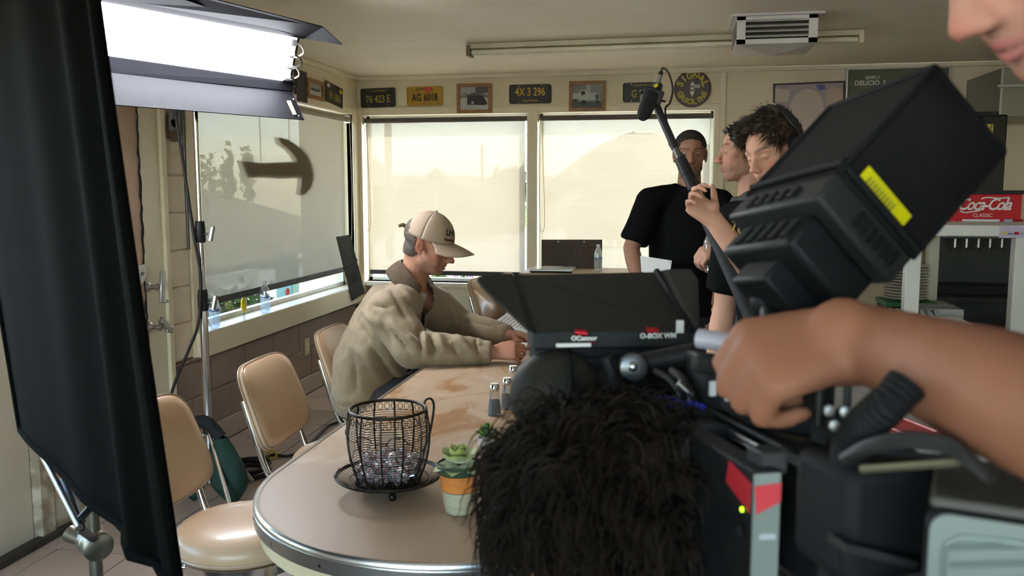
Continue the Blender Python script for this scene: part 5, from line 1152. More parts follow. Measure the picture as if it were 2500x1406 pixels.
def cull(me, fn):
    co = get_co(me); bm = bmesh.new(); bm.from_mesh(me); m = fn(co); bm.verts.ensure_lookup_table()
    bmesh.ops.delete(bm, geom=[bm.verts[i] for i in np.nonzero(m)[0]], context='VERTS'); bm.to_mesh(me); bm.free(); me.update(); return me
def cloth(name, prims, m, parent, voxel=0.008, smooth=5, amp=0.004, scale=9, seed=0, stretch=(1, 1, 1), cut=None, ridge=True, thick=0.004):
    me = blob(prims, voxel, smooth)
    if amp: fold_displace(me, amp, scale, seed, stretch, ridge)
    if cut is not None: cull(me, cut)
    o = link(name, me, m, parent, True, True)
    if thick:
        k = o.modifiers.new('solid', 'SOLIDIFY'); k.thickness = thick; k.offset = 1
    return o
def strands(name, roots, m, parent, ln=0.05, wid=0.004, seg=5, curl=0.3, seed=1, gravity=0.4, jitter=0.35, lift=0.5, mats=None):
    # roots: list of (point, normal, flow direction)
    rnd = random.Random(seed); mb = MB()
    for rt_ in roots:
        p, n, d = rt_[:3]
        L_ = ln*(0.6+0.7*rnd.random()); w = wid*(0.6+0.8*rnd.random()); v = (V(n)*lift*(0.6+0.8*rnd.random())+V(d)+V((rnd.gauss(0, jitter), rnd.gauss(0, jitter), rnd.gauss(0, jitter)))).normalized(); q = V(p)-V(n)*0.004; P = [q]; ph = rt_[3]+rnd.gauss(0, .15) if len(rt_) > 3 else rnd.random()*6
        for k in range(seg):
            v = (v+V((0, 0, -gravity*0.25))+V(n)*(-0.05)+V((math.sin(ph+k*1.3), math.cos(ph*1.7+k*1.1), math.sin(ph*.7+k)))*curl*0.4).normalized(); q = q+v*L_/seg; P.append(q)
        mb.cur = rnd.choice((0, 0, 0, 1)) if mats else 0
        mb.tube(P, [w*(1-0.85*(k/seg)**1.5) for k in range(seg+1)], 3, cap=False)
    o = mb.build(name, mats or m, parent, smooth=True); return o
def locks(roots, per, rad, seed=3):
    # clumps: each lock is several thin strands sharing one course
    rnd = random.Random(seed); out = []
    for (p, n, d) in roots:
        j = V((rnd.gauss(0, 1), rnd.gauss(0, 1), rnd.gauss(0, 1)))*0.30; ph = rnd.random()*6
        for k in range(per): out.append((V(p)+V((rnd.gauss(0, rad), rnd.gauss(0, rad), rnd.gauss(0, rad))), n, V(d)+j, ph))
    return out
def scalp(M, n, pred, seed=2, rad=(0.079, 0.099, 0.081), c=(0, -0.016, 0.045)):
    rnd = random.Random(seed); out = []; k = 0
    R = M.to_3x3().normalized()
    while len(out) < n and k < n*40:
        k += 1; d = V((rnd.gauss(0, 1), rnd.gauss(0, 1), rnd.gauss(0, 1))).normalized(); p = V((c[0]+d.x*rad[0], c[1]+d.y*rad[1], c[2]+d.z*rad[2]))
        if pred(p): out.append((p, V((d.x/rad[0], d.y/rad[1], d.z/rad[2])).normalized()))
    return [(M @ p, (R @ q).normalized(), p) for p, q in out]
def hair_cap(name, M, pred, m, parent, grow=0.006, voxel=0.005, nz=0.002, lower=None):
    # close-cropped hair as a shell over the skull
    s = M.to_scale().x; R = M.to_3x3().normalized()
    pr = [('e', M @ V((0, -0.018, 0.045)), tuple((x+grow)*s for x in (0.076, 0.096, 0.078)), R), ('e', M @ V((0, 0.018, 0.036)), tuple((x+grow*0.7)*s for x in (0.066, 0.070, 0.072)), R)]
    if lower: pr.append(('e', M @ V((0, -0.05, -0.02)), tuple(x*s for x in lower), R))
    me = blob(pr, voxel, 4); co = get_co(me); L = to_local(co, M); keep = np.array([pred(V(p)) for p in L]); cull(me, lambda c_: ~keep)
    if nz: fold_displace(me, nz, 90, 3, ridge=False)
    o = link(name, me, m, parent, True, True); return o
# ================================================================== people
rc, uc, bc = RM @ V((1, 0, 0)), RM @ V((0, 1, 0)), RM @ V((0, 0, 1))
Z3 = V((0, 0, 1))
def torso_secs(J, fr, g=0.0, s=1.0, top=True, low=0.0, belly=0.0):
    r = V(fr).cross(Z3).normalized(); out = []
    sp = [J['pelvis']-Z3*low, J['pelvis'], J['waist'], J['chest'], J['yoke'], J['neck']]
    wd = [0.172, 0.172, 0.155+belly*0.4, 0.182, 0.165, 0.068]; dp = [0.118, 0.125, 0.112+belly, 0.125, 0.092, 0.062]
    if low == 0: sp, wd, dp = sp[1:], wd[1:], dp[1:]
    if not top: sp, wd, dp = sp[:-1], wd[:-1], dp[:-1]
    for i, (p, w, d) in enumerate(zip(sp, wd, dp)):
        ax = (sp[min(i+1, len(sp)-1)]-sp[max(i-1, 0)]).normalized(); f = (V(fr)-ax*V(fr).dot(ax)).normalized(); rr_ = J.get('right', r)
        out.append((p, V(rr_)*(w*s+g), f*(d*s+g)))
    return out
def body_prims(J, fr, M, s=1.0):
    P = head_prims(M, J.get('jaw', 1.0), J.get('nose', 1.0)); nk = M @ V((0, -0.022, -0.06)); ss = M.to_scale().x
    P.append(('c', nk, 0.054*ss, J['neck']+Z3*0.01, 0.060*s)); P.append(('c', M @ V((0, -0.045, -0.02)), 0.047*ss, J['neck'], 0.062*s))
    P.append(('l', torso_secs(J, fr, 0, s)))
    for q in ('r', 'l'):
        sh, el, wr = J['sh'+q], J['el'+q], J['wr'+q]; P.append(('c', J['neck']-Z3*0.03*s, 0.05*s, sh, 0.058*s)); P.append(('c', sh, 0.056*s, el, 0.041*s)); m = el.lerp(wr, 0.3); P.append(('c', el, 0.041*s, m, 0.043*s)); P.append(('c', m, 0.043*s, wr, 0.028*s))
        hp, kn, an = J['hp'+q], J['kn'+q], J['an'+q]; P.append(('c', hp, 0.088*s, kn, 0.057*s)); m = kn.lerp(an, 0.3); P.append(('c', kn, 0.055*s, m, 0.056*s)); P.append(('c', m, 0.056*s, an, 0.036*s)); P.append(('c', an, 0.036*s, J['toe'+q], 0.032*s))
    return P
def shoes(J, parent, m, fr):
    for q in ('r', 'l'):
        a, t = J['an'+q], J['toe'+q]; d = V((t.x-a.x, t.y-a.y, 0)).normalized(); r = d.cross(Z3); b0 = V((a.x, a.y, 0))
        MB_ = MB(); loft_mesh(MB_, [(b0-d*0.075+Z3*0.035, r*0.030, Z3*0.032), (b0-d*0.04+Z3*0.048, r*0.042, Z3*0.047), (b0+d*0.04+Z3*0.052, r*0.045, Z3*0.051), (b0+d*0.12+Z3*0.037, r*0.050, Z3*0.036), (b0+d*0.19+Z3*0.026, r*0.042, Z3*0.025), (b0+d*0.215+Z3*0.02, r*0.02, Z3*0.018)], 18); MB_.build('shoe', m, parent, smooth=True)
def stand_joints(base, fr, head, s=1.0, lean=0.0):
    fr = V(fr).normalized(); r = fr.cross(Z3); J = {}; x = V((base[0], base[1], 0))
    nk = head+V((0, 0, -0.155*s))-fr*0.03
    J['neck'] = nk; J['yoke'] = nk.lerp(x+Z3*nk.z, 0.3)-Z3*0.075*s; J['chest'] = V((x.x, x.y, nk.z-0.19*s))+fr*lean*0.5; J['waist'] = V((x.x, x.y, nk.z-0.40*s)); J['pelvis'] = V((x.x, x.y, nk.z-0.56*s))
    for q, k in (('r', 1), ('l', -1)):
        J['sh'+q] = J['yoke']+r*k*0.185*s+Z3*0.012; J['el'+q] = J['sh'+q]+r*k*0.06-Z3*0.29*s-fr*0.02; J['wr'+q] = J['el'+q]-Z3*0.25*s+fr*0.06
        J['hp'+q] = J['pelvis']+r*k*0.09*s-Z3*0.02; J['kn'+q] = V((x.x, x.y, 0.50*s))+r*k*0.10+fr*0.02; J['an'+q] = V((x.x, x.y, 0.085))+r*k*0.11; J['toe'+q] = J['an'+q]+fr*0.14-Z3*0.05
    return J
def tee(J, fr, m, parent, s=1.0, seed=0, g=0.016, sleeve=0.78, amp=0.004, belly=0.0, name='t_shirt'):
    P = [('l', torso_secs(J, fr, g, s, True, 0.10, belly)[:-1]+[(J['neck']-Z3*0.012, torso_secs(J, fr, g, s)[-1][1]*1.02, torso_secs(J, fr, g, s)[-1][2]*1.02)])]
    for q in ('r', 'l'):
        sh, el = J['sh'+q], J['el'+q]; e = sh.lerp(el, sleeve); P.append(('c', J['neck']-Z3*0.035*s, 0.055*s, sh-Z3*0.004, 0.066*s+g*0.2)); P.append(('k', sh+(sh-el)*0.05, 0.066*s, e, 0.070*s)); P.append(('e', sh, (0.066*s, 0.066*s, 0.066*s)))
    def cut(co):
        n = np.array(J['neck']); return ((co-n)**2).sum(1) < (0.071*s)**2
    return cloth(name, P, m, parent, 0.010, 4, amp, 7, seed, (1, 1, 0.55), cut)
def trousers(J, fr, m, parent, s=1.0, seed=5):
    r = V(fr).cross(Z3).normalized(); P = [('l', [(J['pelvis']-Z3*0.10*s, r*0.16*s, V(fr)*0.12*s), (J['pelvis'], r*0.182*s, V(fr)*0.135*s), (J['pelvis']+Z3*0.10*s, r*0.168*s, V(fr)*0.123*s)])]
    for q in ('r', 'l'): P += [('c', J['hp'+q], 0.10*s, J['kn'+q], 0.075*s), ('k', J['kn'+q], 0.073*s, J['an'+q]-Z3*0.01, 0.068*s)]
    return cloth('trousers', P, m, parent, 0.010, 5, 0.005, 7, seed, (1, 1, 0.5))
def eyes(M, parent, iris=(0.05, 0.03, 0.02), look=(0, 1, 0)):
    s = M.to_scale().x; R = M.to_3x3().normalized(); mi = mat('iris_brown', iris, 0.2); mw = mat('eye_white', (0.40, 0.36, 0.33), 0.3)
    for q in (-1, 1):
        c = M @ V((q*0.031, 0.0752, 0.0068)); d = (R @ V(look)).normalized(); mb = MB(); mb.ell(c, 0.0105*s, 14, 10); o = mb.build('eye', mw, parent, smooth=True); MB().ell(c+d*0.0072*s, (0.0052*s,)*3, 12, 8).build('iris', mi, o, smooth=True)
M_hdark = mat('hair_dark', (0.016, 0.012, 0.009), 0.5, var=0.5, nscale=60, spec=0.4); M_hbrown = mat('hair_brown', (0.040, 0.023, 0.013), 0.45, var=0.4, nscale=50); M_hblk = mat('hair_black', (0.013, 0.009, 0.0065), 0.75, var=0.4, nscale=50, spec=0.08); M_hgrey = mat('hair_greying', (0.085, 0.068, 0.052), 0.7, var=0.4, nscale=120)
def hairpred(front=0.078, side=0.012, back=-0.045):
    def f(p):
        if abs(p.x) > 0.055 and -0.036 < p.y < 0.022 and p.z < 0.036: return False
        z0 = side+(max(0, p.y)/0.07)*(front-side) if p.y > 0 else side+(p.y/-0.1)*(back-side)
        if p.y > 0.03 and abs(p.x) > 0.05: z0 -= 0.02
        return p.z > z0
    return f
# ------------------------------------------------------------------ 1 seated man in cap
fr = V((0.985, -0.06, 0)).normalized(); s1 = 1.08; ph = math.radians(17)
hd1 = onY(1046, 602, 3.78); M1 = headframe(hd1, fr*math.cos(ph)-Z3*math.sin(ph), (0, 0, 1), s1)
p1_ = thing('person', 'seated man in tan cap and khaki jacket reading papers at the table', 'person', (-1.32, 3.80, 0))
J = {}; yc = 3.80
J['neck'] = onY(1008, 692, yc); J['yoke'] = onY(975, 735, yc); J['chest'] = onY(950, 800, yc); J['waist'] = onY(905, 900, yc); J['pelvis'] = onY(898, 965, yc)
J['pelvis'].z = 0.585; J['right'] = V((0.05, -1, 0)).normalized()
J['shr'] = onY(950, 762, 3.60); J['elr'] = onY(1012, 846, 3.53); J['elr'].z = 0.81; J['wrr'] = onY(1205, 842, 3.60); J['wrr'].z = 0.80
J['shl'] = onY(1062, 752, 3.99); J['ell'] = onY(1128, 808, 4.10); J['wrl'] = onY(1246, 800, 3.94); J['wrl'].z = 0.815
for q, k in (('r', -1), ('l', 1)):
    J['hp'+q] = J['pelvis']+V((0.02, k*0.095, -0.02)); J['kn'+q] = J['hp'+q]+V((0.43, k*0.03, 0.0)); J['an'+q] = V((J['kn'+q].x-0.03, J['kn'+q].y, 0.085)); J['toe'+q] = J['an'+q]+V((0.14, 0, -0.05))
J['elr'].z = max(J['elr'].z, TZ+0.066); J['ell'].z = max(J['ell'].z, TZ+0.07)
P = body_prims(J, fr, M1, s1)
hr, tr_ = hand_prims(J['wrr']+V((0.005, 0, 0.0)), V((0.93, 0.10, 0.10)), V((0.05, -0.75, 0.62)), -1, ((38, 45, 25), (45, 55, 30), (55, 60, 30), (60, 60, 30)), 1.12, (0.5, 0.75, 0.5), 0.3)
hl_, tl_ = hand_prims(J['wrl'], V((0.90, -0.30, -0.02)), V((0.1, 0.5, 0.85)), 1, ((30, 40, 25),)*4, 1.08, (0.6, 0.7, 0.5), 0.3)
me = blob(P+hr+hl_, 0.005, 5); skin1 = (0.46, 0.215, 0.135)
c1 = face_post(me, M1, skin=skin1, beard=0.30, openm=0.003, ruddy=0.28, brow=(0.10, 0.06, 0.04), browk=0.5, lips=(0.38, 0.15, 0.12))
fold_displace(me, 0.0012, 30, 2)
skin_obj('body', me, c1, p1_)
M_jacket = mat('khaki_cotton', (0.29, 0.212, 0.123), 0.75, var=0.07, nscale=8, bump=0.25, bscale=45, sheen=0.2)
M_cord = mat('brown_corduroy', (0.10, 0.062, 0.034), 0.8, var=0.2, nscale=30, bump=0.3, bscale=120)
rgt = J['right']
ts = torso_secs(J, fr, 0.038, s1, True, 0.0, 0.02)
ts[0] = (J['pelvis']-Z3*0.03, rgt*0.215, fr*0.165); ts.insert(0, (J['pelvis']-Z3*0.075, rgt*0.20, fr*0.152))
ts[-1] = (J['neck']-Z3*0.02, rgt*0.10, fr*0.095)
JP = [('l', ts), ('e', J['neck']-fr*0.045-Z3*0.045, (0.085, 0.10, 0.06))]
for q in ('r', 'l'):
    sh, el, wr = J['sh'+q], J['el'+q], J['wr'+q]; e2_ = el.lerp(wr, 0.96)
    JP += [('c', J['neck']-Z3*0.06, 0.085, sh, 0.098), ('c', sh, 0.098, el+V((-0.01, 0, 0.0)), 0.080), ('c', el, 0.078, el.lerp(wr, 0.5), 0.066), ('k', el.lerp(wr, 0.48), 0.066, el.lerp(wr, 0.82), 0.054), ('k', el.lerp(wr, 0.82), 0.048, e2_, 0.045)]
jm = blob(JP, 0.0075, 4); co = get_co(jm); no = get_no(jm); nn = co.copy()
RMn = np.array(RM); q_ = (co-np.array(CP)) @ RMn; pxy = np.stack([1250+FPX*q_[:, 0]/-q_[:, 2], 703-FPX*q_[:, 1]/-q_[:, 2]], 1); facing = np.clip((no*(np.array(CP)-co)).sum(1)/np.linalg.norm(np.array(CP)-co, axis=1)*1.6, 0, 1)
def fold_line(a, b_, w, amp, far=False):
    a = np.array(a, float); b2 = np.array(b_, float); d = b2-a; L_ = np.linalg.norm(d); d /= L_; t = (pxy-a) @ d; dist = np.linalg.norm(pxy-(a+np.clip(t, 0, L_)[:, None]*d), axis=1)
    k = np.exp(-(dist/w)**2)*np.sin(np.clip(t/L_, 0.02, 0.98)*PI)**0.6*facing; k *= (co[:, 1] > 3.86) if far else (co[:, 1] < 3.86); nn[:] += no*(amp*k)[:, None]
def onA(px, py, y): return onY(px, py, y)
for (ax_, ay_, bx_, by_, w, am) in ((880, 752, 935, 800, 5, .012), (868, 775, 905, 840, 6, -.012), (905, 745, 960, 752, 5, -.009), (930, 790, 960, 850, 7, -.012), (945, 780, 1010, 840, 6, .014), (955, 800, 1000, 862, 6, -.013), (995, 820, 1030, 855, 5, .012), (1022, 800, 1030, 862, 5, -.013), (1035, 815, 1042, 865, 5, .012), (1050, 818, 1062, 870, 5, -.012), (1062, 815, 1090, 860, 6, .010), (1085, 815, 1120, 865, 5, -.011), (1105, 818, 1150, 850, 5, .010), (1140, 832, 1185, 858, 5, -.009), (880, 850, 940, 940, 7, .012), (905, 845, 965, 925, 6, -.014), (860, 860, 872, 960, 7, -.012), (935, 880, 1000, 935, 7, .012), (950, 700, 1000, 790, 6, -.008), (970, 690, 1020, 770, 5, .010), (1160, 820, 1168, 868, 3, -.010)):
    fold_line((ax_, ay_), (bx_, by_), w*1.3, am*1.7)
for (ax_, ay_, bx_, by_, w, am) in ((1085, 745, 1120, 800, 6, .010), (1100, 735, 1140, 790, 5, -.011), (1120, 770, 1190, 790, 5, .010), (1150, 785, 1225, 800, 5, -.011), (1195, 775, 1210, 808, 4, .009)): fold_line((ax_, ay_), (bx_, by_), w*1.3, am*1.4, True)
set_co(jm, nn); fold_displace(jm, 0.0045, 11, 4)
cn = np.array(J['neck']); ax_n = np.array((J['neck']-J['chest']).normalized()); frn = np.array(fr); rn = np.array(rgt); cz = np.array(J['chest'])
def jcut(co):
    d = co-cn; up = d @ ax_n; f = (co-cz) @ frn; sd = (co-cz) @ rn
    opening = (np.abs(sd-0.045) < 0.036+0.10*np.clip(up+0.12, 0, 0.2)) & (f > 0.06) & (up > -0.36) & (np.linalg.norm(co-np.array(J['shl']), axis=1) > 0.11)
    return opening | (np.linalg.norm(d, axis=1) < 0.070)
cull(jm, jcut); jk = link('jacket', jm, M_jacket, p1_, True, True); _k = jk.modifiers.new('solid', 'SOLIDIFY'); _k.thickness = 0.005; _k.offset = 1
# cuffs, hem band and yoke flap of the jacket
for q in ('r', 'l'):
    el, wr = J['el'+q], J['wr'+q]; d = (wr-el).normalized(); MB().lathe([(0.050, 0), (0.0525, 0.003), (0.0500, 0.045), (0.044, 0.047), (0.042, 0.0)], el.lerp(wr, 0.80), 24, d).build('cuff', M_jacket, jk, smooth=True)
hb = MB(); hc = J['pelvis']-Z3*0.085
vs = []; nk_ = 72
for i, (rr0, dz_) in enumerate(((1.0, 0.04), (1.02, 0.02), (1.0, -0.005), (0.96, -0.025), (0.90, -0.03))):
    for k in range(nk_):
        t = 2*PI*k/nk_; rib = 1+0.018*(k % 2); vs.append(hc+rgt*0.208*rr0*rib*math.cos(t)+fr*0.160*rr0*rib*math.sin(t)+Z3*dz_)
hb.add(vs, [(i*nk_+k, i*nk_+(k+1) % nk_, (i+1)*nk_+(k+1) % nk_, (i+1)*nk_+k) for i in range(4) for k in range(nk_)]); hb.build('hem_band', M_jacket, jk, smooth=False)
# collar: open band round the neck
def collar(u, v):
    a = math.radians(-128+256*u); axn = V(ax_n); f2 = V(frn); f2 = (f2-axn*f2.dot(axn)).normalized(); r2 = axn.cross(f2); ca = math.cos(a); rad = 0.078+0.024*v*(1.2-v)+0.085*max(0, v-0.45)
    base = J['neck']+axn*(0.012+0.062*math.sin(min(1, v*1.5)*PI*0.5)-0.15*max(0, v-0.50)); wob = 0.006*math.sin(a*3+v*4)
    return base+(-f2*ca+r2*math.sin(a))*(rad*(1+0.10*abs(math.sin(a*0.5)))+wob)-axn*0.055*abs(math.sin(a/2))**3
mb = MB(); mb.grid(collar, 40, 10); mb.build('collar', M_cord, jk, smooth=True, solid=0.006)
# white t-shirt under the jacket
cloth('undershirt', [('l', torso_secs(J, fr, 0.014, s1))], mat('white_cotton', (0.62, 0.61, 0.62), 0.8), p1_, 0.010, 5, 0.003, 9, 1, cut=lambda co: (np.linalg.norm(co-cn, axis=1) < 0.062) | (((co-cn) @ frn) < -0.03))
trousers(J, fr, mat('dark_denim', (0.05, 0.05, 0.06), 0.8, var=0.2), p1_, s1); shoes(J, p1_, M_black, fr)
hair_cap('hair', M1, lambda p: (p.z > (-0.055 if p.y < -0.03 else -0.052+(p.y+0.03)*1.3)) and not (abs(p.x) > 0.055 and -0.036 < p.y < 0.022 and p.z < 0.036) and p.y < 0.035, M_hgrey, p1_, 0.006, 0.005, 0.0012, (0.060, 0.055, 0.070))
# cap
cp = MB(); R1 = M1.to_3x3().normalized(); tiltc = Matrix.Rotation(-0.02, 3, 'X')
def capp(u, v):
    t = 2*PI*u; ph_ = v*PI/2; q = V((0.088*math.cos(t)*math.cos(ph_), (0.104+0.006*math.sin(t))*math.sin(t)*math.cos(ph_), 0.112*math.sin(ph_)**0.92-0.004)); seam = 1-0.010*abs(math.sin(3*t))**12*math.cos(ph_)
    return M1 @ (tiltc @ (q*seam)+V((0, -0.010, 0.040)))
cp.grid(capp, 60, 18); capo = cp.build('cap', mat('tan_cap_cotton', (0.40, 0.29, 0.20), 0.8, var=0.05, bump=0.15, bscale=80), p1_, smooth=True, solid=0.003)
def brim(u, v):
    t = math.radians(25+130*u); e = V((0.088*math.cos(t), 0.108*math.sin(t), 0.0)); out = V((0.35*math.cos(t), 1.0, 0))*0.100*math.sin(math.radians(8+164*u))**0.6; q = e+out*v; q.z += -0.012*v*v-0.42*q.x*q.x/0.10*(0.35+0.65*v)+0.004
    return M1 @ (tiltc @ q+V((0, -0.010, 0.040)))
mb = MB(); mb.grid(brim, 30, 8); mb.build('brim', MATS['tan_cap_cotton'], capo, smooth=True, solid=0.004)
MB().ell(M1 @ (tiltc @ V((0, 0, 0.109))+V((0, -0.010, 0.040))), 0.008, 10, 6).build('button', MATS['tan_cap_cotton'], capo, smooth=True)
MB().tube(smoothpath([M1 @ V((0.01, -0.112, 0.05)), M1 @ V((0.015, -0.13, 0.055)), M1 @ V((0.02, -0.142, 0.045))], 5), [0.010]*6+[0.008]*5, 6).build('strap_end', M_cord, capo, smooth=True)
for tx_, sz_, dz_, mm in (('LH', 0.036, 0.050, M_pdark), ('Hornady', 0.015, 0.022, mat('stitch_red', (0.12, 0.03, 0.02), 0.6))):
    tt = math.radians(66); q0 = V((0.088*math.cos(tt), 0.108*math.sin(tt), 0))*math.cos(0.30 if dz_ < .03 else 0.48)*1.02; q0.z = dz_; Mx = M1 @ Matrix.Translation(V((0, -0.010, 0.040))) @ tiltc.to_4x4(); nq = V((math.cos(tt)/0.088, math.sin(tt)/0.108, 0)).normalized(); xr = V((nq.y, -nq.x, 0)) ; upq = (Z3-nq*0.35).normalized()
    me_ = text_mesh(tx_, sz_, 0.001, 1.0, 0.0008); me_.transform(Mx @ frame(q0+nq*0.004, -xr if False else V((-nq.y, nq.x, 0))*-1 if False else V((-nq.y, nq.x, 0)), upq)); link('logo', me_, mm, capo)
# papers in his fingers
# ------------------------------------------------------------------ 2 standing man in black t-shirt
D2 = 4.72
hd2 = atD(1685, 380, D2); f2 = (V((CP.x, CP.y, 0))-V((hd2.x, hd2.y, 0))).normalized(); f2 = (f2+rc*0.05).normalized()
M2 = headframe(hd2, f2-Z3*0.05, (0, 0, 1), 1.10); p2_ = thing('person', 'standing man in plain black t-shirt with papers, in front of the window', 'person', (hd2.x, hd2.y, 0))
J = stand_joints((hd2.x, hd2.y+0.02), f2, hd2, 1.06)
r2 = f2.cross(Z3)
J['shr'] = atD(1588, 492, D2); J['shl'] = atD(1757, 496, D2); J['elr'] = atD(1541, 606, D2-0.02); J['wrr'] = atD(1565, 712, D2-0.12); J['ell'] = atD(1775, 620, D2); J['wrl'] = atD(1750, 740, D2-0.1)
P = body_prims(J, f2, M2, 1.08)
h1_, _t = hand_prims(J['wrr'], V((0.25, -0.25, -0.9)), V((-0.9, 0.1, -0.2)), -1, (15, 20, 15), 1.05); h2_, _t = hand_prims(J['wrl'], V((-0.1, -0.1, -0.95)), V((0.9, 0.1, 0)), 1, (20, 25, 15), 1.05)
me = blob(P+h1_+h2_, 0.005, 5); c2 = face_post(me, M2, skin=(0.36, 0.19, 0.125), beard=0.55, ruddy=0.12, browk=1.1); skin_obj('body', me, c2, p2_); eyes(M2, p2_)
hair_cap('hair', M2, hairpred(0.072, 0.008, -0.04), mat('hair_buzz', (0.028, 0.020, 0.015), 0.8, var=0.4, nscale=150), p2_, 0.0045, 0.005, 0.0008)
M_tblk = mat('black_cotton', (0.004, 0.004, 0.0042), 0.9, var=0.2, sheen=0.0, spec=0.12)
tee(J, f2, M_tblk, p2_, 1.10, 3, 0.022, 0.86, 0.006, 0.03)
trousers(J, f2, mat('black_trousers', (0.012, 0.011, 0.010), 0.85), p2_, 1.08); shoes(J, p2_, M_black, f2)
pp = [atD(1566, 663, D2-0.16), atD(1563, 624, D2-0.14), atD(1640, 636, D2-0.2), atD(1632, 690, D2-0.22)]
t = thing('script_pages', 'folded white script pages held at the standing man\'s hip', 'paper', (pp[0].x, pp[0].y, pp[3].z)); MB().prism(pp, -bc*0.004).build('pages', M_paper, t); MB().prism([pp[2].lerp(pp[1], .12)+bc*.004, pp[2]+bc*.004, pp[2].lerp(pp[3], .3)+bc*.004], bc*0.001).build('folded_corner', M_mat_w, t)
# ------------------------------------------------------------------ 3 man in profile with grey t-shirt and water bottle
D3 = 3.62
hd3 = atD(1824, 374, D3); f3 = (-rc*0.97-bc*0.22); f3 = V((f3.x, f3.y, 0)).normalized()
M3 = headframe(hd3, f3-Z3*0.02, (0, 0, 1), 1.08); p3_ = thing('person', 'dark-haired man in profile wearing a grey t-shirt, behind the boom operator', 'person', (hd3.x, hd3.y, 0))
J = stand_joints((hd3.x+0.06, hd3.y+0.02), f3, hd3, 1.06)
J['ell'] = atD(1830, 640, 3.45); J['wrl'] = atD(1768, 604, 3.32)
P = body_prims(J, f3, M3, 1.06)
h3_, t3_ = hand_prims(J['wrl'], -rc*0.85-uc*0.25, bc*0.55+uc*0.75-rc*.2, 1, ((50, 55, 30),)*4, 1.05, (0.3, 0.6, 0.8), 0.3)
h4_, _t = hand_prims(J['wrr'], V((0, 0, -1)), f3.cross(Z3), -1, (20, 25, 15), 1.05)
me = blob(P+h3_+h4_, 0.005, 5); c3 = face_post(me, M3, skin=(0.44, 0.235, 0.16), beard=0.35, ruddy=0.15); skin_obj('body', me, c3, p3_); eyes(M3, p3_)
hair_cap('hair', M3, hairpred(0.070, 0.005, -0.04), M_hdark, p3_, 0.010, 0.005, 0.003)
rt = scalp(M3, 420, lambda p: hairpred(0.07, 0.02, -0.03)(p), 5); strands('hair_tufts', [(a, n, (V(f3)*0.5+Z3*0.6)) for a, n, l in rt], M_hdark, p3_, 0.026, 0.0035, 3, 0.2, 5, 0.1, 0.35, 0.8)
tee(J, f3, mat('grey_cotton', (0.045, 0.045, 0.047), 0.85, var=0.15), p3_, 1.06, 8, 0.018, 0.85, 0.005); trousers(J, f3, mat('blue_denim', (0.035, 0.055, 0.10), 0.8, var=0.25, nscale=20), p3_, 1.06); shoes(J, p3_, M_black, f3)
bb = atD(1736, 665, 3.33); bottle(bb, 'water bottle held low by the man in profile', 0.78, mat('cap_blue', (0.05, 0.12, 0.45), 0.4), (uc*0.97-rc*0.05))
# ------------------------------------------------------------------ 4 boom operator with headphones
D4 = 2.82
hd4 = atD(1888, 372, D4); f4 = (-rc*0.80+bc*0.52); f4 = V((f4.x, f4.y, 0)).normalized(); a4 = math.radians(19)
M4 = headframe(hd4, f4*math.cos(a4)-Z3*math.sin(a4), (0, 0, 1), 0.96, 0.10); p4_ = thing('person', 'boom operator with headphones and wavy brown hair looking down', 'person', (hd4.x+0.06, hd4.y+0.05, 0))
J = stand_joints((hd4.x+0.07, hd4.y+0.06), f4, hd4, 1.05)
J['shl'] = atD(1905, 545, D4-0.16); J['ell'] = atD(1832, 668, 2.56); J['wrl'] = atD(1745, 540, 2.585)
PB0, PB1, PBh = atD(1604, 262, 2.74), atD(1836, 786, 2.50), atD(1697, 486, 2.62)
P = body_prims(J, f4, M4, 1.03)
h5_, t5_ = hand_prims(J['wrl'], -rc*0.62+uc*0.62-bc*0.25, -bc*0.85-rc*0.45, -1, ((52, 62, 40), (56, 66, 42), (58, 68, 42), (58, 66, 42)), 1.04, (0.75, 0.55, -0.25), 0.15)
h6_, _t = hand_prims(J['wrr'], V((0, 0, -1)), f4.cross(Z3), -1, (20, 25, 15), 1.05)
me = blob(P+h5_+h6_, 0.005, 4); c4 = face_post(me, M4, skin=(0.60, 0.32, 0.22), ruddy=0.30, lips=(0.50, 0.20, 0.17), browk=0.9); skin_obj('body', me, c4, p4_)
hp4 = hairpred(0.088, 0.004, -0.05); hair_cap('hair', M4, hp4, M_hbrown, p4_, 0.012, 0.005, 0.004)
M_hlite = mat('hair_highlight', (0.085, 0.050, 0.026), 0.4, var=0.3, nscale=40)
rt = scalp(M4, 620, hp4, 6, (0.084, 0.102, 0.087)); R4 = M4.to_3x3().normalized()
strands('hair_tufts', locks([(a, n, (R4 @ (V((0.3, 0.75, 0.55)) if l.y > 0.03 else V((0.25, 0.8, -0.25 if l.z < 0.09 else 0.15))))) for a, n, l in rt], 9, 0.0032), None, p4_, 0.046, 0.0013, 5, 0.8, 7, 0.35, 0.05, 0.26, mats=[M_hbrown, M_hlite])
tee(J, f4, MATS['black_cotton'], p4_, 1.04, 12, 0.018, 0.8, 0.004); trousers(J, f4, MATS['blue_denim'], p4_, 1.04); shoes(J, p4_, M_black, f4)
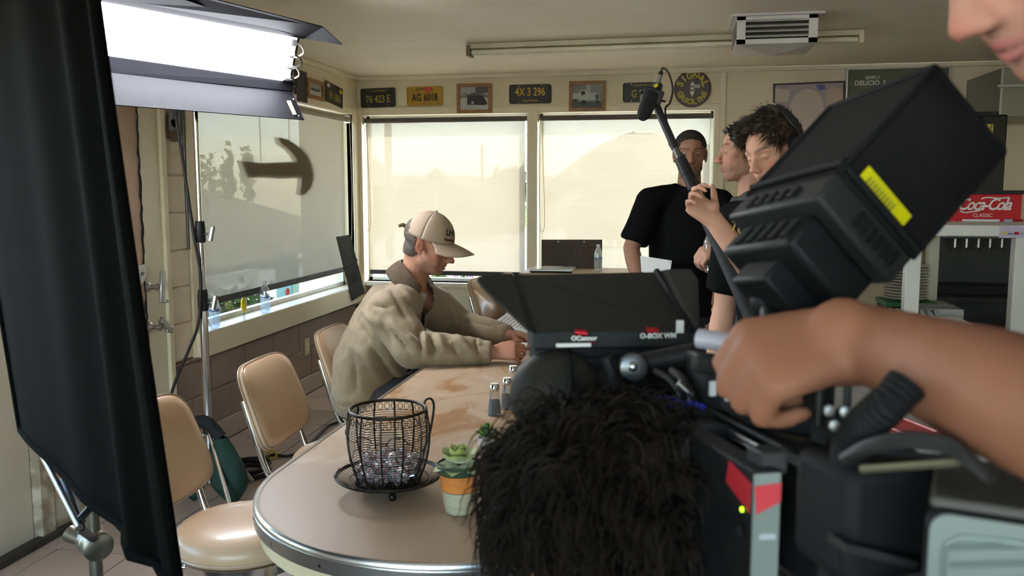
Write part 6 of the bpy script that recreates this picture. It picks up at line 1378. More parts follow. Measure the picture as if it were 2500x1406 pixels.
# shirt print: orange sunset band and letters
pr_t = [atD(1795, 607, 2.60), atD(1793, 582, 2.60), atD(1850, 612, 2.60), atD(1862, 655, 2.60)]
M_or = mat('print_orange', (0.60, 0.22, 0.03), 0.7, col2=(0.50, 0.07, 0.03), nscale=14)
ptp = MB().prism([atD(1786, 596, 2.545), atD(1790, 575, 2.545), atD(1858, 612, 2.53), atD(1868, 652, 2.53), atD(1826, 628, 2.54)], bc*0.003).build('shirt_print', M_or, p4_)
me_ = text_mesh('TOR', 0.040, 0.001, 0.9, 0.0008); me_.transform(frame(atD(1812, 562, 2.545), rc*0.93-uc*0.35, uc)); link('shirt_letters', me_, mat('print_yellow', (0.55, 0.36, 0.06), 0.7), p4_)
# headphones
hp = thing('headphones', 'black over-ear headphones on the boom operator', 'headphones', M4 @ V((0, -0.02, 0.14)))
def bandp(a, r0=0.103, r1=0.146): return M4 @ V((r0*math.cos(a), -0.030, 0.008+r1*math.sin(a)))
mb = MB()
def bd_(u, v):
    a = -0.05+(PI+0.1)*u; p = bandp(a); t_ = (v-0.5); return p+(M4.to_3x3().normalized() @ V((0, 1, 0)))*t_*(0.032 if 0.15 < u < 0.85 else 0.020)
mb.grid(bd_, 40, 4); mb.build('headband', mat('headphone_black', (0.014, 0.014, 0.016), 0.4), hp, smooth=True, solid=0.007)
for q in (-1, 1):
    c = M4 @ V((q*0.094, -0.022, 0.004)); axq = M4.to_3x3().normalized() @ V((q, 0, 0)); MB().lathe([(0.030, -0.018), (0.040, -0.012), (0.040, 0.006), (0.034, 0.016), (0.001, 0.018)], c, 24, axq).build('ear_cup', MATS['headphone_black'], hp, smooth=True)
    MB().obox(M4 @ V((q*0.104, -0.030, 0.052)), (M4.to_3x3().normalized() @ V((0.004, 0, 0))), (M4.to_3x3().normalized() @ V((0, 0.012, 0))), (M4.to_3x3().normalized() @ V((0, 0, 0.022)))).build('slider', M_blackmetal, hp, bevel=0.002)
for k, chh in enumerate('SENNHEISER'):
    a = 1.18+0.72-0.085*k; R_ = M4.to_3x3().normalized(); tn = (bandp(a-0.02)-bandp(a+0.02)).normalized(); nm = (bandp(a)-M4 @ V((0, -0.03, 0.02))).normalized(); fy = R_ @ V((0, 1, 0))
    me_ = text_mesh(chh, 0.014, 0.0004); Mx = frame(bandp(a)+nm*0.0065, -tn, -fy); 
    if Mx.to_3x3().col[2].dot(nm) < 0: Mx = frame(bandp(a)+nm*0.0065, tn, -fy)
    me_.transform(Mx); link('letter', me_, M_sw, hp)
# boom pole with microphone
bm_ = thing('boom_pole', 'black boom pole gripped by the boom operator', 'boom pole', PB1)
dpole = (PB1-PB0).normalized()
def along(px, py): 
    k = ((atD(px, py, 2.62)-PB0).dot(dpole)); return PB0+dpole*k
MB().tube([PB0, along(1640, 340)], 0.0125, 12).build('tip_section', M_blackmetal, bm_, smooth=True)
MB().tube([along(1640, 340), along(1715, 510)], 0.0105, 12).build('chrome_section', mat('pole_grey', (0.16, 0.16, 0.16), 0.3, 0.8), bm_, smooth=True)
MB().tube([along(1652, 370), along(1672, 415)], 0.0175, 12).build('lock_collar', M_blackmetal, bm_, smooth=True); MB().tube([along(1672, 415), along(1690, 455)], 0.0160, 12).build('lock_collar', M_blackmetal, bm_, smooth=True)
MB().tube([along(1700, 500), PB1], 0.0185, 12).build('grip_section', mat('pole_foam', (0.02, 0.021, 0.024), 0.6), bm_, smooth=True)
MB().tube(smoothpath([along(1622, 300)+rc*0.012, along(1630, 330)-rc*0.012, along(1645, 360)+rc*0.014, along(1660, 400)+rc*0.02, along(1690, 470)+rc*0.025, along(1720, 540)+rc*0.02, along(1800, 720)+rc*0.012], 6), 0.004, 6).build('cable', M_cable, bm_, smooth=True)
mcp = atD(1590, 232, 2.74); mi = thing('boom_microphone', 'black shotgun microphone with foam windscreen at the tip of the boom', 'microphone', mcp)
ma, mz = atD(1567, 290, 2.70), atD(1616, 172, 2.76); md = (mz-ma).normalized()
MB().tube([ma+md*k*0.012 for k in range(9)], [0.012, 0.020, 0.0225, 0.0235, 0.0235, 0.0235, 0.0235, 0.023, 0.021], 16).build('foam_windscreen', mat('foam_black', (0.010, 0.010, 0.011), 0.95, bump=0.3, bscale=300), mi, smooth=True)
MB().tube([ma+md*0.09, ma+md*0.135], 0.011, 12).build('mic_body', M_blackmetal, mi, smooth=True); MB().tube([ma+md*0.135, ma+md*0.168], 0.0095, 12).build('connector', M_steel, mi, smooth=True); MB().tube([ma+md*0.165, ma+md*0.185], [0.0095, 0.006], 12).build('connector_boot', M_black, mi, smooth=True)
MB().obox(atD(1592, 236, 2.735), rc*0.030-uc*0.010, uc*0.022+rc*0.008, bc*0.018).build('shock_mount', M_blackmetal, mi, bevel=0.004)
for kx, ky in ((-0.026, 0.01), (0.026, -0.012), (0.02, 0.024), (-0.02, -0.024)): MB().tube([atD(1592, 236, 2.735)+rc*kx+uc*ky, atD(1592, 236, 2.735)+rc*kx*1.5+uc*ky*1.4+bc*0.01], 0.004, 6).build('elastic', M_black, mi)
MB().tube([atD(1598, 212, 2.71), atD(1605, 206, 2.71)], 0.006, 6).build('yellow_clip', M_tie, mi); MB().tube([atD(1592, 246, 2.73), PB0], 0.009, 8).build('swivel', M_blackmetal, mi, smooth=True)
MB().tube(smoothpath([ma+md*0.182, ma+md*0.20, atD(1632, 178, 2.75), atD(1642, 215, 2.75), atD(1636, 250, 2.74), atD(1624, 268, 2.73), along(1620, 292)+bc*0.012], 6), 0.0035, 6).build('mic_cable', M_cable, mi, smooth=True)
# ------------------------------------------------------------------ 5 assistant at the right edge: face and reaching arm
a5 = math.radians(36); f5 = (-rc*0.97+bc*0.20).normalized(); f5h = V((f5.x, f5.y, 0)).normalized(); fd5 = f5h*math.cos(a5)-Z3*math.sin(a5)
M5 = headframe((0, 0, 0), fd5, (0, 0, 1), 1.0); tip = atD(2323, 92, 0.66); M5.translation = tip-(M5.to_3x3() @ V((0, 0.1265, -0.027)))
hd5 = M5.translation.copy(); p5_ = thing('person', 'camera assistant leaning in at the right edge with an outstretched bare arm', 'person', (hd5.x+0.25, hd5.y-0.02, 0))
J = stand_joints((hd5.x+0.50, hd5.y-0.06), f5h, hd5+rc*0.34, 1.0)
J['neck'] = M5 @ V((0, -0.075, -0.15)); J['neck'] = M5 @ V((0, -0.10, -0.14)); J['yoke'] = J['neck']+V((0.20, -0.03, -0.03)); J['shr'] = J['yoke']+V((0.05, 0.16, -0.03)); J['elr'] = J['shr']+V((0.12, 0.05, -0.28)); J['wrr'] = J['elr']+V((0.02, 0, -0.24)) 
J['shl'] = J['yoke']+V((0.02, -0.19, -0.02)); J['ell'] = atD(2760, 1085, 0.50); J['wrl'] = atD(2118, 836, 0.715)
J['shl'] = atD(3050, 560, 0.45)
P = body_prims(J, f5h, M5, 1.0)
P += [('c', J['ell'].lerp(J['wrl'], 0.1), 0.047, J['ell'].lerp(J['wrl'], 0.45), 0.044), ('c', J['ell'].lerp(J['wrl'], 0.45), 0.044, J['ell'].lerp(J['wrl'], 0.97), 0.0325), ('e', J['wrl']-rc*0.02, (0.034, 0.03, 0.038))]
h7_, _t = hand_prims(J['wrl']-rc*0.005, -rc*0.97-uc*0.16-bc*0.05, bc*0.66+uc*0.75, 1, ((62, 78, 45), (66, 80, 45), (70, 82, 45), (72, 82, 45)), 1.10, (0.05, 0.35, 1.0), 0.2, fr=1.25)
h8_, _t = hand_prims(J['wrr'], V((0, 0, -1)), f5h.cross(Z3), -1, (20, 25, 15), 1.05)
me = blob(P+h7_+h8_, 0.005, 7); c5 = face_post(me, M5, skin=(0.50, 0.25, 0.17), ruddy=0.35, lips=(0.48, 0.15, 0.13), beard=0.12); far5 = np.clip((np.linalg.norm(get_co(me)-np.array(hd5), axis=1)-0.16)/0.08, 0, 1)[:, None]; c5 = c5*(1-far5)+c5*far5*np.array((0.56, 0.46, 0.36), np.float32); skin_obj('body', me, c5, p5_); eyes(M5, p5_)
hair_cap('hair', M5, hairpred(), M_hbrown, p5_, 0.012, 0.006, 0.004)
J2 = dict(J); tee(J2, f5h, MATS['grey_cotton'], p5_, 1.0, 20, 0.018, 0.5, 0.004); trousers(J, f5h, MATS['blue_denim'], p5_, 1.0); shoes(J, p5_, M_black, f5h)
# ------------------------------------------------------------------ 6 camera operator seen from behind
hd6 = atD(1456, 1300, 0.92); f6 = (-bc*0.80-rc*0.60); f6 = V((f6.x, f6.y, 0)).normalized(); a6 = math.radians(16)
M6 = headframe(hd6, f6*math.cos(a6)-Z3*math.sin(a6), (0, 0, 1), 1.06, -0.16); p6_ = thing('person', 'camera operator with shaggy dark hair seen from behind, crouched low', 'person', (hd6.x+0.05, hd6.y-0.06, 0))
J = {}; r6 = f6.cross(Z3)
J['neck'] = hd6+V((0.05, -0.06, -0.17)); J['yoke'] = J['neck']+V((0.01, -0.03, -0.08)); J['chest'] = J['neck']+V((0.02, -0.06, -0.20)); J['waist'] = J['neck']+V((0.02, -0.09, -0.40)); J['pelvis'] = J['neck']+V((0.02, -0.12, -0.54))
for q, k in (('r', 1), ('l', -1)):
    J['sh'+q] = J['yoke']+r6*k*0.185; J['el'+q] = J['sh'+q]+r6*k*0.05+f6*0.08-Z3*0.27; J['wr'+q] = J['el'+q]+f6*0.22+Z3*0.08; J['hp'+q] = J['pelvis']+r6*k*0.1; J['kn'+q] = J['hp'+q]+f6*0.36+r6*k*0.08+Z3*0.02; J['an'+q] = V((J['kn'+q].x, J['kn'+q].y, 0.085))-f6*0.14; J['toe'+q] = J['an'+q]+f6*0.14-Z3*0.05
P = body_prims(J, f6, M6, 1.03)
h9_, _t = hand_prims(J['wrr'], f6+Z3*0.4, Z3, 1, (40, 45, 30), 1.05); h10_, _t = hand_prims(J['wrl'], f6+Z3*0.4, Z3, -1, (40, 45, 30), 1.05)
me = blob(P+h9_+h10_, 0.006, 5); c6 = face_post(me, M6, skin=(0.48, 0.25, 0.17), ruddy=0.3); skin_obj('body', me, c6, p6_); eyes(M6, p6_)
hp6 = hairpred(0.068, -0.01, -0.075); hair_cap('hair', M6, hp6, M_hblk, p6_, 0.014, 0.006, 0.004, (0.068, 0.060, 0.066))
rt = scalp(M6, 900, hp6, 9, (0.088, 0.106, 0.092)); R6 = M6.to_3x3().normalized()
strands('hair_tufts', locks([(a, n, (R6 @ V((-0.5 if l.x < 0 else 0.5, -0.25, -0.7)))) for a, n, l in rt], 14, 0.0050), None, p6_, 0.062, 0.0015, 6, 1.25, 11, 0.35, 0.05, 0.22, mats=[M_hblk, mat('hair_soft_brown', (0.042, 0.027, 0.017), 0.7, var=0.4, nscale=40, spec=0.1)])
tee(J, f6, MATS['black_cotton'], p6_, 1.05, 30, 0.02, 0.85, 0.005); trousers(J, f6, MATS['black_trousers'], p6_, 1.03); shoes(J, p6_, M_black, f6)
# ================================================================== camera rig in the foreground
RD = V((-0.432, 0.902, 0)); RR = V((0.902, 0.432, 0)); RU = V((0, 0, 1))
M_cb = mat('camera_black', (0.007, 0.007, 0.0072), 0.55, var=0.25, nscale=40, bump=0.05, bscale=200, spec=0.25); M_cb2 = mat('camera_charcoal', (0.020, 0.020, 0.019), 0.55, var=0.2, nscale=20, spec=0.3); M_rub = mat('camera_rubber', (0.008, 0.008, 0.008), 0.7, spec=0.2)
M_red = mat('red_tape', (0.48, 0.015, 0.025), 0.5); M_grn = mat('grey_green_metal', (0.16, 0.19, 0.165), 0.4, 0.3, var=0.1); M_redan = mat('anodised_red', (0.35, 0.01, 0.015), 0.3, 0.6)
M_flagb = mat('matte_flag', (0.026, 0.024, 0.019), 0.8, var=0.08, nscale=5, spec=0.2)
# matte box with French flag
mx = thing('matte_box', 'black camera matte box with a raised top flap and side wings', 'matte box', atD(1490, 960, 1.1))
def quad(pts, name, m, parent, th=0.003, bev=0.0):
    P = [atD(*p) for p in pts]; n = (P[1]-P[0]).cross(P[-1]-P[0]).normalized(); n = n if n.dot(bc) < 0 else -n
    return MB().prism(P, n*th).build(name, m, parent, bevel=bev)
quad([(1306, 812, 1.085), (1688, 804, 1.125), (1605, 664, 1.265), (1285, 671, 1.235), (1253, 668, 1.23)], 'top_flap', M_flagb, mx)
quad([(1302, 808, 1.085), (1252, 667, 1.232), (1182, 668, 1.20), (1166, 680, 1.19), (1180, 700, 1.17), (1288, 802, 1.08)], 'side_wing', M_flagb, mx)
quad([(1691, 806, 1.12), (1702, 800, 1.10), (1699, 684, 1.19), (1682, 658, 1.215), (1628, 658, 1.235), (1600, 664, 1.255)], 'side_wing', M_flagb, mx)
MB().tube([atD(1253, 668, 1.228), atD(1304, 812, 1.082)], 0.0022, 6).build('hinge_rod', M_cb, mx); MB().tube([atD(1603, 662, 1.25), atD(1691, 806, 1.117)], 0.005, 6).build('hinge_rod', M_rub, mx)
fa, fb = atD(1300, 832, 1.085), atD(1692, 826, 1.12); fc = (fa+fb)/2; fx_ = (fb-fa)/2; fxn = fx_.normalized(); fyv = fxn.cross(RU).normalized(); fyv = fyv if fyv.dot(bc) < 0 else -fyv
bar_ = MB().obox(fc+fyv*0.02, fx_, fyv*0.02, RU*0.0105).build('top_bar', M_cb2, mx, bevel=0.002)
put_text('brand_text', 'OConnor', 0.0082, frame(atD(1426, 826, 1.086), fxn, RU), M_sw, bar_, depth=0.0003, bold=0.0003); put_text('model_text', 'O-BOX WM', 0.0090, frame(atD(1607, 820, 1.102), fxn, RU), M_sw, bar_, depth=0.0003, bold=0.0003)
for x, y, d in ((1418, 811, 1.088), (1592, 806, 1.105)): MB().tube([atD(x-15, y, d), atD(x+15, y+3, d)], 0.0045, 8).build('red_latch', M_redan, bar_, smooth=True)
MB().obox(atD(1426, 837, 1.086), fxn*0.016, fyv*0.0006, RU*0.0006).build('red_underline', M_redan, bar_)
MB().obox(fc-RU*0.058+fyv*0.025, fx_*0.96, fyv*0.02, RU*0.048).build('housing', M_cb, mx, bevel=0.004)
MB().obox(fc-RU*0.058-fyv*0.004, fx_*0.90, fyv*0.006, RU*0.036).build('filter_stage', M_rub, mx, bevel=0.003)
MB().obox(atD(1400, 842, 1.08), fxn*0.022, fyv*0.002, RU*0.0022).build('filter_tab', M_sw, mx); MB().obox(atD(1660, 797, 1.105), fxn*0.0045, fyv*0.002, RU*0.008).build('white_tab', M_sw, mx)
# lens and rods
cm = thing('cinema_camera', 'black digital cinema camera body with lens, rods and red tape', 'camera', onZ(1900, 1350, 1.06))
L0, L1 = atD(1560, 1040, 1.07), atD(1720, 1112, 0.86); ld = (L1-L0).normalized()
def ring_(a, b_, r0, r1, m, nm): return MB().lathe([(r0*0.9, 0), (r0, 0.001), (r1, (b_-a)-0.001), (r1*0.9, b_-a)], L0+ld*a, 32, ld).build(nm, m, cm, smooth=True)
LL = (L1-L0).length
ring_(0.0, 0.05, 0.050, 0.048, M_cb, 'lens_front'); ring_(0.10, 0.108, 0.0475, 0.0475, mat('blue_ring', (0.04, 0.06, 0.45), 0.35), 'blue_band'); ring_(0.05, 0.10, 0.046, 0.046, M_rub, 'focus_ring'); ring_(0.15, 0.162, 0.0485, 0.0485, MATS['blue_ring'], 'blue_band'); ring_(0.108, LL-0.02, 0.044, 0.042, M_cb, 'lens_barrel'); ring_(LL-0.02, LL+0.03, 0.036, 0.036, M_cb, 'lens_mount')
for k in range(40):
    a = 2*PI*k/40; u_ = ld.orthogonal().normalized(); w_ = ld.cross(u_); p = L0+ld*0.06+(u_*math.cos(a)+w_*math.sin(a))*0.0455; MB().tube([p, p+ld*0.036], 0.0012, 4).build('gear_tooth', M_cb, cm)
# top support arm with clamp knob
A0, A1 = atD(1538, 893, 1.02), atD(1700, 862, 0.98); MB().tube([A0, A1], 0.0125, 14).build('support_arm', M_cb, cm, smooth=True); ck = MB().lathe([(0.010, -0.012), (0.0155, -0.010), (0.0155, 0.010), (0.010, 0.012)], atD(1545, 895, 1.0), 20, bc).build('arm_clamp', mat('dull_metal', (0.12, 0.12, 0.12), 0.3, 0.8), cm, smooth=True); MB().ell(atD(1545, 895, 0.985), 0.006, 10, 6).build('clamp_bolt', M_steel, ck, smooth=True)
for (x0, y0, x1, y1, d, r_) in ((1480, 872, 1520, 985, 1.03, .008), (1690, 868, 1720, 985, .96, .008), (1655, 935, 1690, 965, .93, .004)): MB().tube([atD(x0, y0, d), atD(x1, y1, d)], r_, 8).build('bracket', M_steel if r_ < .005 else M_cb, cm, smooth=True)
MB().tube(smoothpath([atD(1640, 905, .97), atD(1665, 925, .95), atD(1690, 975, .93), atD(1695, 1060, .90), atD(1690, 1120, .88)], 6), 0.005, 8).build('wire', M_cable, cm, smooth=True); MB().tube(smoothpath([atD(1600, 905, .98), atD(1640, 930, .96), atD(1670, 975, .94)], 6), 0.004, 8).build('wire', M_cable, cm, smooth=True)
# body
zt_ = 1.262; b0 = onZ(1692, 1000, zt_); b1 = onZ(1895, 1108, zt_); bl = (b1-b0); axb = bl.normalized(); rb_ = axb.cross(RU); rb_ = rb_ if rb_.dot(rc) > 0 else -rb_
bcn = (b0+b1)/2+rb_*0.075-RU*0.085
MB().obox(bcn, axb*bl.length*0.5, rb_*0.075, RU*0.085).build('body', M_cb, cm, bevel=0.006)
for k in range(2): MB().tube([b0-axb*0.03+rb_*(0.004+0.018*k)+RU*(0.006-0.003*k), b1+axb*0.055+rb_*(0.004+0.018*k)+RU*(0.006-0.003*k)], 0.004, 8).build('top_rail', M_cb2, cm, smooth=True)
M_raillt = mat('rail_grey', (0.09, 0.09, 0.085), 0.4, 0.6)
for k in range(2): MB().tube([atD(1655, 984+14*k, 0.965), atD(1905, 1118+12*k, 0.735)], 0.0022, 6).build('edge_rail', M_raillt, cm, smooth=True)
MB().tube([atD(1900, 1108, 0.74), atD(2130, 1166, 0.66)], 0.0025, 6).build('edge_rail', M_raillt, cm, smooth=True)
# side module with tape
q0 = atD(1838, 1150, 0.715); q1 = atD(1903, 1146, 0.705); sw = (q1-q0); ax_s = (b0-b1).normalized()
mo = MB().prism([q0, q1, q1+ax_s*0.20, q0+ax_s*0.20], (0, 0, -0.17)).build('side_module', M_cb, cm, bevel=0.002)
fcn = sw.normalized(); 
MB().prism([q0-RU*0.002-ax_s*0.001, q1-RU*0.002-ax_s*0.001, q1-RU*0.17-ax_s*0.001, q0-RU*0.17-ax_s*0.001], -ax_s*0.0015).build('module_edge', M_grn, mo)
MB().prism([q0-ax_s*0.003-RU*0.012, q1-ax_s*0.003-RU*0.010, q1-ax_s*0.003-RU*0.026, q0.lerp(q1, 0.1)-ax_s*0.003-RU*0.036], -ax_s*0.0006).build('tape', M_red, mo)
lf = -fcn; MB().prism([q0+lf*0.0012-RU*0.010, q0+ax_s*0.036+lf*0.0012-RU*0.002, q0+ax_s*0.040+lf*0.0012-RU*0.022, q0+lf*0.0012-RU*0.036], lf*0.0006).build('tape', mat('red_tape_side_shaded', (0.36, 0.012, 0.02), 0.5), mo)  # side face of the wrapped tape coloured darker, shade put into the red
MB().lathe([(0.002, 0), (0.0018, 0.0015), (0.0005, 0.002)], q0+ax_s*0.012+lf*0.001-RU*0.037, 12, lf).build('status_light', mat('green_led', (0.1, 0.4, 0.0), 0.3, emis=(0.45, 0.9, 0.02), estr=1.2), mo); MB().lathe([(0.006, 0), (0.0055, 0.004), (0.001, 0.0045)], q0+ax_s*0.010+lf*0.001-RU*0.055, 12, lf).build('port', M_rub, mo)
MB().obox(q1.lerp(q0, .45)-ax_s*0.0032-RU*0.055, fcn*0.0065, ax_s*0.0006, RU*0.0025).build('white_mark', mat('mark_grey', (0.35, 0.37, 0.36), 0.5), mo)
# top plate clamp block near the module
MB().obox(atD(1872, 1122, 0.725), fcn*0.011, ax_s*0.012, RU*0.010).build('rail_end', M_cb2, cm, bevel=0.002)
# rear block behind the module and battery
r0 = atD(2040, 1285, 0.72); MB().obox(r0+ax_s*0.02, rb_*0.026, ax_s*0.04, RU*0.055).build('rear_block', M_cb, cm, bevel=0.008)
c0 = atD(2268, 1246, 0.56); e0 = atD(2640, 1205, 0.52); wv = V((e0.x-c0.x, e0.y-c0.y, 0)); wn_ = wv.normalized(); dv = V((-wn_.y, wn_.x, 0)); dv = dv if dv.dot(bc) < 0 else -dv
bt = thing('camera_battery', 'grey-green camera battery pack at the lower right', 'battery', c0+wn_*0.05-RU*0.12)
MB().rbox(c0+wv*0.5+dv*0.055-RU*0.06, wn_*(wv.length*0.5+0.002), dv*0.055, RU*0.062, 0.012, 4).build('case', M_cb, bt, bevel=0.002)
MB().rbox(c0+wv*0.5-RU*0.06+dv*0.001, wn_*(wv.length*0.5-0.001), dv*0.003, RU*0.060, 0.012, 4).build('back_plate', M_grn, bt)
for k in range(6):
    a = c0+wn_*(0.010+0.004*k)-RU*(0.022+0.011*k)-dv*0.003; b_ = c0+wn_*0.088-RU*(0.004+0.0105*k)-dv*0.003; MB().tube([a, b_], 0.0018, 6).build('rib', M_grn, bt, smooth=True)
fr_pts = [c0+wn_*x-RU*z-dv*0.003 for x, z in ((0.014, 0.11), (0.010, 0.03), (0.016, 0.016), (0.03, 0.012), (0.1, 0.010))]; MB().tube(smoothpath(fr_pts, 4), 0.0016, 6).build('raised_edge', M_grn, bt, smooth=True)
MB().rbox(c0+wv*0.5+dv*0.055+RU*0.004, wn_*(wv.length*0.5), dv*0.05, RU*0.004, 0.003).build('top_cover', mat('battery_top', (0.06, 0.055, 0.045), 0.5), bt, bevel=0.003)
MB().obox(atD(2120, 1163, 0.63), wn_*0.011, dv*0.006, RU*0.004).build('release_tab', M_steel, cm, bevel=0.001)
# lower plates and cage on the bottom right of the body
MB().obox(atD(2130, 1345, 0.62), rb_*0.03+RU*-0.010, ax_s*0.01, RU*0.003).build('side_rail', M_cb2, cm); MB().obox(atD(2190, 1275, 0.63)+ax_s*0.03, rb_*0.045, ax_s*0.035, RU*0.043).build('rear_block', M_rub, cm, bevel=0.01)
# top handle, upright bracket
H0, H1 = atD(1706, 826, 0.83), atD(2010, 872, 0.76); MB().tube([H0, H1], 0.0095, 16).build('top_handle', mat('handle_lilac_sheen', (0.50, 0.49, 0.55), 0.28, 0.35), cm, smooth=True)  # grey-lilac base colour paints in the film light's reflection on the handle
MB().obox((H0*0.6+H1*0.4)-RU*0.024-bc*0.012, (H1-H0)*0.42, fyv*0.010, RU*0.010).build('handle_base', M_cb, cm, bevel=0.003)
def rect_ring(c, ux_, uz_, w, h, t, dep, name):
    mb = MB(); nn_ = V(ux_).cross(V(uz_)).normalized()
    for s_ in (-1, 1): mb.obox(V(c)+V(ux_)*s_*(w-t/2), V(ux_)*t/2, nn_*dep, V(uz_)*h); mb.obox(V(c)+V(uz_)*s_*(h-t/2), V(ux_)*(w-t), nn_*dep, V(uz_)*t/2)
    return mb.build(name, M_cb2, cm, bevel=0.002)
rect_ring(atD(2035, 968, 0.72), fcn, RU, 0.014, 0.024, 0.006, 0.006, 'upright_bracket'); MB().obox(atD(2035, 1045, 0.72), fcn*0.012, ax_s*0.012, RU*0.014).build('bracket_foot', M_cb, cm, bevel=0.003)
for x, y in ((2022, 1002), (2060, 1004), (2034, 1038)): MB().lathe([(0.005, 0), (0.0045, 0.004), (0.001, 0.0045)], atD(x, y, 0.705), 10, bc).build('screw', M_steel, cm, smooth=True)
MB().obox(atD(1890, 965, 0.83), (H1-H0)*0.36, fyv*0.03, RU*0.030).build('top_plate_block', M_cb, cm, bevel=0.004)
MB().obox(atD(1745, 960, 0.93), (H1-H0)*0.20, fyv*0.03, RU*0.040).build('front_block', M_rub, cm, bevel=0.004)
for x, y in ((1740, 948), (1772, 870), (1778, 960)): MB().obox(atD(x, y, 0.83), fcn*0.0025, ax_s*0.002, RU*0.007).build('scale_mark', MATS['mark_grey'], cm)
# corrugated cable and cable bundle
cc_ = smoothpath([atD(2215, 935, 0.60), atD(2170, 985, 0.60), atD(2110, 1040, 0.62), atD(2080, 1090, 0.63), atD(2072, 1150, 0.64)], 12)
MB().tube(cc_, [0.0125+0.0018*(k % 2) for k in range(len(cc_))], 14).build('corrugated_cable', M_rub, cm, smooth=False)
for k in range(3): MB().tube(smoothpath([atD(2060, 1120, 0.62), atD(2120, 1085+6*k, 0.60), atD(2210, 1066+8*k, 0.58), atD(2300, 1076+8*k, 0.57), atD(2352, 1105+6*k, 0.56), atD(2420, 1170, 0.54)], 6), 0.0042, 7).build('loose_cable', M_cable, cm, smooth=True)
for k in range(9):
    a = atD(2105+24*k, 1098+2*k, 0.62); MB().tube([a, a+rb_*0.014-ax_s*0.012], 0.0022, 5).build('vent_rib', M_cb2, cm)
MB().tube([atD(2100, 1145, 0.60), atD(2345, 1128, 0.57)], 0.003, 6).build('cage_edge', mat('brass_edge', (0.20, 0.18, 0.11), 0.4, 0.7), cm, smooth=True)
# viewfinder with rounded eyecup before the operator's face
vf = thing('viewfinder', 'dark rounded camera viewfinder hood in front of the operator\'s forehead', 'viewfinder', atD(1380, 1010, 1.08))
vc = atD(1362, 968, 1.10); MB().ell(vc, (0.062, 0.050, 0.060), 28, 18).build('eyecup', mat('eyecup_olive', (0.020, 0.018, 0.013), 0.6, spec=0.2), vf, smooth=True)
MB().tube([vc+rc*0.02, atD(1520, 940, 1.10)], [0.034, 0.026], 20).build('barrel', M_cb, vf, smooth=True); MB().tube([atD(1510, 945, 1.10), atD(1560, 930, 1.06)], 0.012, 10).build('mount_arm', M_cb, vf, smooth=True)
MB().lathe([(0.0605, -0.004), (0.0625, 0), (0.0605, 0.004)], vc+rc*0.012, 32, rc).build('seam_ring', M_rub, vf, smooth=True)
# tripod carrying the camera (below the frame)
tpc = bcn-RU*0.09; tp = thing('tripod', 'black tripod under the cinema camera', 'tripod', (tpc.x, tpc.y, 0)); MB().lathe([(0.05, -0.10), (0.06, -0.06), (0.05, -0.02), (0.07, 0.0)], (tpc.x, tpc.y, tpc.z), 20).build('head', M_cb, tp, smooth=True)
for k in range(3):
    a = 0.1+2*PI*k/3; d = V((math.cos(a), math.sin(a), 0)); MB().tube([V((tpc.x, tpc.y, tpc.z-0.1)), V((tpc.x, tpc.y, 0.03))+d*0.22], [0.02, 0.015], 8).build('leg', M_cb, tp, smooth=True)
# ------------------------------------------------------------------ monitor with sun hood (box solved from its three visible edges)
Pm = [(2279, 170), (2453, 371), (2032, 257), (2052, 419)]; dm = 0.80; k_ = dm/FPX
P0 = atD(2283, 165, dm); eb = rc*0.07195-uc*0.07501-bc*0.01592; ec = -rc*0.03883-uc*0.00431-bc*0.15494; ea = -rc*0.09854-uc*0.10035+bc*0.02748
ub_, uc_, ua_ = eb.normalized(), ec.normalized(), ea.normalized()
mn = thing('field_monitor', 'tilted field monitor with a deep black sun hood and yellow sticker', 'monitor', P0+ea+eb*0.5+ec*0.5)
M_hood = mat('hood_fabric', (0.0115, 0.0108, 0.0095), 0.8, var=0.15, nscale=8, bump=0.15, bscale=150, spec=0.15)
def hoodwall(a, u, v, nrm_, name):
    return MB().prism([a, a+u, a+u+v, a+v], nrm_*0.004).build(name, M_hood, mn, bevel=0.0015)
hoodwall(P0, ec, ea, ub_, 'hood_side'); hw = hoodwall(P0, eb, ea, uc_, 'hood_side'); hoodwall(P0+eb, ec, ea, -ub_, 'hood_side'); hoodwall(P0+ec, eb, ea, -uc_, 'hood_side')
# rolled edges
for a, b_ in ((P0, P0+ea), (P0+eb, P0+eb+ea), (P0, P0+eb), (P0, P0+ec), (P0+ec, P0+ec+ea)): MB().tube([a, b_], 0.0035, 8).build('bound_edge', M_rub, mn, smooth=True)
S0 = P0+ea*0.885-uc_*0.0005
def hpt(b_, a_): return P0+eb*b_+ea*a_-uc_*0.0008
stp = [hpt(0.15, 0.96), hpt(0.15, 0.82), hpt(0.74, 0.82), hpt(0.74, 0.96)]
stk = MB().prism(stp, -uc_*0.0008).build('sticker', mat('bright_yellow_sticker', (0.70, 0.62, 0.0), 0.5), hw)
fx2 = frame(hpt(0.42, 0.89)-uc_*0.0012, ub_, -ua_)
if fx2.to_3x3().col[2].dot(bc) < 0: fx2 = frame(hpt(0.42, 0.89)-uc_*0.0012, ub_, ua_)
for k in range(9): MB().prism([hpt(0.22+0.04*k, .86), hpt(0.245+0.04*k, .86), hpt(0.245+0.04*k, .92), hpt(0.22+0.04*k, .92)], -uc_*0.0014).build('faded_print', mat('faded_ink', (0.28, 0.25, 0.02), 0.6), stk)
MB().tube([hpt(0.19, .94)-uc_*.001, hpt(0.60, .94)-uc_*.001, hpt(0.60, .84)-uc_*.001, hpt(0.19, .84)-uc_*.001], 0.0004, 4, closed=True).build('sticker_frame', M_sy, stk)
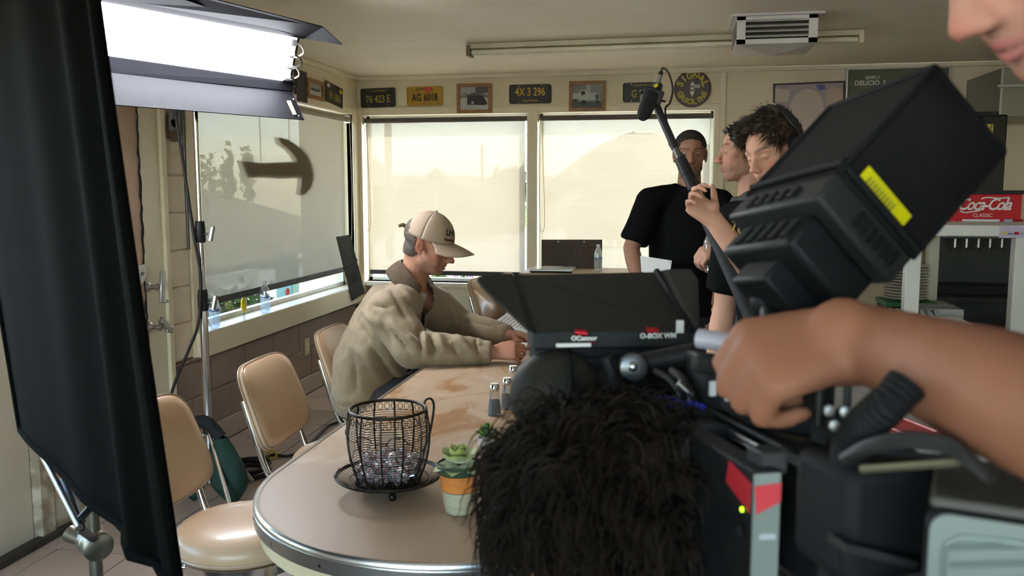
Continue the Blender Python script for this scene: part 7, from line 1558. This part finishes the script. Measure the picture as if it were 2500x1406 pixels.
# monitor body
mb0 = P0+ea; th_ = ua_*0.034
body_m = MB().obox(mb0+eb*0.5+ec*0.5+th_*0.5, eb*0.5*1.02, ec*0.5*1.02, th_*0.5).build('monitor_body', M_cb2, mn, bevel=0.004)
MB().obox(mb0+eb*0.5+ec*0.5-ua_*0.001, eb*0.46, ec*0.46, ua_*0.001).build('screen', mat('dark_screen', (0.02, 0.025, 0.03), 0.15, emis=(0.12, 0.13, 0.12), estr=0.15), mn)
for k in range(5): MB().obox(mb0+th_*0.55-ub_*0.0025+ec*(0.30+0.12*k), ub_*0.0025, ec*0.03, ua_*0.007).build('button', M_cb, body_m, bevel=0.001)
for k in range(6): MB().obox(mb0+th_*0.5-uc_*0.0025+eb*(0.40+0.09*k), uc_*0.0025, eb*0.028, ua_*0.008).build('button', M_cb, body_m, bevel=0.001)
back_m = MB().obox(mb0+eb*0.55+ec*0.5+th_+ua_*0.020, eb*0.42, ec*0.40, ua_*0.020).build('back_housing', M_cb, mn, bevel=0.006)
for k in range(5): MB().obox(mb0+th_+ua_*0.02+eb*0.128-ub_*0.0015+ec*(0.2+0.13*k), ub_*0.0015, ec*0.03, ua_*0.012).build('vent', M_grn if False else M_rub, back_m)
MB().obox(mb0+eb*0.6+ec*0.5+th_+ua_*0.052, eb*0.30, ec*0.20, ua_*0.014).build('battery', M_cb, mn, bevel=0.004)
# strap/elastic across the hood root
MB().tube([P0+ea*0.93-uc_*0.002-ub_*0.003, P0+ea*0.93+ec*0.5-ub_*0.004, P0+ea*0.93+ec-ub_*0.003], 0.004, 8).build('elastic_band', M_rub, mn, smooth=True); MB().tube([P0+ea*0.95-uc_*0.003, P0+ea*0.95+eb-uc_*0.003], 0.004, 8).build('elastic_band', M_rub, mn, smooth=True)
# articulating arm to the top handle
pa_ = mb0+eb*0.6+ec*0.5+th_+ua_*0.06; pj = atD(1880, 735, 0.86); MB().tube([pa_, pj], 0.011, 12).build('arm', M_cb, mn, smooth=True); MB().ell(pj, 0.020, 16, 12).build('ball_joint', M_cb, mn, smooth=True); MB().tube([pj, atD(1890, 850, 0.80)], 0.011, 12).build('arm', M_cb, mn, smooth=True)
# ================================================================== back table by the window and the kitchen on the right
zb = 0.87; bt_ = thing('window_counter', 'narrow wood-topped counter under the right back window', 'counter', (-0.4, 6.62, 0))
MB().box((-1.14, 6.38, zb-0.03), (0.28, 6.93, zb)).build('top', mat('worn_pale_wood', (0.42, 0.33, 0.20), 0.45, var=0.15, stretch=(1, 6, 1)), bt_, bevel=0.004)
for x in (-0.68, 0.18):
    for y in (6.45, 6.86): MB().box((x-0.025, y-0.025, 0), (x+0.025, y+0.025, zb-0.03)).build('leg', M_steel, bt_)
c = onY(1460, 662, 6.62); c.z = zb+0.001; bottle(c, 'water bottle standing on the window counter beside the standing man', 1.0)
P = [onY(1322, 655, 6.88), onY(1322, 585, 6.88), onY(1470, 585, 6.88), onY(1470, 655, 6.88)]
for k in (0, 3): P[k].z = zb
t = thing('brown_sign_board', 'dark brown board standing at the window with two bright holes', 'sign board', (P[0].x, 6.88, zb)); mbd = mat('hardboard_brown', (0.075, 0.055, 0.040), 0.7, var=0.15)
MB().prism(P, (0, 0.01, 0)).build('board', mbd, t, bevel=0.002)
for x in (1363, 1426): MB().lathe([(0.006, 0), (0.005, 0.001), (0.001, 0.0012)], onY(x, 590, 6.879), 10, (0, -1, 0)).build('bright_hole', mat('hole_daylight', (0.85, 0.84, 0.78), 0.4), t)  # pale discs painted to stand for window light through the two holes
put_text('faint_numerals', '72105', 0.15, frame((P[0]+P[2])/2+V((0, -0.001, 0.0)), (1, 0, 0), (0, 0, 1)), mat('faint_print', (0.065, 0.048, 0.030), 0.7), t, depth=0.0004)
a, b_ = onZ(1286, 664, zb+0.02), onZ(1395, 662, zb+0.02); t = thing('metal_clipboard_case', 'shallow metal clipboard case lying on the window counter', 'clipboard', ((a.x+b_.x)/2, 6.55, zb))
MB().box((a.x, 6.42, zb), (b_.x, 6.68, zb+0.030)).build('case', M_steel, t, bevel=0.006); MB().box((a.x+0.08, 6.44, zb+0.030), (b_.x-0.1, 6.66, zb+0.033)).build('lid', mat('case_lid', (0.62, 0.64, 0.68), 0.3, 0.4), t, bevel=0.002); MB().tube([(a.x, 6.42, zb+0.01), (b_.x, 6.42, zb+0.01)], 0.006, 6).build('edge', M_black, t)
# posters and letter board on the back wall
def p4p(P, W, H_):
    m = [mat('food_lilac', (0.36, 0.30, 0.29), 0.4), mat('food_cream', (0.52, 0.43, 0.36), 0.4), mat('food_grey', (0.22, 0.20, 0.20), 0.4), mat('food_blue', (0.10, 0.11, 0.30), 0.4), mat('food_peach', (0.48, 0.36, 0.28), 0.4)]
    P('ground', [(-1, -1), (1, -1), (1, 1), (-1, 1)], m[0]); P('shadow', [(-1, -.8), (-.4, -.4), (-.5, .2), (-1, .1)], m[2], 2)
    P('bun', [(-0.05+0.5*math.cos(a), 0.1+0.72*math.sin(a)) for a in [2*PI*k/24 for k in range(24)]], m[1], 3); P('bun', [(0.75+0.4*math.cos(a), .25+0.6*math.sin(a)) for a in [2*PI*k/24 for k in range(16, 33)]], m[4], 2); P('wrap', [(0.2, 0.95), (0.45, 0.95), (0.5, 0.8), (0.3, 0.75)], m[3], 4); P('plate', [(-1, .4), (-.6, .4), (-.55, .8), (-1, .9)], m[1], 2); P('fill', [(-.1, -.95), (.6, -.95), (.7, -.6), (0, -.6)], m[4], 3)
M_, w_, h_ = wallM(1889, 203, 2058, 345, tilt=0.02); picture('food_poster', 'framed food poster with pale round buns behind the headphone man', M_, w_, h_, 0.012, M_pblack, p4p, 0.015, cat='poster')
def p5p(P, W, H_): P('felt', [(-1, -1), (1, -1), (1, 1), (-1, 1)], mat('letterboard_green', (0.115, 0.12, 0.075), 0.6))
M_, w_, h_ = wallM(2066, 167, 2310, 345); lb = picture('letter_board', 'steel-framed letter board reading SIMPLY DELICIO S', M_, w_, h_, 0.014, M_steel, p5p, 0.02, cat='sign')
M_lt = mat('letter_white', (0.8, 0.78, 0.66), 0.5)
c = onY(2131, 190, YP-0.012); put_text('line', 'SIMPLY', 0.034, frame(c, (1, 0, 0), (0, 0, 1)), M_lt, lb); c = onY(2117, 203, YP-0.012); put_text('line', 'DELICIO', 0.047, frame(c, (1, 0, 0), (0, 0, 1)), M_lt, lb, bold=0.0008); c = onY(2159, 203, YP-0.012); put_text('line', 'S', 0.047, frame(c, (1, 0, 0), (0, 0, 1)), M_lt, lb, bold=0.0008)
# stainless wall cabinet, black rack column
a, b_ = onY(2446, 165, 6.3), onY(2700, 282, 6.3); t = thing('steel_wall_cabinet', 'stainless steel cabinet on the wall at the top right', 'cabinet', ((a.x+b_.x)/2, 6.6, b_.z)); MB().box((a.x, 6.3, b_.z), (b_.x, 7.0, a.z)).build('body', mat('dull_stainless', (0.30, 0.30, 0.25), 0.4, 0.7), t, bevel=0.004); MB().box((a.x-0.03, 6.26, onY(2446, 214, 6.3).z), (b_.x, 6.3, onY(2446, 208, 6.3).z)).build('shelf_lip', M_steel, t); MB().box((a.x-0.002, 6.295, b_.z), (a.x+0.012, 6.301, a.z)).build('edge_strip', M_steel, t)
D7 = 5.2
def kbox(px0, py0, px1, py1, d, dep, name, m, parent, bev=0.003):
    a, b_ = onY(px0, py0, d), onY(px1, py1, d); return MB().box((a.x, d, min(a.z, b_.z)), (b_.x, d+dep, max(a.z, b_.z))).build(name, m, parent, bevel=bev)
def floorthing(name, label, cat, px0, px1, d): a, b_ = onY(px0, 500, d), onY(px1, 500, d); return thing(name, label, cat, ((a.x+b_.x)/2, d, 0))
t = floorthing('iced_tea_urn', 'tall black urn with a yellow label behind the monitor hood', 'urn', 2380, 2436, 5.35); kbox(2380, 280, 2436, 688, 5.35, 0.2, 'urn_body', mat('black_gloss', (0.015, 0.015, 0.014), 0.25), t, 0.01); kbox(2374, 273, 2439, 284, 5.33, 0.24, 'lid', M_black, t, 0.004); ul = kbox(2402, 303, 2424, 330, 5.344, 0.005, 'label', mat('label_yellow', (0.55, 0.48, 0.10), 0.5), t, 0)
put_text('label_text', 'ACH', 0.045, frame(onY(2413, 308, 5.343), (1, 0, 0), (0, 0, 1)), M_pdark, ul, sx=0.8)
a = onY(2380, 560, 5.35); kc_ = thing('back_counter', 'dark back counter carrying the drinks machine', 'counter', (2.2, 5.5, 0)); zk = 0.95
MB().box((1.35, 4.75, 0), (3.6, 5.9, zk-0.03)).build('base', mat('dark_cabinet', (0.018, 0.017, 0.015), 0.5), kc_); MB().box((1.32, 4.72, zk-0.03), (3.6, 5.9, zk)).build('top', mat('black_worktop', (0.02, 0.02, 0.018), 0.3), kc_, bevel=0.004)
t = thing('soda_dispenser', 'black soda dispenser with a red Coca-Cola Classic sign on top', 'soda dispenser', (onY(2400, 600, 4.85).x, 5.0, zk)); a, b_ = onY(2312, 590, 4.85), onY(2620, 590, 4.85)
MB().box((a.x, 5.0, zk), (b_.x, 5.3, onY(2400, 548, 4.95).z)).build('back_panel', mat('dispenser_black', (0.02, 0.022, 0.02), 0.35), t, bevel=0.005); MB().box((a.x-.05, 4.84, zk), (b_.x, 5.0, zk+0.05)).build('drip_tray', M_cb, t, bevel=0.004); MB().box((a.x-.02, 4.80, onY(2400, 580, 4.85).z), (b_.x, 5.0, onY(2400, 556, 4.85).z)).build('valve_head', mat('dispenser_grey', (0.10, 0.10, 0.09), 0.4), t)
for px in (2333, 2361, 2390, 2418, 2447): n_ = onY(px, 583, 4.87); MB().tube([n_, n_-V((0, 0, 0.045))], 0.006, 8).build('nozzle', M_steel, t, smooth=True); MB().tube([n_-V((0, 0, 0.045)), n_-V((0, 0, 0.062))], 0.008, 8).build('lever', M_black, t, smooth=True)
a, b_ = onY(2300, 474, 4.9), onY(2492, 546, 4.9); sgn = MB().box((a.x, 4.9, b_.z), (b_.x, 5.1, a.z)).build('sign_panel', mat('soda_red', (0.30, 0.006, 0.012), 0.3, emis=(0.30, 0.006, 0.012), estr=0.06), t, bevel=0.004); MB().box((a.x-.02, 4.895, a.z), (b_.x+.02, 5.1, a.z+0.02)).build('sign_frame', M_black, t)
M_cw = mat('soda_white', (0.75, 0.73, 0.70), 0.4)
put_text('script_text', 'Coca-Cola', 0.085, frame(onY(2402, 500, 4.895), (1, 0, 0), (0, 0, 1)), M_cw, sgn, shear=0.45, bold=0.0016, sx=0.80, space=0.86); put_text('classic_text', 'CLASSIC', 0.026, frame(onY(2399, 526, 4.895), (1, 0, 0), (0, 0, 1)), M_cw, sgn)
for pts in ([(2344, 515), (2356, 519), (2372, 517), (2392, 514)], [(2396, 486), (2410, 482), (2440, 484), (2464, 482)]): MB().tube(smoothpath([onY(x, y, 4.894) for x, y in pts], 5), 0.004, 6).build('flourish', M_cw, sgn)
kbox(2340, 533, 2460, 546, 4.87, 0.02, 'lower_sign', MATS['soda_red'], t); 
for k, (x0_, x1_, m) in enumerate(((2350, 2440, M_cw), (2452, 2472, mat('cup_blue', (0.3, 0.4, 0.55), 0.5)), (2482, 2498, M_redan))): kbox(x0_, 535, x1_, 543, 4.862, 0.004, 'lower_print', m, t, 0)
# order shelf: white steel frame over the serving counter
D8 = 3.45; sv = thing('serving_counter', 'dark serving counter below the white order shelf', 'counter', (1.9, 3.7, 0)); zs_ = 0.93
MB().box((1.28, 3.30, 0), (3.5, 3.95, zs_-0.03)).build('base', MATS['dark_cabinet'], sv); MB().box((1.25, 3.27, zs_-0.03), (3.5, 3.98, zs_)).build('top', MATS['black_worktop'], sv, bevel=0.004)
M_wh = mat('white_enamel', (0.66, 0.63, 0.58), 0.35, var=0.05); os_ = thing('order_shelf', 'white enamelled order shelf on square posts at the right', 'shelf', (onY(2350, 560, D8).x, D8+0.2, zs_))
a, b_ = onY(2212, 549, D8), onY(2720, 580, D8); zsh, zsl = a.z, b_.z; MB().box((a.x, D8, zsl), (b_.x, D8+0.02, zsh)).build('front_beam', M_wh, os_, bevel=0.003); MB().box((a.x, D8+0.02, zsh-0.012), (b_.x, D8+0.42, zsh)).build('shelf_top', M_wh, os_, bevel=0.003); MB().box((a.x, D8+0.40, zsl), (b_.x, D8+0.42, zsh-0.012)).build('back_beam', M_wh, os_)
for px, d in ((2213, D8+0.001), (2477, D8+0.001)): c_ = onY(px, 640, d); MB().box((c_.x, d, zs_), (c_.x+0.052, d+0.05, zsl)).build('post', M_wh, os_, bevel=0.003)
for px in (2266, 2530): c_ = onY(px, 640, D8+0.37); MB().box((c_.x, D8+0.37, zs_), (c_.x+0.042, D8+0.415, zsl)).build('post', mat('cream_post', (0.50, 0.46, 0.34), 0.5), os_, bevel=0.003)
a, b_ = onY(2441, 550, D8-0.002), onY(2510, 581, D8-0.002); stq = thing('shelf_sticker', 'colourful lilac sticker on the end of the order shelf beam', 'sticker', (a.x, D8-0.002, b_.z)); MB().box((a.x, D8-0.003, b_.z), (b_.x, D8-0.0005, a.z)).build('backing', mat('sticker_lilac', (0.42, 0.36, 0.50), 0.5, col2=(0.62, 0.56, 0.60), nscale=25), stq); 
for k in range(4): kbox(2446+15*k, 566+(k % 2)*3, 2457+15*k, 573, D8-0.0045, 0.001, 'print', (MATS['label_yellow'], MATS['food_blue'], M_redan, MATS['food_lilac'])[k], stq, 0)
def on_counter(px, d): c_ = onY(px, 700, d); return V((c_.x, d, zs_))
# plates
c = on_counter(2212, 3.76)
for k in range(12):
    t = thing('stacked_plate', 'white plate in the stack under the order shelf', 'plate', c+V((0, 0, 0.012*k+0.12)), 0, 'stack of white plates under the order shelf'); MB().lathe([(0.03, 0.0), (0.055, 0.002), (0.085, 0.009), (0.085, 0.0105), (0.05, 0.005), (0.001, 0.004)], c+V((0, 0, 0.012*k+0.12)), 28).build('dish', mat('plate_white', (0.6, 0.55, 0.48), 0.3), t, smooth=True); MB().lathe([(0.030, -0.002), (0.031, 0.0), (0.029, 0.001)], c+V((0, 0, 0.012*k+0.12)), 20).build('foot_rim', MATS['plate_white'], t)
t = thing('plate_crate', 'dark crate the plate stack stands on', 'crate', c); MB().box(c+V((-0.09, -0.09, 0)), c+V((0.09, 0.09, 0.115))).build('box', M_cb, t, bevel=0.004); MB().box(c+V((-0.095, -0.095, 0.10)), c+V((0.095, 0.095, 0.117))).build('rim', mat('crate_green', (0.02, 0.12, 0.03), 0.5), t)
# carton
c = on_counter(2318, 3.50); t = thing('carton', 'grey-white cardboard carton behind the foam boxes', 'box', c); MB().box(c+V((-0.10, 0.01, 0)), c+V((0.06, 0.28, 0.115))).build('case', mat('grey_card', (0.33, 0.33, 0.30), 0.6), t, bevel=0.003); MB().box(c+V((-0.03, 0.008, 0.055)), c+V((0.045, 0.01, 0.085))).build('print', M_ink, t); MB().box(c+V((-0.10, 0.12, 0.115)), c+V((0.06, 0.14, 0.1165))).build('flap_seam', M_ink, t)
put_text('print_text', 'FRESH', 0.02, frame(c+V((0.028, -0.0225, 0.07)), (1, 0, 0), (0, 0, 1)), M_cw, t) if False else None
# foam boxes
M_foam = mat('foam_white', (0.78, 0.77, 0.76), 0.6)
for k in range(2):
    c = on_counter(2292, 3.32)+V((0, 0.06, 0.048*k)); t = thing('foam_takeout_box', ('lower' if k == 0 else 'upper')+' white foam takeout box of the stacked pair', 'takeout box', c, 0, 'foam takeout boxes')
    MB().rbox(c+V((0, 0, 0.011)), (0.115, 0, 0), (0, 0.08, 0), (0, 0, 0.0105), 0.009, 3).build('tray', M_foam, t, bevel=0.003); MB().rbox(c+V((0, 0, 0.034)), (0.118, 0, 0), (0, 0.082, 0), (0, 0, 0.0115), 0.010, 3).build('lid', M_foam, t, bevel=0.003)
# sleeve of clear lids
c = on_counter(2226, 3.36); lid_me = None
for k in range(9):
    p = c+V((-0.085+0.026*k, 0.12, 0.075+0.0)); t = thing('plastic_lid', 'clear ribbed plastic lid in the row behind the foam boxes', 'lid', p-V((0, 0, 0.045)), 0, 'row of clear plastic lids')
    MB().lathe([(0.040, 0), (0.043, 0.004), (0.041, 0.008), (0.034, 0.016), (0.030, 0.019), (0.001, 0.020)], p-V((0.01, 0, 0)), 22, (1, 0.15, 0)).build('dome', mat('clear_plastic', (0.75, 0.76, 0.76), 0.15, trans=0.5), t, smooth=True); MB().tube([p-V((0.01, 0, 0))+V((0, 0.042*math.cos(a_), 0.042*math.sin(a_))) for a_ in [2*PI*j/20 for j in range(20)]], 0.002, 5, closed=True).build('rim', MATS['clear_plastic'], t)
# glass display counter with papers nearer the camera, seen under the arm
dc = thing('display_counter', 'grey-topped counter with metal trim seen below the reaching arm', 'counter', (1.5, 2.36, 0)); zd = 0.93
MB().box((0.46, 2.02, 0), (2.6, 2.72, zd-0.03)).build('base', MATS['dark_cabinet'], dc); MB().box((0.42, 2.0, zd-0.03), (2.6, 2.72, zd)).build('top', mat('grey_formica', (0.30, 0.30, 0.28), 0.3, var=0.2, nscale=30), dc, bevel=0.003); MB().box((0.42, 1.995, zd-0.028), (2.6, 2.0, zd-0.002)).build('trim', M_steel, dc)
p = [onZ(2192, 1000, zd+0.002), onZ(2192, 935, zd+0.002), onZ(2225, 935, zd+0.002), onZ(2225, 1000, zd+0.002)]; t = thing('till_slip', 'white paper slip on the grey counter under the arm', 'paper', p[0]); MB().prism(p, (0, 0, 0.001)).build('slip', M_paper, t); MB().prism([q+V((0.01, 0.02, 0.0012)) for q in (p[0], p[0].lerp(p[1], .2), p[3].lerp(p[2], .2), p[3])], (0, 0, 0.0003)).build('print', M_ink, t)
p = [onZ(2120, 1035, zd+0.002), onZ(2150, 1012, zd+0.002), onZ(2290, 1068, zd+0.002), onZ(2240, 1085, zd+0.002)]; t = thing('red_tray', 'red strip of a tray on the grey counter', 'tray', p[0]); MB().prism(p, (0, 0, 0.012)).build('base', mat('tray_red', (0.40, 0.04, 0.045), 0.4), t, bevel=0.003); MB().tube([q+V((0, 0, .012)) for q in p], 0.004, 6, closed=True).build('rim', MATS['tray_red'], t)
